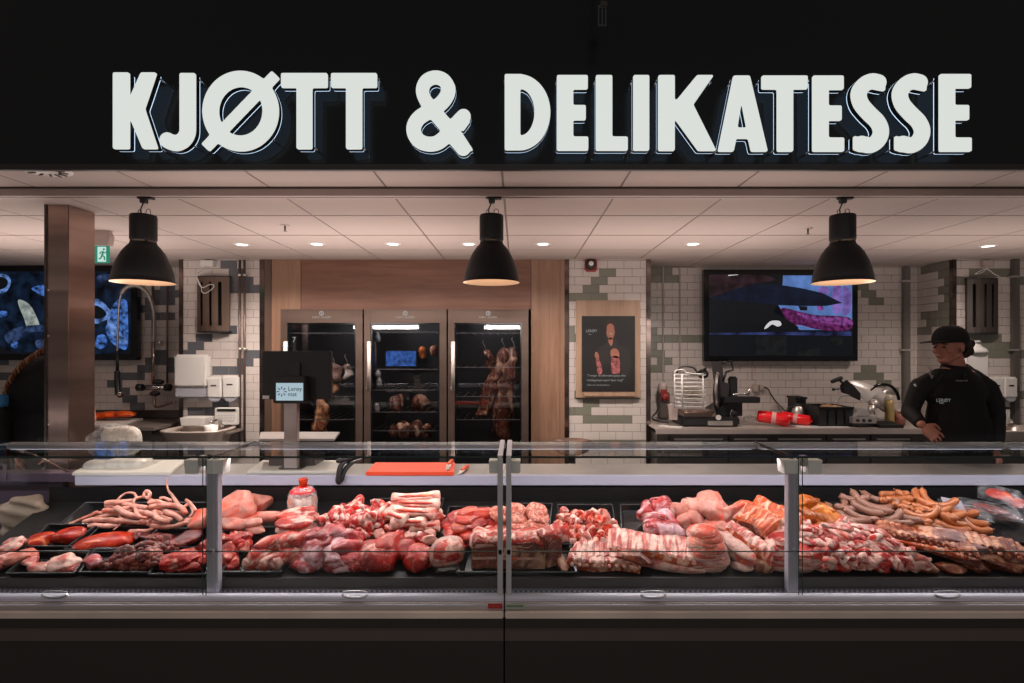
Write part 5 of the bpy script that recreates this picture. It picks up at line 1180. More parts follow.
# red salami chubs
M['red_film']=pmat('glossy red film',(.80,.006,.010),.25,bump=.6,bscale=18,coat=.5)
def chub(p0,p1,r,label):
    root=empty('sausage_chub',(Vector(p0)+Vector(p1))/2-Vector((0,0,r)),label,'sausage chub'); p0=Vector(p0); p1=Vector(p1); d=p1-p0
    bm=new_bm(); tube(bm,[p0,p0+d*.01,p0+d*.06,p0+d*.3,p0+d*.7,p0+d*.94,p0+d*.99,p1],[r*.3,r*.8,r*.98,r*1.02,r,r*.98,r*.75,r*.4],20)
    for v in bm.verts: v.co+=Vector((0,0,noise.noise(v.co*20)*.006))
    part('red_casing',bm,'red_film',root,True)
    bm=new_bm(); tube(bm,[p0+d*.45,p0+d*.58],r*1.035,20,cap=False); 
    part('label_band',bm,pmat('pink label',(.70,.35,.33),.4),root,True)
    bm=new_bm(); lathe(bm,[(.001,-.012),(.012,-.012),(.016,0),(.012,.012),(.001,.012)],10,p1,axis='x'); part('end_tie',bm,'red_film',root,True)
chub(P(757,415.5,5.10),P(790,420.5,4.98),.056,'long red-wrapped sausage chub in front, on the kitchen counter')
chub(P(780,416,5.20),P(811,421,5.05),.048,'shorter red-wrapped sausage chub behind, to the right of the long one')
bm=new_bm(); prism(bm,[(X(790,5.06),5.06),(X(802,4.90),4.90),(X(852,4.93),4.93),(X(836,5.2),5.2)],zk,zk+.003,plane='xy'); single('paper_sheet',bm,'white_pl','sheet of white paper lying in front of the black crate and red chubs','paper')
bm=new_bm(); lump(bm,P(750,419,5.15),(.06,.06,.035),77,.3,14); single('clear_bag',bm,'film','crumpled clear bag left of the red chubs','bag',smooth=True)
# thermos / steel jug
root=empty('steel_jug',(X(798,5.25),5.25,zk),'small steel jug with black lid and handle behind the red chubs','jug')
bm=new_bm(); lathe(bm,[(.001,zk),(.055,zk),(.055,zk+.09),(.045,zk+.14),(.03,zk+.16)],24,(X(798,5.25),5.25,0)); part('body',bm,'steel',root,True)
bm=new_bm(); lathe(bm,[(.03,zk+.16),(.034,zk+.175),(.001,zk+.19)],18,(X(798,5.25),5.25,0)); part('lid',bm,'black',root,True)
bm=new_bm(); tube(bm,smooth_open([(X(798,5.25)-.03,5.25,zk+.15),(X(798,5.25)-.10,5.24,zk+.14),(X(798,5.25)-.10,5.24,zk+.05),(X(798,5.25)-.05,5.25,zk+.02)],5),.009,8); part('handle',bm,'black',root)
bm=new_bm(); lathe(bm,[(.001,zk),(.05,zk),(.05,zk+.15),(.04,zk+.17),(.001,zk+.17)],20,(X(806.5,5.3),5.3,0)); single('black_canister',bm,'black_gloss','dark round canister between the steel jug and the black crate','canister',smooth=True)
# black crates with chicken
def crate(x0,x1,y0,y1,z0,z1,label):
    root=empty('plastic_crate',((x0+x1)/2,(y0+y1)/2,z0),label,'crate'); bm=new_bm(); t=.01
    box(bm,x0,x1,y0,y1,z0,z0+t); box(bm,x0,x0+t,y0,y1,z0,z1); box(bm,x1-t,x1,y0,y1,z0,z1); box(bm,x0+t,x1-t,y0,y0+t,z0,z1); box(bm,x0+t,x1-t,y1-t,y1,z0,z1); part('shell',bm,'black',root)
    bm=new_bm(); 
    for q in ((x0-.008,x1+.008,y0-.008,y0),(x0-.008,x1+.008,y1,y1+.008)): box(bm,q[0],q[1],q[2],q[3],z1-.018,z1)
    part('rim',bm,'black_gloss',root)
    for k in range(3):
        bm=new_bm(); xx=x0+(x1-x0)*(k+1)/4; box(bm,xx-.006,xx+.006,y0-.006,y0,z0+.01,z1-.02); part('rib',bm,'black_gloss',root)
    return root
crate(X(819,5.0),X(853,5.0),5.0,5.32,zk,Z(407,5.0),'large black plastic crate with pale chicken pieces in front of the silver slicer')
crate(X(809,5.1),X(823,5.1)-.03,5.34,5.5,zk,Z(396.5,5.4),'tall narrow black crate standing behind the large crate')
M['chicken']=meat_mat('pale chicken',(.50,.27,.15),(.42,.20,.11),(.62,.42,.26),.4,12,(1,1,1),.4)
for i,(px,py) in enumerate(((824,406.5),(829,405.8),(834,406.2),(839,407),(845,408))):
    bm=new_bm(); lump(bm,P(px,py+1.5,5.15),(.035,.06,.03),60+i,.3,14); single('chicken_piece',bm,'chicken','pale chicken piece in the large black crate, %s from the left'%ORD[i],'meat','chicken pieces in the black crate',smooth=True)
# silver slicer
def slicer_silver():
    root=empty('meat_slicer',(X(875,5.15),5.15,zk),'silver meat slicer with round blade guard at the right end of the kitchen counter','slicer'); Y=5.1
    bm=new_bm(); box(bm,X(854,4.95),X(898,4.95),4.98,5.35,zk+.01,zk+.05,0,.012); part('base',bm,'steel_dark',root)
    for px in (857,894):
        for y in (5.02,5.3):
            bm=new_bm(); lathe(bm,[(.001,zk),(.02,zk),(.02,zk+.011),(.001,zk+.011)],12,(X(px,5.0),y,0)); part('foot',bm,'black',root)
    m=Euler((R(18),R(-2),R(12))).to_matrix()
    gpts=[(842,384),(851,380.5),(863,382.5),(876,387.5),(887,395),(894,404),(896,412),(890,415.5),(882,410),(872,403.5),(860,399.5),(849,395.5),(843,390)]
    bm=new_bm(); prism(bm,[(X(q[0],5.1),Z(q[1],5.1)) for q in smooth_closed([Vector((a,b,0)) for a,b in gpts],4)],5.09,5.115,0,.008); part('blade_guard',bm,pmat('silver cast metal',(.60,.55,.51),.35,.35),root,True)
    bm=new_bm(); prism(bm,[(X(q[0],5.1),Z(q[1],5.1)) for q in smooth_closed([Vector((a*.97+26,b*.97+12,0)) for a,b in gpts],4)],5.118,5.124); part('blade',bm,'chrome',root)
    bm=new_bm(); ellipsoid(bm,P(874,404,5.06),(.045,.05,.045),16,10); part('motor_hub',bm,'steel',root)
    bm=new_bm(); prism(bm,[(X(838,5.05),Z(385,5.05)),(X(844,5.05),Z(380,5.05)),(X(850,5.05),Z(385,5.05)),(X(857,5.05),Z(393,5.05)),(X(857,5.05),Z(400,5.05)),(X(847,5.05),Z(395,5.05)),(X(839,5.05),Z(392,5.05))],4.99,5.03,0,.008); part('pusher',bm,'black',root)
    bm=new_bm(); round_tube(bm,[P(832.5,381.5,4.98),P(841,378,4.98)],.018,12); part('pusher_handle',bm,'black',root)
    bm=new_bm(); ellipsoid(bm,P(833.5,389.5,4.98),(.014,.014,.014),12,8); tube(bm,[P(833.5,389.5,4.99),P(842,388.5,5.0)],.006,8); tube(bm,[P(839,379.5,4.99),P(846,386,5.0)],.012,8); part('knob',bm,'black',root)
    bm=new_bm(); tube(bm,smooth_open([P(836,403,5.0),P(840,397,5.0),P(848,394.5,5.0),P(856,396,5.0)],4),.009,8); part('guard_wire',bm,'steel',root)
    bm=new_bm(); tube(bm,[P(875,399,5.2),P(890,389,5.2)],.036,16); part('motor_arm',bm,'steel',root)
    bm=new_bm(); tube(bm,smooth_open([P(870,390,5.1),P(877,385.5,5.1),P(885,384.5,5.1),P(892,387,5.1),P(897,393,5.1),P(899,400,5.1)],5),.014,10); part('carry_handle',bm,'black_gloss',root)
    bm=new_bm(); box(bm,X(853,4.94),X(877,4.94),4.94,5.0,Z(423.5,4.94),Z(417,4.94),0,.005); part('control_housing',bm,'steel',root)
    for px in (858,864,870):
        bm=new_bm(); lathe(bm,[(.001,4.93),(.013,4.93),(.015,4.94)],14,(X(px,4.935),0,Z(420.5,4.935)),axis='y'); part('control_knob',bm,'black',root)
    bm=new_bm(); prism(bm,[(X(852,5.0),Z(416.5,5.0)),(X(869,5.0),Z(416.5,5.0)),(X(866,5.0),Z(409,5.0)),(X(858,5.0),Z(408,5.0))],4.96,5.05,0,.012); part('carriage_cover',bm,pmat('clear grey plastic',(.40,.38,.37),.2),root)
    bm=new_bm(); tube(bm,[(X(871.5,5.0),5.0,Z(411,5.0)-.03),(X(871.5,5.0),5.0,Z(407,5.0)+.012)],.03,16); part('thickness_dial',bm,'steel',root)
slicer_silver()
# bottle, tub, tray at right end
root=empty('sauce_bottle',(X(889.5,5.08),5.08,zk),'clear bottle of yellow sauce at the right end of the kitchen counter','bottle'); x=X(889.5,5.08)
bm=new_bm(); lathe(bm,[(.001,zk),(.036,zk),(.038,zk+.02),(.037,Z(404,5.08)),(.035,Z(400,5.08)),(.001,Z(400,5.08))],24,(x,5.08,0)); part('yellow_sauce',bm,pmat('mustard sauce',(.38,.27,.10),.35),root,True)
bm=new_bm(); lathe(bm,[(.0365,Z(399.8,5.08)),(.035,Z(396.8,5.08)),(.024,Z(395,5.08)),(.001,Z(394.5,5.08))],24,(x,5.08,0)); part('cap',bm,pmat('cream cap',(.42,.38,.28),.4),root,True)
root=empty('pink_tub',(X(900,5.1),5.1,zk),'pinkish tub between the sauce bottle and the man','tub'); x=X(899.5,5.1)
bm=new_bm(); lathe(bm,[(.001,zk),(.045,zk),(.052,Z(410.5,5.1)),(.001,Z(410.5,5.1))],24,(x,5.1,0)); part('body',bm,pmat('pink plastic',(.32,.13,.10),.5),root,True)
bm=new_bm(); lathe(bm,[(.055,Z(411.5,5.1)),(.055,Z(409.5,5.1)),(.001,Z(409.5,5.1))],24,(x,5.1,0)); part('rim',bm,pmat('pale rim',(.45,.36,.32),.5),root,True)
bm=new_bm(); box(bm,X(879,4.92),X(903,4.92),4.90,5.02,zk,zk+.028,0,.006); single('black_tray',bm,'black','low black tray in front of the sauce bottle','tray')
# bowl seen through the glass in front of the poster pillar
root=empty('steel_bowl',(X(575,4.6),4.6,0),'steel sink bowl on a stand low in front of the poster pillar','bowl'); x=X(572,4.6); zb_=Z(441,4.6)
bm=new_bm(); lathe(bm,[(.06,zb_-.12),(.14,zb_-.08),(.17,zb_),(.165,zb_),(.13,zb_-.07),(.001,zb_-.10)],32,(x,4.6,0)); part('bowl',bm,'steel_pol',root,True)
bm=new_bm(); tube(bm,[(x,4.6,0),(x,4.6,zb_-.11)],.03,14); lathe(bm,[(.15,0),(.15,.01),(.001,.02)],20,(x,4.6,0)); part('stand',bm,'steel_dark',root)

# ------------------------------------------------------------ people
M['skin']=pmat('skin',(.40,.165,.115),.5,var=.08,vscale=25,bump=.08,bscale=60)
M['cloth']=pmat('black work cloth',(.007,.007,.0075),.75,bump=.25,bscale=90,spec=.3)
M['cloth2']=pmat('black apron cloth',(.0055,.0055,.006),.8,bump=.2,bscale=90,spec=.25)
M['hair']=pmat('dark brown hair',(.018,.010,.007),.55,var=.4,vscale=60,bump=.5,bscale=80)
def remesh(bm,vox,mat,name,root,smooth_it=4,world=True):
    me=bpy.data.meshes.new('t'); bmesh.ops.recalc_face_normals(bm,faces=bm.faces[:]); bm.to_mesh(me); bm.free(); o=bpy.data.objects.new('t',me); COL.objects.link(o)
    md=o.modifiers.new('r','REMESH'); md.mode='VOXEL'; md.voxel_size=vox; md.use_smooth_shade=True
    if smooth_it: ms=o.modifiers.new('s','SMOOTH'); ms.iterations=smooth_it; ms.factor=.5
    m2=bpy.data.meshes.new_from_object(o.evaluated_get(bpy.context.evaluated_depsgraph_get())); bpy.data.objects.remove(o); bpy.data.meshes.remove(me)
    off=Vector((0,0,0)); p=root
    while p is not None: off+=p.location; p=p.parent
    m2.transform(Matrix.Translation(-off)); m2.materials.clear()
    for m_ in (mat if isinstance(mat,(list,tuple)) else [mat]): m2.materials.append(M[m_])
    for f in m2.polygons: f.use_smooth=True; f.material_index=0
    return link(name,m2,root)
def cap(bm,a,b,ra,rb,seg=16): round_tube(bm,[a,(Vector(a)+Vector(b))/2,b],ra,seg,r_end=rb)
def hand(bm,wrist,d,side,nrm,s=1.0,curl=.5):
    """wrist point, d palm direction, side = direction towards the thumb, nrm palm normal (inside)"""
    d=Vector(d).normalized(); side=Vector(side); side=(side-d*side.dot(d)).normalized(); nrm=Vector(nrm); nrm=(nrm-d*nrm.dot(d)-side*nrm.dot(side)).normalized()
    w=Vector(wrist)
    m=Matrix((side,d,nrm)).transposed()
    ellipsoid(bm,w+d*.045*s,(.040*s,.052*s,.016*s),16,10,rot=m)
    for i,(o,ln) in enumerate(((.034,.072),(.0115,.082),(-.0115,.077),(-.034,.060))):
        p0=w+d*.075*s+side*o*.9*s; d_=d; d=(d+side*o*6).normalized(); c=curl*(1+.08*i)
        d1=(d*math.cos(c*.6)+nrm*math.sin(c*.6)); d2=(d*math.cos(c*1.5)+nrm*math.sin(c*1.5)); d3=(d*math.cos(c*2.2)+nrm*math.sin(c*2.2))
        p1=p0+d1*ln*.45*s; p2=p1+d2*ln*.33*s; p3=p2+d3*ln*.24*s
        round_tube(bm,[p0-d*.02*s,p0,p1,p2,p3],.0088*s,10,r_end=.0062*s); d=d_
    t0=w+d*.02*s+side*.03*s; t1=t0+(side*.7+d*.6+nrm*.3).normalized()*.035*s; t2=t1+(side*.25+d*.9+nrm*.4).normalized()*.028*s; t3=t2+(d+nrm*.5).normalized()*.02*s
    round_tube(bm,[w+d*.01*s+side*.012*s,t0,t1,t2,t3],.0125*s,10,r_end=.008*s)
def person_clerk():
    Y=3.48; s=Y/F
    root=empty('person',(X(955,Y),Y,0),'person in black work jacket, apron and black cap standing behind the counter, looking left','person')
    hc=P(949,346.0,Y); fw=Vector((-.96,-.28,-.02)).normalized(); up=Vector((.0,.0,1)); sd=fw.cross(up).normalized(); up=sd.cross(fw).normalized()
    H=Matrix((fw,sd,up)).transposed()
    def h(a,b,c): return hc+H@Vector((a,b,c))
    bm=new_bm()
    ellipsoid(bm,h(-.01,0,.03),(.094,.073,.092),24,16,H)           # skull
    ellipsoid(bm,h(.028,0,-.025),(.060,.058,.078),24,16,H)         # face
    ellipsoid(bm,h(.045,0,-.086),(.034,.036,.026),16,10,H)         # chin
    round_tube(bm,[h(.086,0,.012),h(.103,0,-.020),h(.110,0,-.034)],.008,10,r_end=.013)   # nose
    ellipsoid(bm,h(.098,0,-.037),(.014,.017,.009),10,8,H)
    ellipsoid(bm,h(.084,0,-.060),(.010,.022,.006),12,8,H); ellipsoid(bm,h(.082,0,-.069),(.010,.019,.006),12,8,H)   # lips
    round_tube(bm,[h(.074,-.045,.016),h(.088,0,.014),h(.074,.045,.016)],.009,10)         # brow
    for sg in (-1,1):
        ellipsoid(bm,h(.055,sg*.040,-.030),(.024,.018,.020),12,8,H)  # cheek
        ellipsoid(bm,h(-.012,sg*.073,-.008),(.017,.008,.030),14,10,H) # ear
        cap(bm,h(-.01,sg*.052,-.055),h(.040,sg*.026,-.085),.016,.014)
    nk=P(957,375,Y+.02)
    cap(bm,h(-.025,0,-.05),nk,.052,.060); cap(bm,h(-.0,0,-.08),nk,.040,.058)
    # torso under the clothes, down to the pelvis, legs
    ch=P(955,392,Y); pv=(X(955,Y),Y,.98)
    ellipsoid(bm,(ch.x,Y,1.38),(.165,.095,.14),20,12); ellipsoid(bm,(ch.x,Y,1.12),(.15,.095,.2),20,12); ellipsoid(bm,pv,(.155,.10,.12),20,12)
    for sg in (-1,1):
        cap(bm,(pv[0]+sg*.085,Y,.93),(pv[0]+sg*.095,Y-.01,.50),.078,.052); cap(bm,(pv[0]+sg*.095,Y-.01,.50),(pv[0]+sg*.10,Y+.01,.10),.050,.034)
        cap(bm,(pv[0]+sg*.10,Y+.02,.055),(pv[0]+sg*.11,Y-.13,.04),.036,.030)
    # right arm (viewer left), bent; left arm hanging
    shL=P(921,383,Y); elL=P(909,411,Y+.04); wrL=P(921.5,424.5,Y-.10)
    shR=P(986,387,Y); elR=P(996,417,Y+.03); wrR=P(996,449,Y-.02)
    cap(bm,shL,elL,.040,.034); cap(bm,elL,wrL,.033,.024); cap(bm,shR,elR,.040,.034); cap(bm,elR,wrR,.036,.024)
    cap(bm,P(944,382,Y),shL,.035,.035); cap(bm,P(966,382,Y),shR,.035,.035)
    hand(bm,wrL+Vector((.008,-.005,-.01)),(.62,-.22,-.62),(.55,.1,.8),(.2,.95,.0),1.02,.50)
    hand(bm,wrR,(.05,-.25,-1),(-.8,-.5,0),(-.3,.8,0),1.0,.5)
    body=remesh(bm,.0036,'skin','body',root,2)
    # eyes, brows, mouth tint
    M.setdefault('eye_dark',pmat('eye',(.02,.012,.01),.2)); M.setdefault('lip',pmat('lip',(.36,.12,.09),.5))
    for sg in (-1,1):
        bm=new_bm(); ellipsoid(bm,h(.0805,sg*.030,-.007),(.007,.011,.0055),12,8,H); part('eye',bm,'eye_dark',body,True)
        bm=new_bm(); round_tube(bm,[h(.085,sg*.014,.012),h(.086,sg*.030,.016),h(.074,sg*.047,.011)],.0042,8); part('eyebrow',bm,'hair',body,True)
    bm=new_bm(); ellipsoid(bm,h(.0875,0,-.0615),(.007,.017,.0035),12,8,H); part('lips',bm,'lip',body,True)
    # hair
    bm=new_bm(); 
    for k in range(16):
        a=random.uniform(-1,1); ellipsoid(bm,h(-.085+random.uniform(-.02,.02),a*.06,-.01+random.uniform(-.045,.03)),(.026,.024,.028),10,8)
    for sg in (-1,1):
        for k in range(3): ellipsoid(bm,h(-.035-.018*k,sg*.070,.022-.012*k),(.022,.012,.026),10,8)
    remesh(bm,.006,'hair','hair',root,1)
    # cap
    bm=new_bm(); n=26; seg=32; prev=None
    for i in range(9):
        ph=PI/2*i/8; rg=[]
        for k in range(seg):
            t=2*PI*k/seg; rg.append(bm.verts.new(h(-.012+.112*math.sin(ph)**.8*math.cos(t),.088*math.sin(ph)**.8*math.sin(t),.032+.098*math.cos(ph)**.9 if i<8 else .030)) if i>0 else bm.verts.new(h(-.012,0,.130)+Vector((math.cos(t),math.sin(t),0))*.0005))
        if prev:
            for k in range(seg): bm.faces.new((prev[k],prev[(k+1)%seg],rg[(k+1)%seg],rg[k]))
        prev=rg
    # lower band drops at back
    rg=[bm.verts.new(h(-.012+.110*math.cos(t),.087*math.sin(t),.022-.022*max(0,-math.cos(t)))) for t in [2*PI*k/seg for k in range(seg)]]
    for k in range(seg): bm.faces.new((prev[k],prev[(k+1)%seg],rg[(k+1)%seg],rg[k]))
    cp=part('cap',bm,'cloth',root,True)
    bm=new_bm(); outl=[]
    for k in range(13):
        t=-1.05+2.1*k/12; outl.append((.09+.100*math.cos(t*1.15)**.7 if abs(t*1.15)<PI/2 else .09,.074*math.sin(t*1.25)/math.sin(1.3)))
    top=[];bot=[]
    inn=[(.06+.030*math.cos(t),.080*math.sin(t)) for t in [-1.2+2.4*k/12 for k in range(13)]]
    for (a,b),(c,d) in zip(outl,inn):
        zc=lambda x,y:.034-.10*max(0,(x-.09))*.6-1.6*y*y
        top.append((bm.verts.new(h(c,d,zc(c,d)+.003)),bm.verts.new(h((a+c)/2+.0,(b+d)/2,zc((a+c)/2,(b+d)/2)+.004)),bm.verts.new(h(a,b,zc(a,b)+.001))))
        bot.append((bm.verts.new(h(c,d,zc(c,d)-.003)),bm.verts.new(h((a+c)/2,(b+d)/2,zc((a+c)/2,(b+d)/2)-.003)),bm.verts.new(h(a,b,zc(a,b)-.004))))
    for i in range(12):
        for j in range(2):
            bm.faces.new((top[i][j],top[i][j+1],top[i+1][j+1],top[i+1][j])); bm.faces.new((bot[i][j],bot[i+1][j],bot[i+1][j+1],bot[i][j+1]))
        bm.faces.new((top[i][2],bot[i][2],bot[i+1][2],top[i+1][2])); bm.faces.new((top[i][0],top[i+1][0],bot[i+1][0],bot[i][0]))
    part('brim',bm,'cloth',cp,True)
    bm=new_bm(); ellipsoid(bm,h(-.012,0,.131),(.006,.006,.004),10,6); part('button',bm,'cloth',cp,True)
    # jacket
    bm=new_bm()
    ellipsoid(bm,(ch.x+.005,Y+.005,1.36),(.185,.12,.15),24,14); ellipsoid(bm,(ch.x,Y,1.16),(.175,.12,.24),24,14); ellipsoid(bm,(ch.x,Y,.96),(.19,.13,.16),24,14)
    cap(bm,P(940,378,Y),P(923,386,Y),.060,.060); cap(bm,P(970,378,Y+.01),P(987,388,Y),.062,.060); cap(bm,P(944,377,Y+.02),P(968,377,Y+.02),.062,.062); cap(bm,P(950,373,Y+.03),P(963,373,Y+.03),.062,.062); cap(bm,P(938,376,Y-.03),P(950,377,Y-.045),.050,.050); cap(bm,P(950,377,Y-.045),P(966,376,Y-.035),.050,.050)
    cap(bm,P(920.5,386,Y),P(910,411,Y+.04),.060,.050); cap(bm,P(910,411,Y+.04),P(918.5,421.5,Y-.065),.053,.042)
    cap(bm,P(988,388,Y),P(996,416,Y+.03),.060,.052); cap(bm,P(996,416,Y+.03),P(996,444,Y-.01),.052,.042)
    for v in bm.verts: v.co+=Vector((noise.noise(v.co*9),noise.noise(v.co*9+Vector((5,0,0))),0))*.012
    remesh(bm,.008,'cloth','jacket',root,4)
    # collar
    bm=new_bm(); cc=P(955.5,367.8,Y+.005); nseg=28; rings=[]
    for i,(k,zz) in enumerate(((.098,-.045),(.082,-.012),(.072,.024),(.066,.024),(.066,-.02))):
        rings.append([bm.verts.new(cc+Vector((k*1.02*math.cos(t),k*.95*math.sin(t),zz+(.012*math.sin(t) if zz>0 else .006*math.sin(t))))) for t in [2*PI*q/nseg for q in range(nseg)]])
    for a_,b_ in zip(rings,rings[1:]):
        for k in range(nseg): bm.faces.new((a_[k],a_[(k+1)%nseg],b_[(k+1)%nseg],b_[k]))
    part('collar',bm,'cloth',root,True)
    # apron front with straps
    bm=new_bm(); ya=Y-.135
    pts=[(936,382),(952,380),(968,382),(976,396),(981,412),(982,470),(928,470),(927,412),(931,396)]
    grid=[]
    for j in range(15):
        v=j/14; py=381+v*95; w0,w1=(936-9*min(1,v*2.2),968+14*min(1,v*2.2)); row=[]
        for i in range(13):
            u=i/12; px=w0+(w1-w0)*u; dd=(u-.5)*2; row.append(bm.verts.new((X(px,Y),Y-.128-.012*math.sin(v*PI)+.055*dd*dd+.004*math.sin(px*.9+v*3),Z(py,Y))))
        grid.append(row)
    for j in range(14):
        for i in range(12): bm.faces.new((grid[j][i],grid[j][i+1],grid[j+1][i+1],grid[j+1][i]))
    ap=part('apron',bm,'cloth2',root,True)
    for a_,b_ in (((937,382),(945,372)),((967,382),(964,373))):
        bm=new_bm(); q=smooth_open([P(a_[0],a_[1],Y-.118),P((a_[0]+b_[0])/2,(a_[1]+b_[1])/2,Y-.122),P(b_[0],b_[1],Y-.085)],4); tube(bm,q,.012,8,flat=.3); part('strap',bm,'cloth2',ap,True)
    text_part('apron_lettering','LERØY',.029,P(943.5,400.5,Y-.150),'text_dim',ap,.0004); text_part('apron_lettering','mat',.018,P(941.5,402.8,Y-.150),'text_dim',ap,.0004)
    text_part('chest_lettering','Lerøy mat',.017,P(962,380.5,Y-.150),'text_faint',ap,.0004)
    # neck badge (pale shiny patch), sleeve mark
    bm=new_bm()
    for k in range(7):
        a=P(930.5+random.uniform(-1.6,1.6),368+k*1.6,Y-.115); ellipsoid(bm,a,(random.uniform(.006,.013),.004,random.uniform(.004,.008)),8,6)
    part('pale_shoulder_print',bm,pmat('pale print',(.28,.26,.24),.4),root,True)
    bm=new_bm(); prism(bm,[(X(906.5,Y),Z(384,Y)),(X(908.5,Y),Z(383,Y)),(X(909.5,Y),Z(386,Y)),(X(907.5,Y),Z(385.3,Y))],Y-.062,Y-.058); part('sleeve_mark',bm,'text_dim',root)
    # trousers, shoes
    bm=new_bm()
    for sg in (-1,1): cap(bm,(pv[0]+sg*.085,Y,.93),(pv[0]+sg*.095,Y-.01,.50),.10,.075); cap(bm,(pv[0]+sg*.095,Y-.01,.50),(pv[0]+sg*.10,Y+.01,.10),.074,.06)
    remesh(bm,.012,'cloth','trousers',root,2)
    for sg in (-1,1):
        bm=new_bm(); cap(bm,(pv[0]+sg*.10,Y+.03,.05),(pv[0]+sg*.11,Y-.15,.042),.048,.042); bmesh.ops.scale(bm,vec=(1,1,.9),verts=bm.verts[:]); part('shoe',bm,'black',root,True)
M['text_dim']=emat('dim white print',(.25,.25,.24),.6); M['text_faint']=emat('faint print',(.08,.08,.075),.6)
person_clerk()
def person_left():
    Y=3.72; root=empty('person',(X(52,Y),Y,0),'person in black mostly hidden behind the steel column, red-gold braided cord along the shoulder','person')
    x=X(56,Y); bm=new_bm()
    ellipsoid(bm,(x+.02,Y,1.66),(.075,.095,.11),20,14); cap(bm,(x+.02,Y,1.60),(x+.01,Y,1.46),.05,.06)
    ellipsoid(bm,(x,Y,1.33),(.17,.11,.17),20,12); ellipsoid(bm,(x,Y,1.05),(.16,.11,.22),20,12)
    for sg in (-1,1):
        cap(bm,(x+sg*.08,Y,.95),(x+sg*.09,Y,.5),.08,.055); cap(bm,(x+sg*.09,Y,.5),(x+sg*.09,Y,.09),.05,.035); cap(bm,(x+sg*.09,Y+.02,.05),(x+sg*.09,Y-.13,.04),.036,.03)
        cap(bm,(x+sg*.18,Y,1.42),(x+sg*.21,Y+.02,1.14),.045,.038); cap(bm,(x+sg*.21,Y+.02,1.14),(x+sg*.12,Y-.12,.92),.035,.025)
        hand(bm,(x+sg*.12,Y-.12,.92),(-sg*.3,-.5,-.8),(0,-1,.5),(-sg,0,0),1,.4)
    body=remesh(bm,.006,'skin','body',root,3)
    bm=new_bm(); ellipsoid(bm,(x+.02,Y+.01,1.68),(.085,.10,.11),20,14); part('hair',bm,'hair',root,True)
    bm=new_bm(); ellipsoid(bm,(x-.06,Y,1.31),(.235,.16,.27),24,14); ellipsoid(bm,(x-.06,Y,1.05),(.24,.16,.30),24,14); ellipsoid(bm,(x-.01,Y,1.43),(.17,.13,.16),20,12)
    for sg in (-1,1): cap(bm,(x-.02+sg*.17,Y,1.38),(x-.02+sg*.19,Y+.02,1.14),.07,.055); cap(bm,(x-.02+sg*.19,Y+.02,1.14),(x+sg*.125,Y-.11,.96),.06,.045)
    for v in bm.verts: v.co+=Vector((noise.noise(v.co*8),0,noise.noise(v.co*8+Vector((9,0,0)))))*.015
    remesh(bm,.009,'cloth','jacket',root,3)
    bm=new_bm(); cap(bm,(x-.08,Y,.93),(x-.09,Y,.1),.11,.06); cap(bm,(x+.08,Y,.93),(x+.09,Y,.1),.11,.06); remesh(bm,.012,'cloth','trousers',root,2)
    for sg in (-1,1):
        bm=new_bm(); cap(bm,(x+sg*.09,Y+.03,.05),(x+sg*.09,Y-.15,.042),.048,.042); part('shoe',bm,'black',root,True)
    pts=smooth_open([P(5,396,Y-.10),P(8,386,Y-.12),P(14,375,Y-.14),P(22,365,Y-.14),P(31,358,Y-.13),P(40,352,Y-.12),P(50,346,Y-.1)],7)
    M['braid']=pmat('red gold braid',(.20,.055,.03),.5); M['braid2']=pmat('gold braid',(.30,.17,.07),.5)
    for ph,mt in ((0,'braid'),(2.1,'braid2'),(4.2,'braid')):
        bm=new_bm(); q=[]
        for i,p in enumerate(pts):
            a,b=frame_from((pts[min(i+1,len(pts)-1)]-pts[max(i-1,0)])); t=ph+i*.9; q.append(p+a*math.cos(t)*.011+b*math.sin(t)*.011)
        tube(bm,smooth_open(q,3),.007,8); part('braided_cord',bm,mt,root,True)
person_left()
bm=new_bm(); box(bm,X(-8,3.5),X(4.5,3.5),3.45,3.54,Z(407,3.5),Z(394.5,3.5),0,.01); root=single('blue_cloth',bm,pmat('blue plastic tub',(.03,.14,.30),.4),'blue plastic tub edge at the far left edge, beside the hidden person','tub')
bm=new_bm(); box(bm,X(-16,3.5),X(3,3.5),3.44,3.56,.0,Z(407,3.5)-.002,0,.01); single('side_cabinet',bm,'black','black side cabinet at the far left edge carrying the blue tub','cabinet')
# ------------------------------------------------------------ meat display
TI=math.atan(.345); EX=Vector((1,0,0)); EY=Vector((0,math.cos(TI),math.sin(TI))); EZ=Vector((0,-math.sin(TI),math.cos(TI)))
DB=Matrix((EX,EY,EZ)).transposed()
def dpt(px,py,h=0.0):
    """world point at height h (vertical) over the deck that projects to px,py"""
    Y=deckY(py,h); return Vector((X(px,Y),Y,Z(py,Y)))
A=M
_mm=meat_mat
def meat_mat(name,lean,lean2,fat,*a,**k):
    g=lambda c,p,sat: tuple(max(0,((c[i]**p) - (max(c)**p))*sat+(max(c)**p)) for i in range(3))
    return _mm(name,tuple(x*.62 for x in g(lean,1.1,1.05)),tuple(x*.92 for x in g(lean2,1.15,1.08)),tuple(x*.98 for x in g(fat,1.12,1.1)),*a,**k)
A['m_red']=meat_mat('red muscle',(.42,.035,.035),(.52,.075,.065),(.72,.42,.36),.22,16,(1,1,.6))
A['m_red2']=meat_mat('marbled beef',(.44,.045,.045),(.55,.10,.085),(.75,.50,.44),.42,22,(.5,1.4,1))
A['m_dark']=meat_mat('dark offal',(.13,.028,.028),(.22,.055,.05),(.42,.18,.16),.25,22,(1,1,1),.25)
A['m_kidney']=meat_mat('kidney',(.16,.04,.038),(.26,.08,.065),(.55,.30,.26),.24,16,(1,1,1),.22,bump=.15)
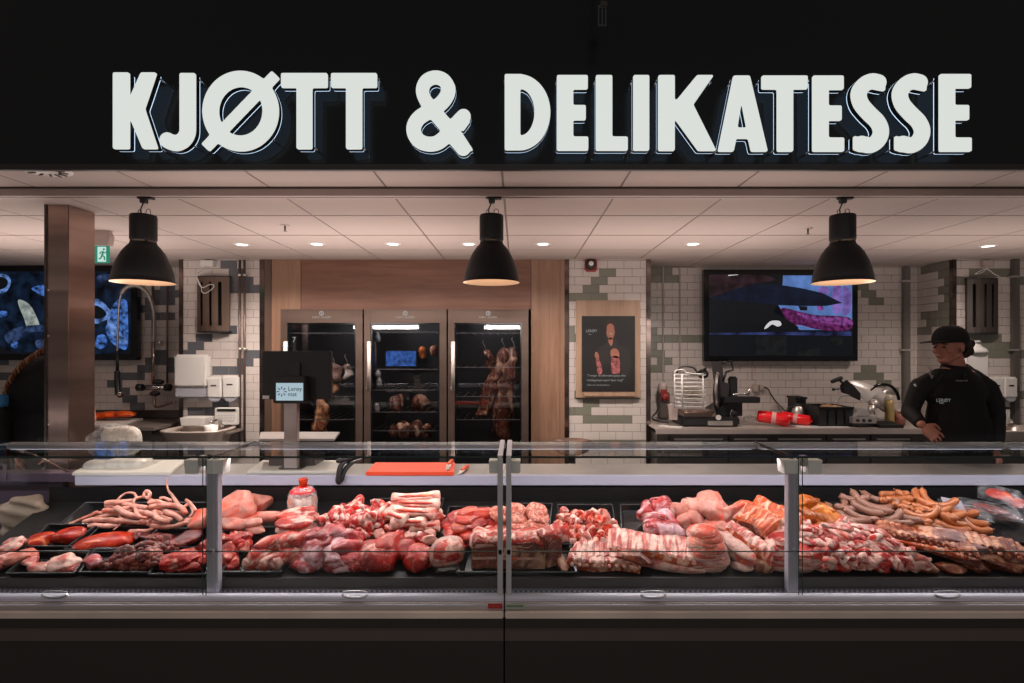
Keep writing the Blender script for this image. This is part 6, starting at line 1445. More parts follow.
A['m_liver']=meat_mat('liver orange red',(.50,.040,.025),(.58,.085,.05),(.78,.32,.22),.22,12,(.6,1.5,1),.25)
A['m_pale']=meat_mat('pale pork skin',(.85,.40,.34),(.62,.36,.31),(.60,.15,.12),.34,7,(1,1,1),.38,soft=.1,bump=.15)
A['m_tail']=meat_mat('pig tail skin',(1.0,.56,.47),(.68,.42,.36),(.58,.22,.18),.28,12,(1,1,1),.35,soft=.1,bump=.15)
A['m_pink']=meat_mat('pink pork',(.60,.19,.17),(.66,.28,.25),(.78,.56,.50),.48,13,(.6,1.2,1))
A['m_chop']=meat_mat('pale chop lean',(.80,.20,.16),(.62,.25,.20),(.78,.58,.50),.30,14,(1,1,1))
A['m_fat']=meat_mat('white fat',(.98,.62,.55),(.62,.43,.38),(.60,.18,.15),.30,14,(1,1,1),.4)
A['m_purple']=meat_mat('purple silverskin meat',(.42,.075,.08),(.52,.15,.15),(.72,.50,.52),.42,10,(.6,1.3,1),.28)
A['m_rib']=meat_mat('rib pink and white',(.58,.13,.12),(.70,.27,.24),(.80,.56,.50),.52,20,(2.2,.35,1))
A['m_bones']=meat_mat('bone and flesh',(.55,.04,.04),(.60,.12,.11),(.84,.62,.56),.44,20,(1,1,1),soft=.04)
A['m_bone']=meat_mat('cut bone',(1.0,.58,.50),(.80,.58,.50),(.62,.16,.14),.30,16,(.4,1.4,1),.4)
A['m_mince']=meat_mat('minced patty',(.85,.26,.20),(.70,.32,.26),(.80,.50,.43),.42,70,(1,1,1),.5,bump=.8)
A['m_cube']=meat_mat('diced beef',(.50,.055,.045),(.62,.15,.12),(.80,.52,.45),.38,20,(1,1,.6))
A['m_spice']=meat_mat('spiced ribs',(.60,.11,.06),(.66,.22,.14),(.78,.50,.40),.45,22,(1.8,.5,1))
A['m_smoke']=meat_mat('smoked hock',(.38,.09,.03),(.50,.18,.07),(.72,.42,.24),.30,10,(1,1,1),.3)
A['m_cure']=meat_mat('cured ribs',(.28,.07,.045),(.36,.12,.075),(.66,.40,.30),.42,16,(.5,1.6,1),.32)
A['m_cure2']=meat_mat('grey cured meat',(.25,.12,.12),(.36,.20,.18),(.60,.45,.40),.35,10,(.6,1.3,1),.25)
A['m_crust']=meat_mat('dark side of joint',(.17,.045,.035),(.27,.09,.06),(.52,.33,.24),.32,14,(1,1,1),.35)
A['s_orange']=pmat('orange sausage skin',(.42,.125,.038),.28,var=.14,vscale=14,coat=.3,bump=.1,bscale=60)
A['s_brown']=pmat('brown sausage skin',(.25,.11,.075),.35,var=.18,vscale=14,coat=.2,bump=.12,bscale=60)
A['s_tip']=pmat('sausage tip',(.20,.07,.03),.5)
A['blood']=pmat('bright blood red',(.52,.012,.014),.2)

def m4(loc,yaw=0,rx=0,ry=0,deck=True):
    r=(DB if deck else Matrix.Identity(3)) @ Matrix.Rotation(yaw,3,'Z') @ Matrix.Rotation(rx,3,'X') @ Matrix.Rotation(ry,3,'Y')
    return Matrix.Translation(loc) @ r.to_4x4()
def put(meshes,px,py,h=.02,yaw=0,rx=0,ry=0,name='meat_cut',cat='meat',label=None,group=None,deck=True,dz=0):
    """meshes: list of (part name, mesh) ; single mesh -> one object, else Empty with parts"""
    loc=dpt(px,py,h)+Vector((0,0,dz)); mt=m4(loc,yaw,rx,ry,deck)
    if len(meshes)==1:
        o=link(name,meshes[0][1])
    else:
        o=bpy.data.objects.new(name,None); COL.objects.link(o); o.empty_display_size=.05
        for nm,me in meshes: link(nm,me,o)
    pts=[mt@v.co for _,me in meshes for v in list(me.vertices)[::3]]
    ymn=min(p.y for p in pts)
    if ymn<2.45: mt=Matrix.Translation(EY*((2.45-ymn)/EY.y))@mt; pts=[p+EY*((2.45-ymn)/EY.y) for p in pts]
    dm=min((p.z-deckZ(p.y)) for p in pts)
    if dm<.005: mt=Matrix.Translation((0,0,.005-dm))@mt
    o.matrix_world=mt; o['category']=cat
    if label: o['label']=label
    if group: o['group']=group
    o['_px']=px; o['_py']=py
    return o
def finish(objs,noun,where,group=None,rows=None):
    """one label each: ordinal in its row"""
    n=len(objs)
    k=rows or (1 if n<=9 else 2 if n<=16 else 3 if n<=30 else 4)
    so=sorted(objs,key=lambda o:o['_py']); names={1:[''],2:['back row','front row'],3:['back row','middle row','front row'],4:['back row','second row','third row','front row']}[k]
    for r in range(k):
        row=sorted(so[r*n//k:(r+1)*n//k],key=lambda o:o['_px'])
        for i,o in enumerate(row):
            o['label']=('%s, %s from left, %s, %s'%(noun,ORD[i],names[r],where)) if k>1 else ('%s, %s from left in %s'%(noun,ORD[i],where))
            if group: o['group']=group
    for o in objs:
        del o['_px']; del o['_py']
def clean(o):
    for k in ('_px','_py'):
        if k in o: del o[k]
    return o
_mc={}
def cached(key,fn,mats,smooth=True):
    if key not in _mc:
        bm=new_bm(); fn(bm); _mc[key]=to_mesh(bm,str(key[0]),mats,smooth)
    return _mc[key]
def lump_mesh(L,W,H,seed,mat,amp=.3,f=10,sub=3,sq=.85):
    def fn(bm):
        rr=random.Random(seed*7+int(L*1000))
        t=new_bm(); bmesh.ops.create_icosphere(t,subdivisions=4,radius=1)
        pl=[]
        for _ in range(5 if amp>.16 else 2):
            n=Vector((rr.gauss(0,1),rr.gauss(0,1),rr.gauss(.25,.8))).normalized(); pl.append((n,rr.uniform(.55,.8)))
        so=Vector((seed*3.1,seed*1.7,L*50))
        for v in t.verts:
            d=v.co.normalized(); q=Vector([math.copysign(abs(x)**.9,x) for x in d])
            for n,dd in pl:
                e=q.dot(n)-dd
                if e>0: q-=n*e*.92
            w=Vector((q.x*L/2,q.y*W/2,q.z*H/2)); fq=w*(f*1.3)+so
            k=1+amp*.75*noise.noise(fq)+amp*.55*(.45-abs(noise.noise(fq*2.1))*2)*.6+amp*.18*noise.noise(fq*6)
            v.co=w*k
        me=bpy.data.meshes.new('t'); t.to_mesh(me); t.free(); bm.from_mesh(me); bpy.data.meshes.remove(me)
        mn=min(v.co.z for v in bm.verts)
        for v in bm.verts: v.co.z=max(v.co.z,mn*.55)
    return cached(('cut',L,W,H,seed,mat,amp,f,sq),fn,mat)
def bent(R_,ang,r,mat,seg=12,key='sausage',wob=0,tip=True):
    def fn(bm):
        n=12; pts=[]
        for i in range(n):
            t=-ang/2+ang*i/(n-1)
            p=Vector((R_*math.sin(t),R_*(1-math.cos(t))-R_*(1-math.cos(ang/2))*.5,0)) if ang>.02 else Vector((R_*(i/(n-1)-.5),0,0))
            if wob: p+=Vector((0,noise.noise(p*15+Vector((R_*50,0,0)))*wob,noise.noise(p*15)*wob))
            pts.append(p)
        round_tube(bm,pts,r,seg)
        if tip:
            for e,d in ((pts[0],(pts[0]-pts[1]).normalized()),(pts[-1],(pts[-1]-pts[-2]).normalized())):
                round_tube(bm,[e+d*r*.7,e+d*r*1.25],r*.28,6,mi=1)
    return cached((key,R_,ang,r,mat,wob),fn,[mat,'s_tip'] if tip else mat)
def steak_parts(outline,th,fatw,lean='m_red2',fat='m_fat',bone=None,key='steak'):
    """outline in metres; returns parts: fat_rim, lean, bone"""
    o=smooth_closed([Vector((a,b,0)) for a,b in outline],4); cx=sum(p[0] for p in o)/len(o); cy=sum(p[1] for p in o)/len(o)
    k=1-fatw
    def outer(bm): prism(bm,[(p[0],p[1]) for p in o],0,th,0,min(.006,th*.3),plane='xy')
    def inner(bm):
        q=[(cx+(p[0]-cx)*k+.0,cy+(p[1]-cy)*k-fatw*.02) for p in o]; prism(bm,q,-.002,th+.004,0,.003,plane='xy')
    parts=[('fat_rim',cached((key+'fat',tuple(outline),th),outer,fat)),('lean',cached((key+'lean',tuple(outline),th,lean),inner,lean))]
    if bone:
        def bn(bm): prism(bm,smooth_closed([Vector((a,b,0)) for a,b in bone],4) and [(p[0],p[1]) for p in smooth_closed([Vector((a,b,0)) for a,b in bone],4)],-.003,th+.007,0,.003,plane='xy')
        parts.append(('bone',cached((key+'bone',tuple(bone),th),bn,'m_bone')))
    return parts
def rack_parts(L,W,H,seed,mat='m_rib',nr=9,ends=True,bow=.2,thick=.018,bonemat='m_bone',ridge=.006):
    """rack of ribs: ribs run along local y, row of ribs along x"""
    def fn(bm):
        nx,ny=nr*6,16; top=[];bot=[]
        for j in range(ny+1):
            v=j/ny-.5; rt=[];rb=[]
            for i in range(nx+1):
                u=i/nx-.5; e=1-.12*math.sin((u+.5)*PI*3+seed)*abs(v)*2
                x=L*u+ .03*v*math.sin(seed); y=W*v*e
                edge=min(1,(.5-abs(u))*12)*min(1,(.5-abs(v))*8)
                z=H*(1-bow*4*v*v)-bow*.5*H+ridge*abs(math.sin(PI*nr*(u+.5)+v*1.2))*edge+.006*noise.noise(Vector((x*14+seed,y*14,seed)))
                rt.append(bm.verts.new((x,y,z*max(.6,edge**.12)))); rb.append(bm.verts.new((x,y,min(z-thick,0) if False else -.002)))
            top.append(rt);bot.append(rb)
        for j in range(ny):
            for i in range(nx):
                bm.faces.new((top[j][i],top[j][i+1],top[j+1][i+1],top[j+1][i])); bm.faces.new((bot[j][i],bot[j+1][i],bot[j+1][i+1],bot[j][i+1]))
        for i in range(nx):
            bm.faces.new((top[0][i],bot[0][i],bot[0][i+1],top[0][i+1])); bm.faces.new((top[ny][i],top[ny][i+1],bot[ny][i+1],bot[ny][i]))
        for j in range(ny):
            bm.faces.new((top[j][0],top[j+1][0],bot[j+1][0],bot[j][0])); bm.faces.new((top[j][nx],bot[j][nx],bot[j+1][nx],top[j+1][nx]))
    def fn2(bm):
        fn(bm)
        for f in bm.faces:
            f.normal_update()
            if abs(f.normal.y)>.75 and f.calc_center_median().y<0: f.material_index=1
    parts=[('rib_slab',cached(('rack',L,W,H,seed,mat,nr),fn2,[mat,'m_spice' if mat=='m_rib' else 'm_crust'],False))]
    if ends:
        for i in range(nr):
            x=L*((i+.5)/nr-.5)
            def bn(bm,x=x): ellipsoid(bm,(x,-W/2*.96,H*.62),(L/nr*.26,.012,.008),10,6)
            parts.append(('rib_bone',cached(('rb',L,W,H,nr,i,bonemat),bn,bonemat)))
    return parts
def tray(c,label,h=.028,name='meat_tray'):
    """c: four deck pixels (front-left, front-right, back-right, back-left)"""
    b=[dpt(x,y,.004) for x,y in c]; cen=sum(b,Vector())/4
    root=empty(name,cen,label,'tray')
    bm=new_bm(); n=4; up=EZ*h
    ou=[(p-cen)*1.0 for p in b]; inn=[q*.94 for q in ou]
    v0=[bm.verts.new(cen+q*.93) for q in ou]; v1=[bm.verts.new(cen+q+up) for q in ou]; v2=[bm.verts.new(cen+q*.965+up) for q in ou]; v3=[bm.verts.new(cen+q*.90+EZ*.003) for q in ou]
    bm.faces.new(v0[::-1]); bm.faces.new(v3)
    for i in range(n):
        j=(i+1)%n
        for a_,b_ in ((v0,v1),(v1,v2),(v2,v3)): bm.faces.new((a_[i],a_[j],b_[j],b_[i]))
    part('pan',bm,'tray',root)
    bm=new_bm(); tube(bm,[cen+q*1.005+up for q in ou]+[cen+ou[0]*1.005+up],.0035,6); part('rim',bm,'tray_rim',root)
    return root
M['tray_rim']=pmat('tray rim highlight',(.05,.05,.052),.2)

rnd=random.Random(5)
U=lambda a,b: rnd.uniform(a,b)
pxm=lambda py: deckY(py)/F      # metres per pixel on the deck

# --- trays
tray([(62,529),(205,529),(213,507),(88,507)],'black tray under the heap of pale pig tails')
tray([(28,551),(80,551),(104,529),(50,529)],'black tray with two orange-red liver slabs left of the single liver')
tray([(66,554),(140,554),(155,531),(96,531)],'black tray with one long orange-red liver slab')
tray([(140,552),(203,552),(212,533),(160,533)],'black tray with dark red offal in front of the pig tails, at the first post')
tray([(8,578),(76,578),(92,556),(36,556)],'black tray at the front left with pale pink hearts')
tray([(80,577),(152,577),(166,553),(98,553)],'black tray under the dark kidneys at the front')
tray([(150,579),(207,579),(213,556),(163,556)],'black tray with red hearts left of the first post')
tray([(222,577),(282,577),(292,532),(248,532)],'black tray under the long neck bones, right of the first post')
tray([(368,548),(434,548),(444,503),(380,503)],'black tray full of split marrow bones')
tray([(443,547),(495,547),(497,511),(449,511)],'black tray under the red steak pile left of the middle post')
tray([(510,547),(548,547),(552,508),(511,508)],'black tray under the minced patties')
tray([(457,577),(577,577),(570,547),(466,547)],'black tray under the large beef rib joints at the middle post')
tray([(563,549),(618,549),(612,509),(557,509)],'black tray under the diced beef')
tray([(622,549),(690,549),(680,509),(620,509)],'empty-looking black tray left of the veal shanks, mostly covered')
tray([(830,545),(900,545),(885,510),(835,510)],'black tray under the brown sausages')
tray([(905,545),(985,545),(975,510),(890,510)],'black tray under the orange sausages')
tray([(985,547),(1040,547),(1020,508),(962,508)],'black tray under the packs at the right edge')

# --- pig tails
objs=[]
def tail(path,r0,r1,lift=0):
    pts=smooth_open([dpt(a,b,c) for a,b,c in path],5); n=len(pts); c=pts[0].copy()
    bm=new_bm(); rr=[r0+(r1-r0)*(i/(n-1))**.8 for i in range(n)]
    d0=(pts[0]-pts[1]).normalized()
    tube(bm,[pts[0]+d0*r0*.5]+pts,[r0*.45]+rr,9); c=sum(pts,Vector())/n; c.z=min(p.z for p in pts)-r0
    bmesh.ops.translate(bm,verts=bm.verts[:],vec=-c)
    for v in bm.verts: v.co+=Vector((0,0,1))*noise.noise((v.co+c)*30)*.004
    o=link('pig_tail',to_mesh(bm,'pig_tail','m_tail',True)); o.location=c; o['category']='pig tail'; o['_px']=path[len(path)//2][0]; o['_py']=path[len(path)//2][1]; objs.append(o); return o
s_=.0048
T=[([(178,505,.08),(173,497,.10),(168,489,.12),(166,478,.15)],.011,.002),([(70,524,.02),(84,518,.03),(98,512,.05)],.008,.007),([(84,522,.03),(105,516,.05),(125,512,.06)],.012,.009),
([(106,503,.09),(120,502,.10),(134,501,.10)],.012,.010),([(116,508,.09),(127,514,.09),(142,517,.08)],.014,.011),([(120,520,.06),(135,522,.06),(148,522,.06)],.012,.008),
([(120,516,.06),(121,523,.05),(113,530,.04)],.007,.002),([(116,502,.09),(124,494,.11),(133,493,.12),(138,499,.11)],.006,.005),([(133,507,.10),(135,499,.12),(144,497,.12),(152,500,.12)],.006,.006),
([(150,507,.10),(165,505,.11),(180,507,.10),(186,514,.08)],.012,.011),([(148,525,.05),(152,519,.07),(162,517,.08),(172,520,.07)],.006,.006),([(130,532,.03),(145,531,.03),(160,526,.04),(172,519,.05)],.014,.003),
([(144,497,.12),(146,491,.14),(150,494,.14),(147,499,.13)],.010,.007),([(183,508,.09),(189,504,.10),(193,512,.08),(189,517,.07)],.008,.005),([(186,500,.11),(190,503,.11),(196,511,.08)],.006,.008),
([(154,512,.09),(158,519,.08),(170,522,.06)],.013,.010),([(165,512,.09),(175,515,.08),(182,521,.06)],.014,.010),([(136,508,.10),(138,516,.09),(146,518,.08)],.010,.006),
([(90,526,.02),(104,526,.03),(118,526,.03)],.014,.010),([(95,520,.04),(110,520,.05),(124,522,.05)],.012,.009),([(104,511,.07),(118,510,.08),(130,508,.09)],.013,.010),
([(186,521,.05),(196,520,.05),(206,518,.05)],.014,.014),([(160,499,.12),(165,498,.12),(171,501,.11)],.007,.007),([(150,502,.11),(158,502,.12),(166,504,.11)],.013,.009),
([(140,512,.09),(150,514,.09),(158,517,.08)],.014,.009),([(176,526,.04),(186,523,.05),(196,524,.04)],.013,.008),([(122,503,.09),(134,506,.10),(146,508,.11)],.010,.012),([(152,526,.04),(164,527,.04),(176,526,.04)],.014,.009)]
for p,a,b in T: tail(p,a*1.12,b*1.15)
for k in range(16):
    x=U(100,188); y=U(509,526); a=U(-.8,.8); l=U(8,14); hh=max(.02,.085-abs(x-148)*.0011-max(0,y-512)*.003)
    tail([(x-l*math.cos(a),y-l*.5*math.sin(a),hh),(x,y+U(-3,1),hh+.01),(x+l*math.cos(a),y+l*.5*math.sin(a),hh)],U(.009,.014),U(.006,.009))
finish(objs,'pale pig tail','the tail heap','pig tails')

# --- livers
def lumps(lst,mat,noun,where,group=None,name='meat_cut',cat='meat',amp=.3,f=10,hh=.5,**kw):
    """lst: (px,py,w px,h px,yaw[,height m])"""
    os=[]
    for i,q in enumerate(lst):
        px,py,w,hpx,yaw=q[:5]; hz=q[5] if len(q)>5 else .025
        m=pxm(py); me=lump_mesh(round(w*m,3),round(hpx*m*1.55,3),round(max(.035,hpx*m*hh*1.7),3),i+int(px)%7,q[6] if len(q)>6 else mat,amp,f)
        os.append(put([(name,me)],px,py,hz,yaw,name=name,cat=cat))
    finish(os,noun,where,group); return os
lumps([(40,540,26,13,.5),(69,536,30,15,.45,.03)],'m_liver','orange-red liver slab','the left liver tray','liver slabs','liver_slab',amp=.15,f=6)
lumps([(104,543,54,16,.25,.02)],'m_liver','long orange-red liver slab','the second liver tray',None,'liver_slab',amp=.15,f=6)
lumps([(150,537,22,9,.2),(137,536,10,8,0),(164,538,26,10,.1),(187,538,34,12,.4,.03),(178,545,18,7,.3)],'m_dark','dark red glossy offal piece','tray before the pig tails','offal','offal_piece',amp=.2)
lumps([(8,548,26,13,.3,.03),(22,556,28,14,.3,.03,'m_pale'),(4,563,24,14,.3,.02),(18,541,22,9,.4,.03),(30,562,16,8,.5)],'m_pink','pale pink offal piece','the heap at the far left edge','offal pieces','offal_piece',amp=.45,f=16)
lumps([(40,570,29,10,.05,.01),(66,563,34,16,.2,.02),(72,571,28,8,0,.01)],'m_pink','pink heart half','the front left tray','heart halves','heart_half',amp=.4,f=18)
lumps([(92,562,16,13,.8,.03)],'m_purple','dull purple tongue','the front left tray beside the kidneys',None,'tongue',amp=.1)
# kidneys : lobed clusters
def kidney_mesh(seed,L,W,H):
    def fn(bm):
        r=random.Random(seed); n=20
        for i in range(n):
            a=r.uniform(0,2*PI); k=math.sqrt(r.random()); x=L*.40*k*math.cos(a); y=W*.40*k*math.sin(a); z=H*.42*math.sqrt(max(0,1-k*k))
            ellipsoid(bm,(x,y,z),(L*r.uniform(.14,.20),W*r.uniform(.17,.24),H*.26),12,8)
        ellipsoid(bm,(0,0,H*.15),(L*.42,W*.42,H*.35),14,10)
    return cached(('kidney',seed,L,W,H),fn,'m_kidney')
os=[]
for i,(px,py,w,yaw,h) in enumerate([(108,566,18,.2,.02),(123,558,26,.5,.035),(128,551,22,.2,.05),(140,566,22,.1,.02),(148,555,24,.9,.05),(137,559,22,.4,.04),(152,565,20,.9,.03),(122,567,20,.2,.02),(159,548,22,.7,.04),(157,541,14,.3,.05),(173,548,13,.2,.02),(145,547,20,.3,.055),(106,573,12,.2,.01),(135,570,18,.1,.02)]):
    L=w*pxm(py); os.append(put([('k',kidney_mesh(i%5,round(L,3),round(L*.75,3),.055))],px,py+2,h,yaw,name='beef_kidney',cat='kidney'))
finish(os,'dark glossy lobed kidney','the kidney pile','kidneys',2)
lumps([(178,563,32,18,.3,.03),(196,558,22,12,.2,.03),(192,569,30,10,.1,.01),(172,570,14,8,0,.01)],'m_red','red heart piece','the tray left of the first post','heart pieces','heart_piece',amp=.45,f=14)
lumps([(206,548,18,16,1.0,.04),(222,541,16,18,1.1,.06),(236,540,20,16,.8,.06),(228,552,18,16,.9,.05),(245,545,14,12,.4,.06),(219,560,16,14,1.2,.03),(233,563,14,14,.7,.02),(203,560,12,12,.9,.03),(213,535,16,10,.5,.06),(243,537,18,9,.2,.07)],'m_red','deep red offal strip','the red pile behind the first post','red offal strips','offal_strip',amp=.5,f=12)
lumps([(232,510,44,30,-.3,.09),(205,518,36,16,.2,.06),(229,524,40,14,-.1,.07),(247,521,36,12,-.2,.07),(252,527,34,11,-.35,.05),(262,516,48,12,.18,.06),(258,503,22,20,1.2,.03)],'m_pale','pale pork knuckle with skin','the pile right of the first post','pork knuckles','pork_knuckle',amp=.22,f=7)

# --- ham on the bone, standing in film
Yh=2.88; root=empty('ham_joint',P(303,520,Yh),'wrapped ham joint standing upright with red-tipped bone sticking up','meat'); x=X(302.5,Yh)
bm=new_bm(); lathe(bm,[(.001,Z(521,Yh)),(.055,Z(521,Yh)),(.068,Z(512,Yh)),(.070,Z(500,Yh)),(.064,Z(493,Yh)),(.05,Z(489,Yh)),(.001,Z(488,Yh))],28,(x,Yh,0)); 
for v in bm.verts: v.co+=Vector((noise.noise(v.co*22),noise.noise(v.co*22+Vector((4,4,4))),0))*.012
part('meat',bm,meat_mat('wrapped ham',(.55,.17,.14),(.68,.40,.34),(.78,.62,.56),.5,16,(1.8,1.8,.4),.2),root,True)
bm=new_bm(); lathe(bm,[(.052,Z(493.5,Yh)),(.066,Z(494,Yh)),(.062,Z(490,Yh)),(.042,Z(487.5,Yh)),(.02,Z(486,Yh)),(.001,Z(486,Yh))],24,(x,Yh-.002,0)); part('red_top',bm,'blood',root,True)
bm=new_bm(); tube(bm,[(x,Yh,Z(489,Yh)),(x+.004,Yh,Z(484,Yh)),(x+.004,Yh,Z(479.5,Yh)),(x+.004,Yh,Z(478,Yh))],[.024,.019,.024,.02],14); part('bone',bm,'m_liver',root,True)
bm=new_bm(); lathe(bm,[(.072,Z(521,Yh)),(.075,Z(506,Yh)),(.071,Z(493,Yh)),(.045,Z(486,Yh))],24,(x,Yh,0)); part('film',bm,'film',root,True)
def slabstack(px,py,yaw,label):
    root=put([('lean_slab',lump_mesh(.20,.10,.035,3,'m_red2',.12,9,sq=.6)),('fat_slab',lump_mesh(.20,.10,.03,4,'m_fat',.12,9,sq=.6))],px,py,.06,yaw,name='pork_belly',cat='meat',label=label)
    for i,c in enumerate(root.children): c.location.z=.03*i; c.location.y=.006*i
    clean(root)
slabstack(297,528,.1,'layered pork belly slab with white fat in front of the upright ham'); slabstack(299,519,.25,'thin layered belly slab leaning directly against the upright ham')

# --- necks / large bones front
def shank_parts(L,r,seed,mat='m_pink'):
    def fn(bm):
        t=new_bm(); pts=[Vector((L*(i/11-.5),.012*math.sin(i*.8+seed),0)) for i in range(12)]; tube(t,pts,[r*(.55+.55*math.sin(PI*min(1,.15+i/11*.8))) for i in range(12)],16)
        for v in t.verts: v.co+=v.co.normalized()*noise.noise(v.co*16+Vector((seed,0,0)))*.022; v.co.z=max(v.co.z,-r*.6)
        me=bpy.data.meshes.new('t'); t.to_mesh(me); t.free(); bm.from_mesh(me)
    def bn(bm): lathe(bm,[(.001,-L/2-.012),(.014,-L/2-.011),(.018,-L/2-.002),(.018,-L/2+.03)],14,(0,0,0),axis='x')
    def bo(bm): lathe(bm,[(.001,-L/2-.004),(.026,-L/2-.003),(.030,-L/2+.006),(.028,-L/2+.03)],14,(0,0,0),axis='x')
    return [('meat',cached(('shank',L,r,seed,mat),fn,mat)),('bone',cached(('shb',L,r),bn,'m_bone')),('bone_ring',cached(('shr',L,r),bo,'m_fat'))]
os=[]
for px,py,L,r,yaw,h in [(263,560,.20,.042,.95,.03),(282,558,.24,.034,1.0,.03),(296,550,.24,.036,1.05,.04),(280,543,.20,.045,.8,.05),(300,540,.17,.04,.6,.07)]:
    os.append(put(shank_parts(L,r,int(px)%5,'m_red2'),px,py,h,yaw,name='neck_bone',cat='meat bone'))
finish(os,'long red-pink neck bone','the pile right of first post','neck bones')
lumps([(322,552,40,28,.5,.05),(303,567,34,14,-.3,.02),(340,545,34,20,.8,.07),(332,560,38,26,.4,.03),(350,556,40,20,.5,.03),(316,541,28,20,.9,.08),(352,536,26,14,.5,.08),(334,532,24,16,.6,.09),(310,558,22,16,.5,.04),(347,568,36,14,.2,.01)],'m_purple','large purple-pink cut with silver skin','pile beside the neck bones','large cuts with silver skin','beef_cut',amp=.35,f=11)
# bones red and white
def bone_parts(L,r,seed):
    def fn(bm):
        t=new_bm(); pts=[Vector((L*(i/8-.5),.01*math.sin(i+seed),.008*math.cos(i*1.3+seed))) for i in range(9)]; tube(t,pts,[r*(1.35 if i in(0,8) else 1.15 if i in(1,7) else .8) for i in range(9)],10)
        for v in t.verts: v.co+=v.co.normalized()*noise.noise(v.co*30+Vector((seed,1,0)))*.014
        me=bpy.data.meshes.new('t'); t.to_mesh(me); t.free(); bm.from_mesh(me)
    return [('meat_bone',cached(('bone',L,r,seed),fn,'m_bones'))]
os=[]
for i in range(34):
    px=U(322,384); py=U(508,541); 
    if py<516 and not 340<px<384: continue
    if px>372 and py>530: continue
    os.append(put(bone_parts(round(U(.08,.14),2),round(U(.014,.022),3),i%6),px,py,max(.02,.10-abs(px-352)*.0012-(py-508)*.0016),U(.3,2.2),U(-.5,.5),U(-.6,.6),name='meaty_bone',cat='meat bone'))
for px,py,L,yaw in ((353,505,.12,1.3),(379,512,.15,1.15),(337,520,.13,2.2),(346,513,.15,1.9),(366,514,.13,1.7)):
    os.append(put(bone_parts(L,.022,int(px)%5),px,py,.09,yaw,0,.2,name='meaty_bone',cat='meat bone'))
finish(os,'red and white meaty bone','the bone pile','meaty bones')
# split marrow bones
def plank_parts(L,W):
    def fn(bm):
        n=10
        prof=[]
        o=[(-L/2,-W*.55),(-L*.3,-W*.38),(0,-W*.33),(L*.3,-W*.40),(L/2,-W*.6),(L/2,W*.5),(L*.25,W*.36),(0,W*.30),(-L*.3,W*.36),(-L/2,W*.52)]
        prism(bm,[(p[0],p[1]) for p in smooth_closed([Vector((a,b,0)) for a,b in o],3)],0,.022,0,.004,plane='xy')
    def ch(bm):
        o=[(-L*.36,0),(-L*.2,-W*.15),(0,-W*.14),(L*.25,-W*.16),(L*.38,0),(L*.25,W*.13),(0,W*.12),(-L*.2,W*.13)]
        prism(bm,[(p[0],p[1]) for p in smooth_closed([Vector((a,b,0)) for a,b in o],3)],.018,.0232,0,0,plane='xy')
    return [('bone',cached(('plank',L,W),fn,'m_bone')),('marrow',cached(('mar',L,W),ch,'m_liver'))]
os=[]
for px,py,L,W,yaw,h in [(416,498,.235,.05,.10,.13),(416,505,.235,.055,-.04,.115),(413,513,.23,.055,-.12,.10),(409,524,.17,.06,.05,.075),(425,528,.14,.05,.15,.06),(396,518,.13,.06,-.5,.09)]:
    os.append(put(plank_parts(L,W),px,py,h,yaw,R(25),name='split_marrow_bone',cat='marrow bone'))
for i,(px,py) in enumerate([(380,534),(390,529),(388,537),(400,533),(410,536),(420,537),(430,533),(434,524),(436,512),(437,518),(402,525),(398,539),(430,539),(412,529)]):
    os.append(put([('c',lump_mesh(.075,.055,.045,i%5,'m_bones' if i%2 else 'm_bone',.3,18,sq=.6))],px,py,.05,U(0,3),name='marrow_bone_piece',cat='marrow bone'))
finish(os,'pale marrow bone','the marrow bone tray','marrow bones',3)
# big red muscles front
lumps([(389,547,34,26,-.5,.045),(374,567,56,26,-.1,.02),(414,566,28,24,.5,.02),(424,556,22,20,.9,.03),(357,558,28,22,.3,.03),(405,549,22,16,-.2,.04)],'m_red','large lean red beef cut','front row left of the middle post','lean beef cuts','beef_cut',amp=.16,f=8)
# chop with fat rim
OUT=[(-.07,-.05),(0,-.06),(.06,-.045),(.075,.01),(.06,.055),(0,.065),(-.05,.05),(-.08,.01)]
o=put(steak_parts(OUT,.055,.20,'m_red2',bone=[(.05,-.03),(.068,-.01),(.065,.02),(.048,.03)]),446,562,.045,.2,R(38),name='rib_steak',label='thick rib steak with white fat bands, front edge left of the middle post'); clean(o)
# red steaks pile
ST=[(-.055,-.03),(0,-.042),(.05,-.03),(.065,.01),(.03,.04),(-.03,.04),(-.062,.015)]
os=[]
for i,(px,py,yaw,h,rx) in enumerate([(458,516,.6,.085,.4),(472,512,.1,.10,.3),(483,512,-.2,.10,.3),(492,518,-.7,.08,.3),(463,526,.5,.075,.5),(455,530,.9,.06,.5),(478,522,.0,.09,.35),(488,528,-.4,.075,.4),(470,534,.3,.06,.45),(482,536,-.1,.055,.4),(494,534,-.5,.05,.3),(453,541,.2,.03,.2),(464,542,.1,.03,.2),(476,518,.4,.095,.2),(466,519,-.3,.09,.3),(452,522,.4,.06,.3)]):
    me=lump_mesh(.125,.095,.032,i%6,'m_liver' if i%3 else 'm_red',.22,9,sq=.8)
    os.append(put([('s',me)],px,py,h,yaw,R(-10)+rx*.5,name='veal_escalope',cat='meat'))
finish(os,'thin orange-red slice','pile by middle post','thin meat slices')
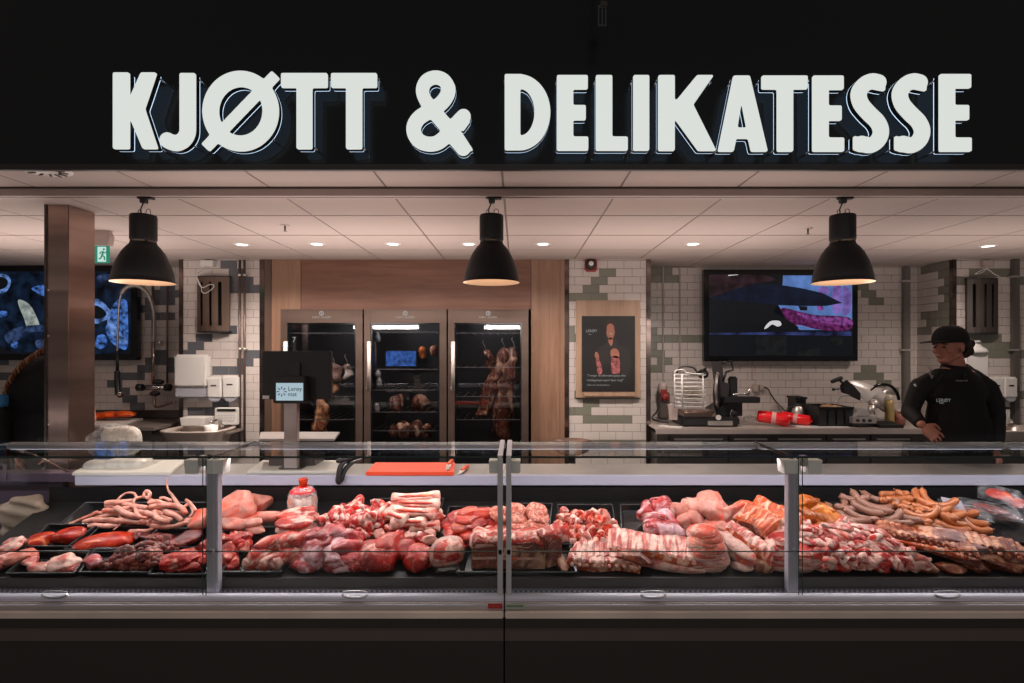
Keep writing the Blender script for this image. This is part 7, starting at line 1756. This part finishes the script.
# patties
def patty():
    def fn(bm):
        lathe(bm,[(.001,.024),(.040,.025),(.052,.021),(.056,.012),(.052,.002),(.001,0)],30,(0,0,0))
        for v in bm.verts: v.co+=Vector((noise.noise(v.co*60),noise.noise(v.co*60+Vector((3,0,0))),noise.noise(v.co*70+Vector((0,3,0)))))*.005
    return cached(('patty',),fn,'m_mince')
os=[]
for px,py,h in [(515,513,.10),(517,520,.09),(518,528,.085),(516,537,.07),(519,541,.055),(500,516,.09),(501,532,.06),(536,513,.10),(538,519,.09),(538,528,.08),(539,536,.065),(536,543,.04)]:
    os.append(put([('p',patty())],px,py,h,U(0,3),R(14),name='minced_patty',cat='patty'))
finish(os,'round pink minced patty','the patty tray','minced patties',3)
# standing beef rib joints
def joint_parts(L,H,D,seed):
    def fn(bm):
        o=[(-L/2,0),(L/2,0),(L/2,H*.75),(L*.32,H),(0,H*.86),(-L*.3,H),(-L/2,H*.9)]
        prism(bm,[(a+noise.noise(Vector((a*20,seed,0)))*.006,b) for a,b in o],-D/2,D/2,0,.006)
    def ft(bm): 
        bmx=[(-L*.47,H*.84),(-L*.3,H*.96),(0,H*.84),(L*.3,H*.96),(L*.47,H*.74)]
        vs0=[bm.verts.new((a,-D/2+.004,b+.010)) for a,b in bmx]; vs1=[bm.verts.new((a,D/2+.045,b+.034)) for a,b in bmx]; vs2=[bm.verts.new((a,D/2+.045,b-.01)) for a,b in bmx]; vs3=[bm.verts.new((a,-D/2+.004,b-.012)) for a,b in bmx]
        for a_,b_ in ((vs0,vs1),(vs1,vs2),(vs2,vs3),(vs3,vs0)):
            for i in range(4): bm.faces.new((a_[i],a_[i+1],b_[i+1],b_[i]))
        for i in (0,4): bm.faces.new((vs0[i],vs1[i],vs2[i],vs3[i]))
    def st(bm): box(bm,-L*.46,L*.40,-D/2-.004,-D/2+.002,H*.34,H*.42,0,.002)
    return [('dark_side',cached(('jd',L,H,D,seed),fn,'m_crust',False)),('cut_face',cached(('jf',L,H,D),ft,'m_red2')),('fat_line',cached(('jl',L,H,D),st,'m_fat',False))]
os=[]
for px,py,L,H,D,yaw,h in [(487,571,.145,.125,.07,.05,.02),(520,570,.22,.125,.07,.0,.02),(549,570,.09,.14,.09,-.95,.02)]:
    oo=put(joint_parts(L,H,D,int(px)%4),px,py,h,yaw,name='beef_rib_joint',cat='meat',deck=False); os.append(oo)
finish(os,'thick dark-sided beef rib joint','the front row at the middle post','beef rib joints')
lumps([(560,565,14,20,.3,.03)],'m_crust','small dark end cut','the tray right of the beef rib joints',None,'beef_cut',amp=.2)
# big T-bone faces leaning on joints
for k,(px,py,yaw,lab) in enumerate([(485,549,.1,'marbled T-bone steak lying on the rib joints left of the middle post'),(514,549,-.1,'marbled T-bone steak lying on the rib joints right of the middle post'),(536,549,.3,'rounded marbled steak leaning on the rib joints, rightmost')]):
    o=put(steak_parts([(-.065,-.04),(0,-.045),(.06,-.04),(.07,.01),(.05,.045),(0,.03),(-.05,.045),(-.07,.01)],.025,.16,'m_red2',bone=[(-.01,-.035),(.006,-.035),(.006,.025),(-.01,.025)],key='tb'),px,py,.12,yaw,R(12),name='t_bone_steak',label=lab); clean(o)
# diced beef
os=[]
rows_=[(513,566,606),(518,561,610),(523,560,614),(528,563,620),(533,565,622),(538,567,616),(543,572,606)]
i=0
for py,a,b in rows_:
    x=a
    while x<=b:
        me=lump_mesh(.058,.045,.042,i%7,'m_cube' if i%4 else 'm_pink',.35,22,sq=.7)
        os.append(put([('c',me)],x+U(-2,2),py+U(-1.5,1.5),max(.02,.085-abs(x-590)*.0012-(py-513)*.0012),U(0,3),U(-.5,.5),U(-.5,.5),name='diced_beef',cat='diced meat')); i+=1; x+=U(6.5,8.5)
finish(os,'diced beef chunk','the diced beef heap','diced beef chunks',4)
# rib racks
o=put(rack_parts(.33,.12,.045,1,'m_rib',10,bow=.05),606,571,.005,-.06,R(0),name='rib_rack',label='short white and pink rib rack lying lowest at the front, right of the diced beef'); clean(o)
o=put(rack_parts(.26,.11,.035,2,'m_rib',7,ends=False,bow=.05),600,555,.025,-.08,R(4),name='rib_rack',label='small pale rib slab directly in front of the diced beef'); clean(o)
o=put(rack_parts(.40,.16,.05,3,'m_rib',12,ends=False,bow=.08),655,564,.03,-.22,R(2),name='rib_rack',label='largest white and pink rib rack with a long belly flap, centre right front'); clean(o)
o=put([('b',lump_mesh(.36,.09,.05,9,'m_pink',.2,7,sq=.7))],668,571,.01,-.22,name='belly_flap',label='long pink belly strip under the large rib rack'); clean(o)
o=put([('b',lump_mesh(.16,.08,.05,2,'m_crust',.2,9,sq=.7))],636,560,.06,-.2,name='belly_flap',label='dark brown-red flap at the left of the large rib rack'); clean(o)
# veal shank slices / osso buco
os=[]
for px,py,L,r,yaw,h in [(663,508,.11,.052,.1,.09),(649,512,.10,.045,1.2,.07),(662,521,.12,.048,-.5,.075),(671,531,.13,.048,-.25,.06),(655,527,.10,.04,.4,.06),(680,511,.11,.040,.3,.09),(695,508,.12,.045,-.2,.09),(692,521,.14,.045,.8,.08),(700,530,.12,.04,.3,.05)]:
    os.append(put(shank_parts(L,r,int(px)%4,'m_purple' if px<675 else 'm_pale'),px,py,h,yaw,name='veal_shank',cat='meat'))
finish(os,'pale shank piece with cut bone','the middle shank heap','shank pieces')
lumps([(715,507,36,26,-.5,.10),(731,514,20,28,-1.0,.09),(705,500,18,10,.2,.08,'m_red'),(738,524,30,16,-.7,.07),(716,527,36,14,-.1,.07),(747,533,20,14,-.8,.05),(729,533,22,12,.2,.06,'m_pink'),(700,538,20,10,0,.05,'m_pink')],'m_pale','pale pork leg joint','the leg heap behind the chops','pork leg joints','pork_joint',amp=.3,f=7)
# pork chops overlapped
CH=[(-.075,-.02),(-.04,-.05),(.03,-.055),(.075,-.03),(.08,.02),(.045,.05),(-.02,.05),(-.065,.03)]
os=[]
for px,py,yaw,h in [(702,535,.1,.085),(706,540,.0,.08),(702,545,.1,.075),(708,550,-.05,.07),(705,556,.1,.06),(710,561,.0,.05),(714,566,.1,.045),(716,571,-.05,.035),(714,575,.05,.02),(696,552,.3,.04),(698,562,.2,.03)]:
    os.append(put(steak_parts(CH,.022,.13,'m_chop',key='chop'),px,py,h,yaw,R(6),name='pork_chop',cat='pork chop'))
finish(os,'pale fat-rimmed pork chop','the overlapping chop stack','pork chops',2)
# loin with fat cap
o=put([('lean',lump_mesh(.25,.085,.06,3,'m_chop',.12,8,sq=.6)),('fat_cap',lump_mesh(.25,.080,.03,5,'m_fat',.06,8,sq=.5))],737,556,.05,-1.12,R(8),name='pork_loin',label='whole pork loin with broad white fat cap, right of the chop stack'); [setattr(c,'location',Vector((0,0,.03 if c.name.startswith('fat') else 0))) for c in o.children]; clean(o)
o=put(rack_parts(.26,.09,.07,5,'m_rib',7,ends=False,bow=.35),755,556,.04,-1.05,name='pork_rib_loin',label='bone-in pork rib loin with ridged fat, right of the white-capped loin'); clean(o)
o=put([('m',lump_mesh(.13,.10,.06,5,'m_crust',.15,9))],765,571,.01,.2,name='pork_rib_loin',label='darker cut end of pork at the front, left of the second post'); clean(o)
lumps([(744,572,26,14,.1,.01),(757,547,16,10,-.8,.05)],'m_pink','pink end cut','the front beside the loins','pink end cuts','pork_cut',amp=.3)
# spiced racks
o=put(rack_parts(.24,.17,.05,2,'m_spice',8,ends=False),754,521,.085,-.85,R(8),name='spiced_rib_rack',label='orange-spiced rib rack, left one of the two by the second post'); clean(o)
o=put(rack_parts(.24,.15,.05,4,'m_spice',8,ends=False),776,518,.085,-.80,R(8),name='spiced_rib_rack',label='orange-spiced rib rack, right one of the two by the second post'); clean(o)
os=[]
for px,py,yaw,h in [(776,535,.1,.08),(781,544,.0,.07),(778,550,.2,.06),(784,558,.0,.05),(783,566,.1,.03),(803,556,.1,.05),(806,563,.0,.04),(804,571,.1,.025)]:
    os.append(put(steak_parts(CH,.026,.10,'m_red2',key='bs'),px,py,h,yaw,R(16),name='neck_steak',cat='meat'))
finish(os,'marbled neck steak with pale rim','the stack at the second post','neck steaks')
# smoked hocks
lumps([(808,503,26,16,.2,.10),(820,508,26,14,-.4,.09),(805,517,16,20,1.0,.08),(828,520,26,20,-.3,.075),(815,525,24,14,.2,.06),(800,527,14,14,.5,.05),(832,528,16,14,-.6,.05),(795,511,14,12,.4,.08)],'m_smoke','orange-brown smoked hock','the heap right of second post','smoked hocks','smoked_hock',amp=.35,f=13)
# mixed bony heap
os=[]
spots=[]
for py,a,b,n in ((529,808,868,7),(536,800,886,9),(544,804,898,9),(552,806,905,9),(560,812,915,9),(568,822,925,9),(574,818,940,9)):
    for k in range(n): spots.append((a+(b-a)*(k+.5)/n+U(-3,3),py+U(-1.5,1.5)))
for i,(px,py) in enumerate(spots):
    kind=i%4
    h=max(.015,.10-(py-529)*.0017)
    if kind==0: p=[('c',lump_mesh(.12,.075,.055,i%6,'m_bones',.45,15,sq=.75))]
    elif kind==1: p=bone_parts(.13,.022,i%5)
    elif kind==2: p=[('c',lump_mesh(.14,.06,.045,i%5,'m_pink',.45,15,sq=.75))]
    else: p=[('c',lump_mesh(.10,.07,.05,i%6,'m_fat',.4,15,sq=.75))]
    os.append(put(p,px,py,h,U(-.7,.4)-.3,U(-.3,.3),U(-.3,.3),name='spare_rib_piece',cat='meat bone'))
finish(os,'pink-white bony rib piece','large heap','bony rib pieces',4)
# sausages
def saus(lst,mat,noun,where,group):
    os=[]
    for px,py,L,bend,yaw,h in lst:
        ang=min(2.6,bend*1.45+.1); R_=(L/ang if ang>.02 else L)
        os.append(put([('s',bent(round(R_,3),ang,.0185 if mat=='s_brown' else .018,mat))],px+U(-1.5,1.5),py+U(-1.5,1.5),h,yaw+U(-.45,.45),R(34),U(-.3,.3),name='sausage',cat='sausage'))
    finish(os,noun,where,group)
saus([(839,511,.12,1.3,-.9,.05),(844,502,.10,.5,1.5,.07),(850,508,.12,.4,.2,.07),(857,500,.11,.5,.1,.09),(865,503,.15,.8,-.8,.09),(873,508,.13,.6,-1.0,.10),(886,515,.17,1.6,0,.08),(852,519,.13,.9,-1.0,.06),(862,518,.13,.7,-.8,.07),(868,511,.12,.5,-1.1,.09),(880,522,.14,.6,-.8,.06),(892,521,.14,.5,-.6,.06),(900,517,.15,.4,-.2,.08),(884,531,.12,.3,-.9,.04),(895,530,.13,.3,-.9,.035),(872,530,.11,.4,-.6,.04),(876,500,.11,.6,-.9,.08),(889,506,.10,.6,.8,.08),(843,522,.10,.6,-.5,.04),(905,528,.12,.3,-.8,.035),(912,521,.12,.3,-.3,.05),(860,526,.11,.5,-.3,.045)],'s_brown','brown sausage','the brown sausage pile','brown sausages')
saus([(893,495,.17,2.0,3.14,.09),(895,499,.16,1.9,3.14,.085),(892,503,.14,1.6,3.14,.08),(906,508,.15,1.6,2.6,.075),(912,511,.15,1.5,2.5,.07),(921,500,.13,1.2,-1.1,.10),(929,500,.12,1.0,-1.0,.10),(939,503,.17,.9,-.3,.105),(916,505,.10,.8,.3,.08),(922,514,.17,1.2,-.3,.085),(935,510,.12,.5,.3,.085),(941,513,.12,.9,-1.0,.08),(950,515,.13,1.2,-.5,.08),(932,519,.12,.5,-.9,.06),(944,520,.13,.9,-.2,.06),(960,513,.14,.8,-.8,.08),(958,522,.17,1.0,-.2,.06),(973,526,.14,1.3,-1.0,.05),(926,524,.14,.6,.2,.05),(914,519,.12,.6,-.6,.06),(938,527,.15,.4,.1,.045),(952,528,.14,.5,-.1,.045),(924,531,.12,.8,.8,.04),(969,520,.14,.6,-.9,.06),(943,508,.12,.6,.7,.09),(910,497,.11,.8,-.5,.085),(928,508,.11,.6,.2,.08)],'s_orange','orange sausage','the orange sausage pile','orange sausages')
# vacuum packs
def pack(px,py,L,W,yaw,h,label,mat='m_dark',lab=True,rx=0.0):
    def fl(bm):
        g=14; vs=[[bm.verts.new((L*(i/g-.5),W*(j/g-.5),.004+.018*max(0,1-(2*abs(i/g-.5))**3)*max(0,1-(2*abs(j/g-.5))**3)+.004*noise.noise(Vector((i*.9,j*.9,px))))) for i in range(g+1)] for j in range(g+1)]
        for j in range(g):
            for i in range(g): bm.faces.new((vs[j][i],vs[j][i+1],vs[j+1][i+1],vs[j+1][i]))
    bm=new_bm(); fl(bm); me=to_mesh(bm,'film','film2',True); p=[('film',me)]
    p.append(('contents',lump_mesh(round(L*.66,3),round(W*.6,3),.03,int(px)%5,mat,.15,12,sq=.6)))
    if lab:
        bm=new_bm(); box(bm,-L*.46,-L*.05,-W*.42,W*.42,.020,.024); p.append(('label_card',to_mesh(bm,'label_card','pack_card')))
    clean(put(p,px,py,h,yaw,rx,name='vacuum_pack',cat='pack',label=label))
M['film2']=film_mat('pack film',(.7,.7,.75),.10); M['pack_card']=pmat('pale lilac card',(.36,.34,.40),.3)
pack(965,511,.21,.13,-.45,.06,'vacuum pack with pale lilac card, leftmost of the packs at the right edge')
pack(990,509,.24,.12,-.45,.07,'dark red vacuum pack right of the card-fronted one','m_dark',False)
pack(999,495,.18,.11,-.55,.10,'vacuum pack standing uppermost at the rear right edge','m_liver',False,R(25))
pack(1018,503,.16,.12,.3,.08,'vacuum pack cut by the right edge of the picture','m_liver',False,R(15))
pack(1005,516,.20,.10,-.3,.04,'clear vacuum pack in front of the others at the right edge','m_dark',False)
# smoked rack with spine bones
o=put(rack_parts(.40,.12,.07,3,'m_cure',14,ends=True,bow=.2,bonemat='m_cure'),936,558,.03,-.50,R(-6),name='smoked_rib_rack',label='long brown smoked rack with a row of spine bones, front right'); clean(o)
o=put([('s',lump_mesh(.34,.04,.03,6,'m_spice',.2,14,sq=.7))],936,549,.07,-.45,name='spine_bone',label='pale orange spine strip on top of the long smoked rack'); clean(o)
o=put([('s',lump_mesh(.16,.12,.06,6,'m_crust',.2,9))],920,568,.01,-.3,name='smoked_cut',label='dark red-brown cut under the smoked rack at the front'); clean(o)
lumps([(946,536,46,14,-.25,.09),(966,548,44,14,-.3,.07),(930,531,20,8,-.2,.09,'m_cure'),(950,544,30,10,-.3,.07,'m_cure'),(985,556,36,10,-.3,.05,'m_cure'),(1005,563,34,10,-.3,.03,'m_cure')],'m_cure2','greyish cured lamb side','the cured heap at the right front','cured lamb sides','cured_lamb',amp=.25,f=9)
for k,(px,py,h,lab) in enumerate([(988,550,.06,'brown cured rib rack, uppermost at the right edge'),(1003,558,.045,'brown cured rib rack, middle one at the right edge'),(1016,566,.025,'brown cured rib rack, lowest at the right edge')]):
    clean(put(rack_parts(.24,.11,.04,k+3,'m_cure',7,ends=True,ridge=.009,bow=.1,bonemat='m_spice'),px,py,h,-.38,R(6),name='cured_rib_rack',label=lab))
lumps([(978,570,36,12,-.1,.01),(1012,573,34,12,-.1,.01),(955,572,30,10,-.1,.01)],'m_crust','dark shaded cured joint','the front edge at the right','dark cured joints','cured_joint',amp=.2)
# beige wrapped bundle at the left end
bm=new_bm(); c=P(26,518,2.93)
lump(bm,c,(.125,.05,.115),31,.15,12,sub=4,sq=.75)
for v in bm.verts: v.co.y+=.010*math.sin((v.co.z+v.co.x*.25)*95)
single('paper_bundle',bm,pmat('beige folded paper',(.30,.22,.16),.6,var=.15,vscale=10),'beige folded paper bundle behind the offal at the far left end of the display','bundle',smooth=True)
# ------------------------------------------------------------ camera, lights
cam=bpy.data.cameras.new('camera'); co=bpy.data.objects.new('camera',cam); COL.objects.link(co)
co.location=(0,0,EYE); co.rotation_euler=(PI/2,0,0); cam.sensor_width=36; cam.lens=F/1024*36
cam.shift_x=-(CX-512)/1024; cam.shift_y=(CY-341.5)/1024; cam.clip_start=.05
SC.camera=co
w=bpy.data.worlds.new('world'); SC.world=w; w.use_nodes=True
w.node_tree.nodes['Background'].inputs[0].default_value=(.95,.82,.78,1); w.node_tree.nodes['Background'].inputs[1].default_value=.10
def area(name,loc,rot,sx,sy,e,c):
    l=bpy.data.lights.new(name,'AREA'); l.shape='RECTANGLE'; l.size=sx; l.size_y=sy; l.energy=e; l.color=c
    o=bpy.data.objects.new(name,l); COL.objects.link(o); o.location=loc; o.rotation_euler=rot; return o
# counter lamps (under the top glass)
for x in (-3.9,-1.29,1.18,3.6):
    area('counter_lamp',(x,2.70,1.125),(R(0),0,0),2.3,.03,7.6,(1,.93,.95))
    area('counter_lamp',(x,2.42,1.14),(R(25),0,0),2.3,.03,1.6,(1,.93,.95))
for x,e in ((-3.6,14),(-1.2,14),(1.2,11),(3.6,8)):  # upward fill added in mid-air in place of bounce light, no fixtures
    area('bounce_fill',(x,4.1,1.85),(PI,0,0),2.0,1.0,e,(1,.84,.77))
    area('bounce_fill',(x,2.75,1.95),(PI,0,0),2.0,.3,e*.3,(1,.84,.77))
# unseen fill lamps added behind the camera to light the counter front
for x in (-3.2,0,3.2):
    area('front_fill',(x,-3.5,2.15),(R(84),0,0),1.6,.09,20,(1,.90,.84))
SC.view_settings.view_transform='Standard'; SC.view_settings.look='None'; SC.view_settings.exposure=0
SC.cycles.max_bounces=6; SC.cycles.transparent_max_bounces=16; SC.cycles.sample_clamp_indirect=4; SC.cycles.caustics_reflective=False; SC.cycles.caustics_refractive=False
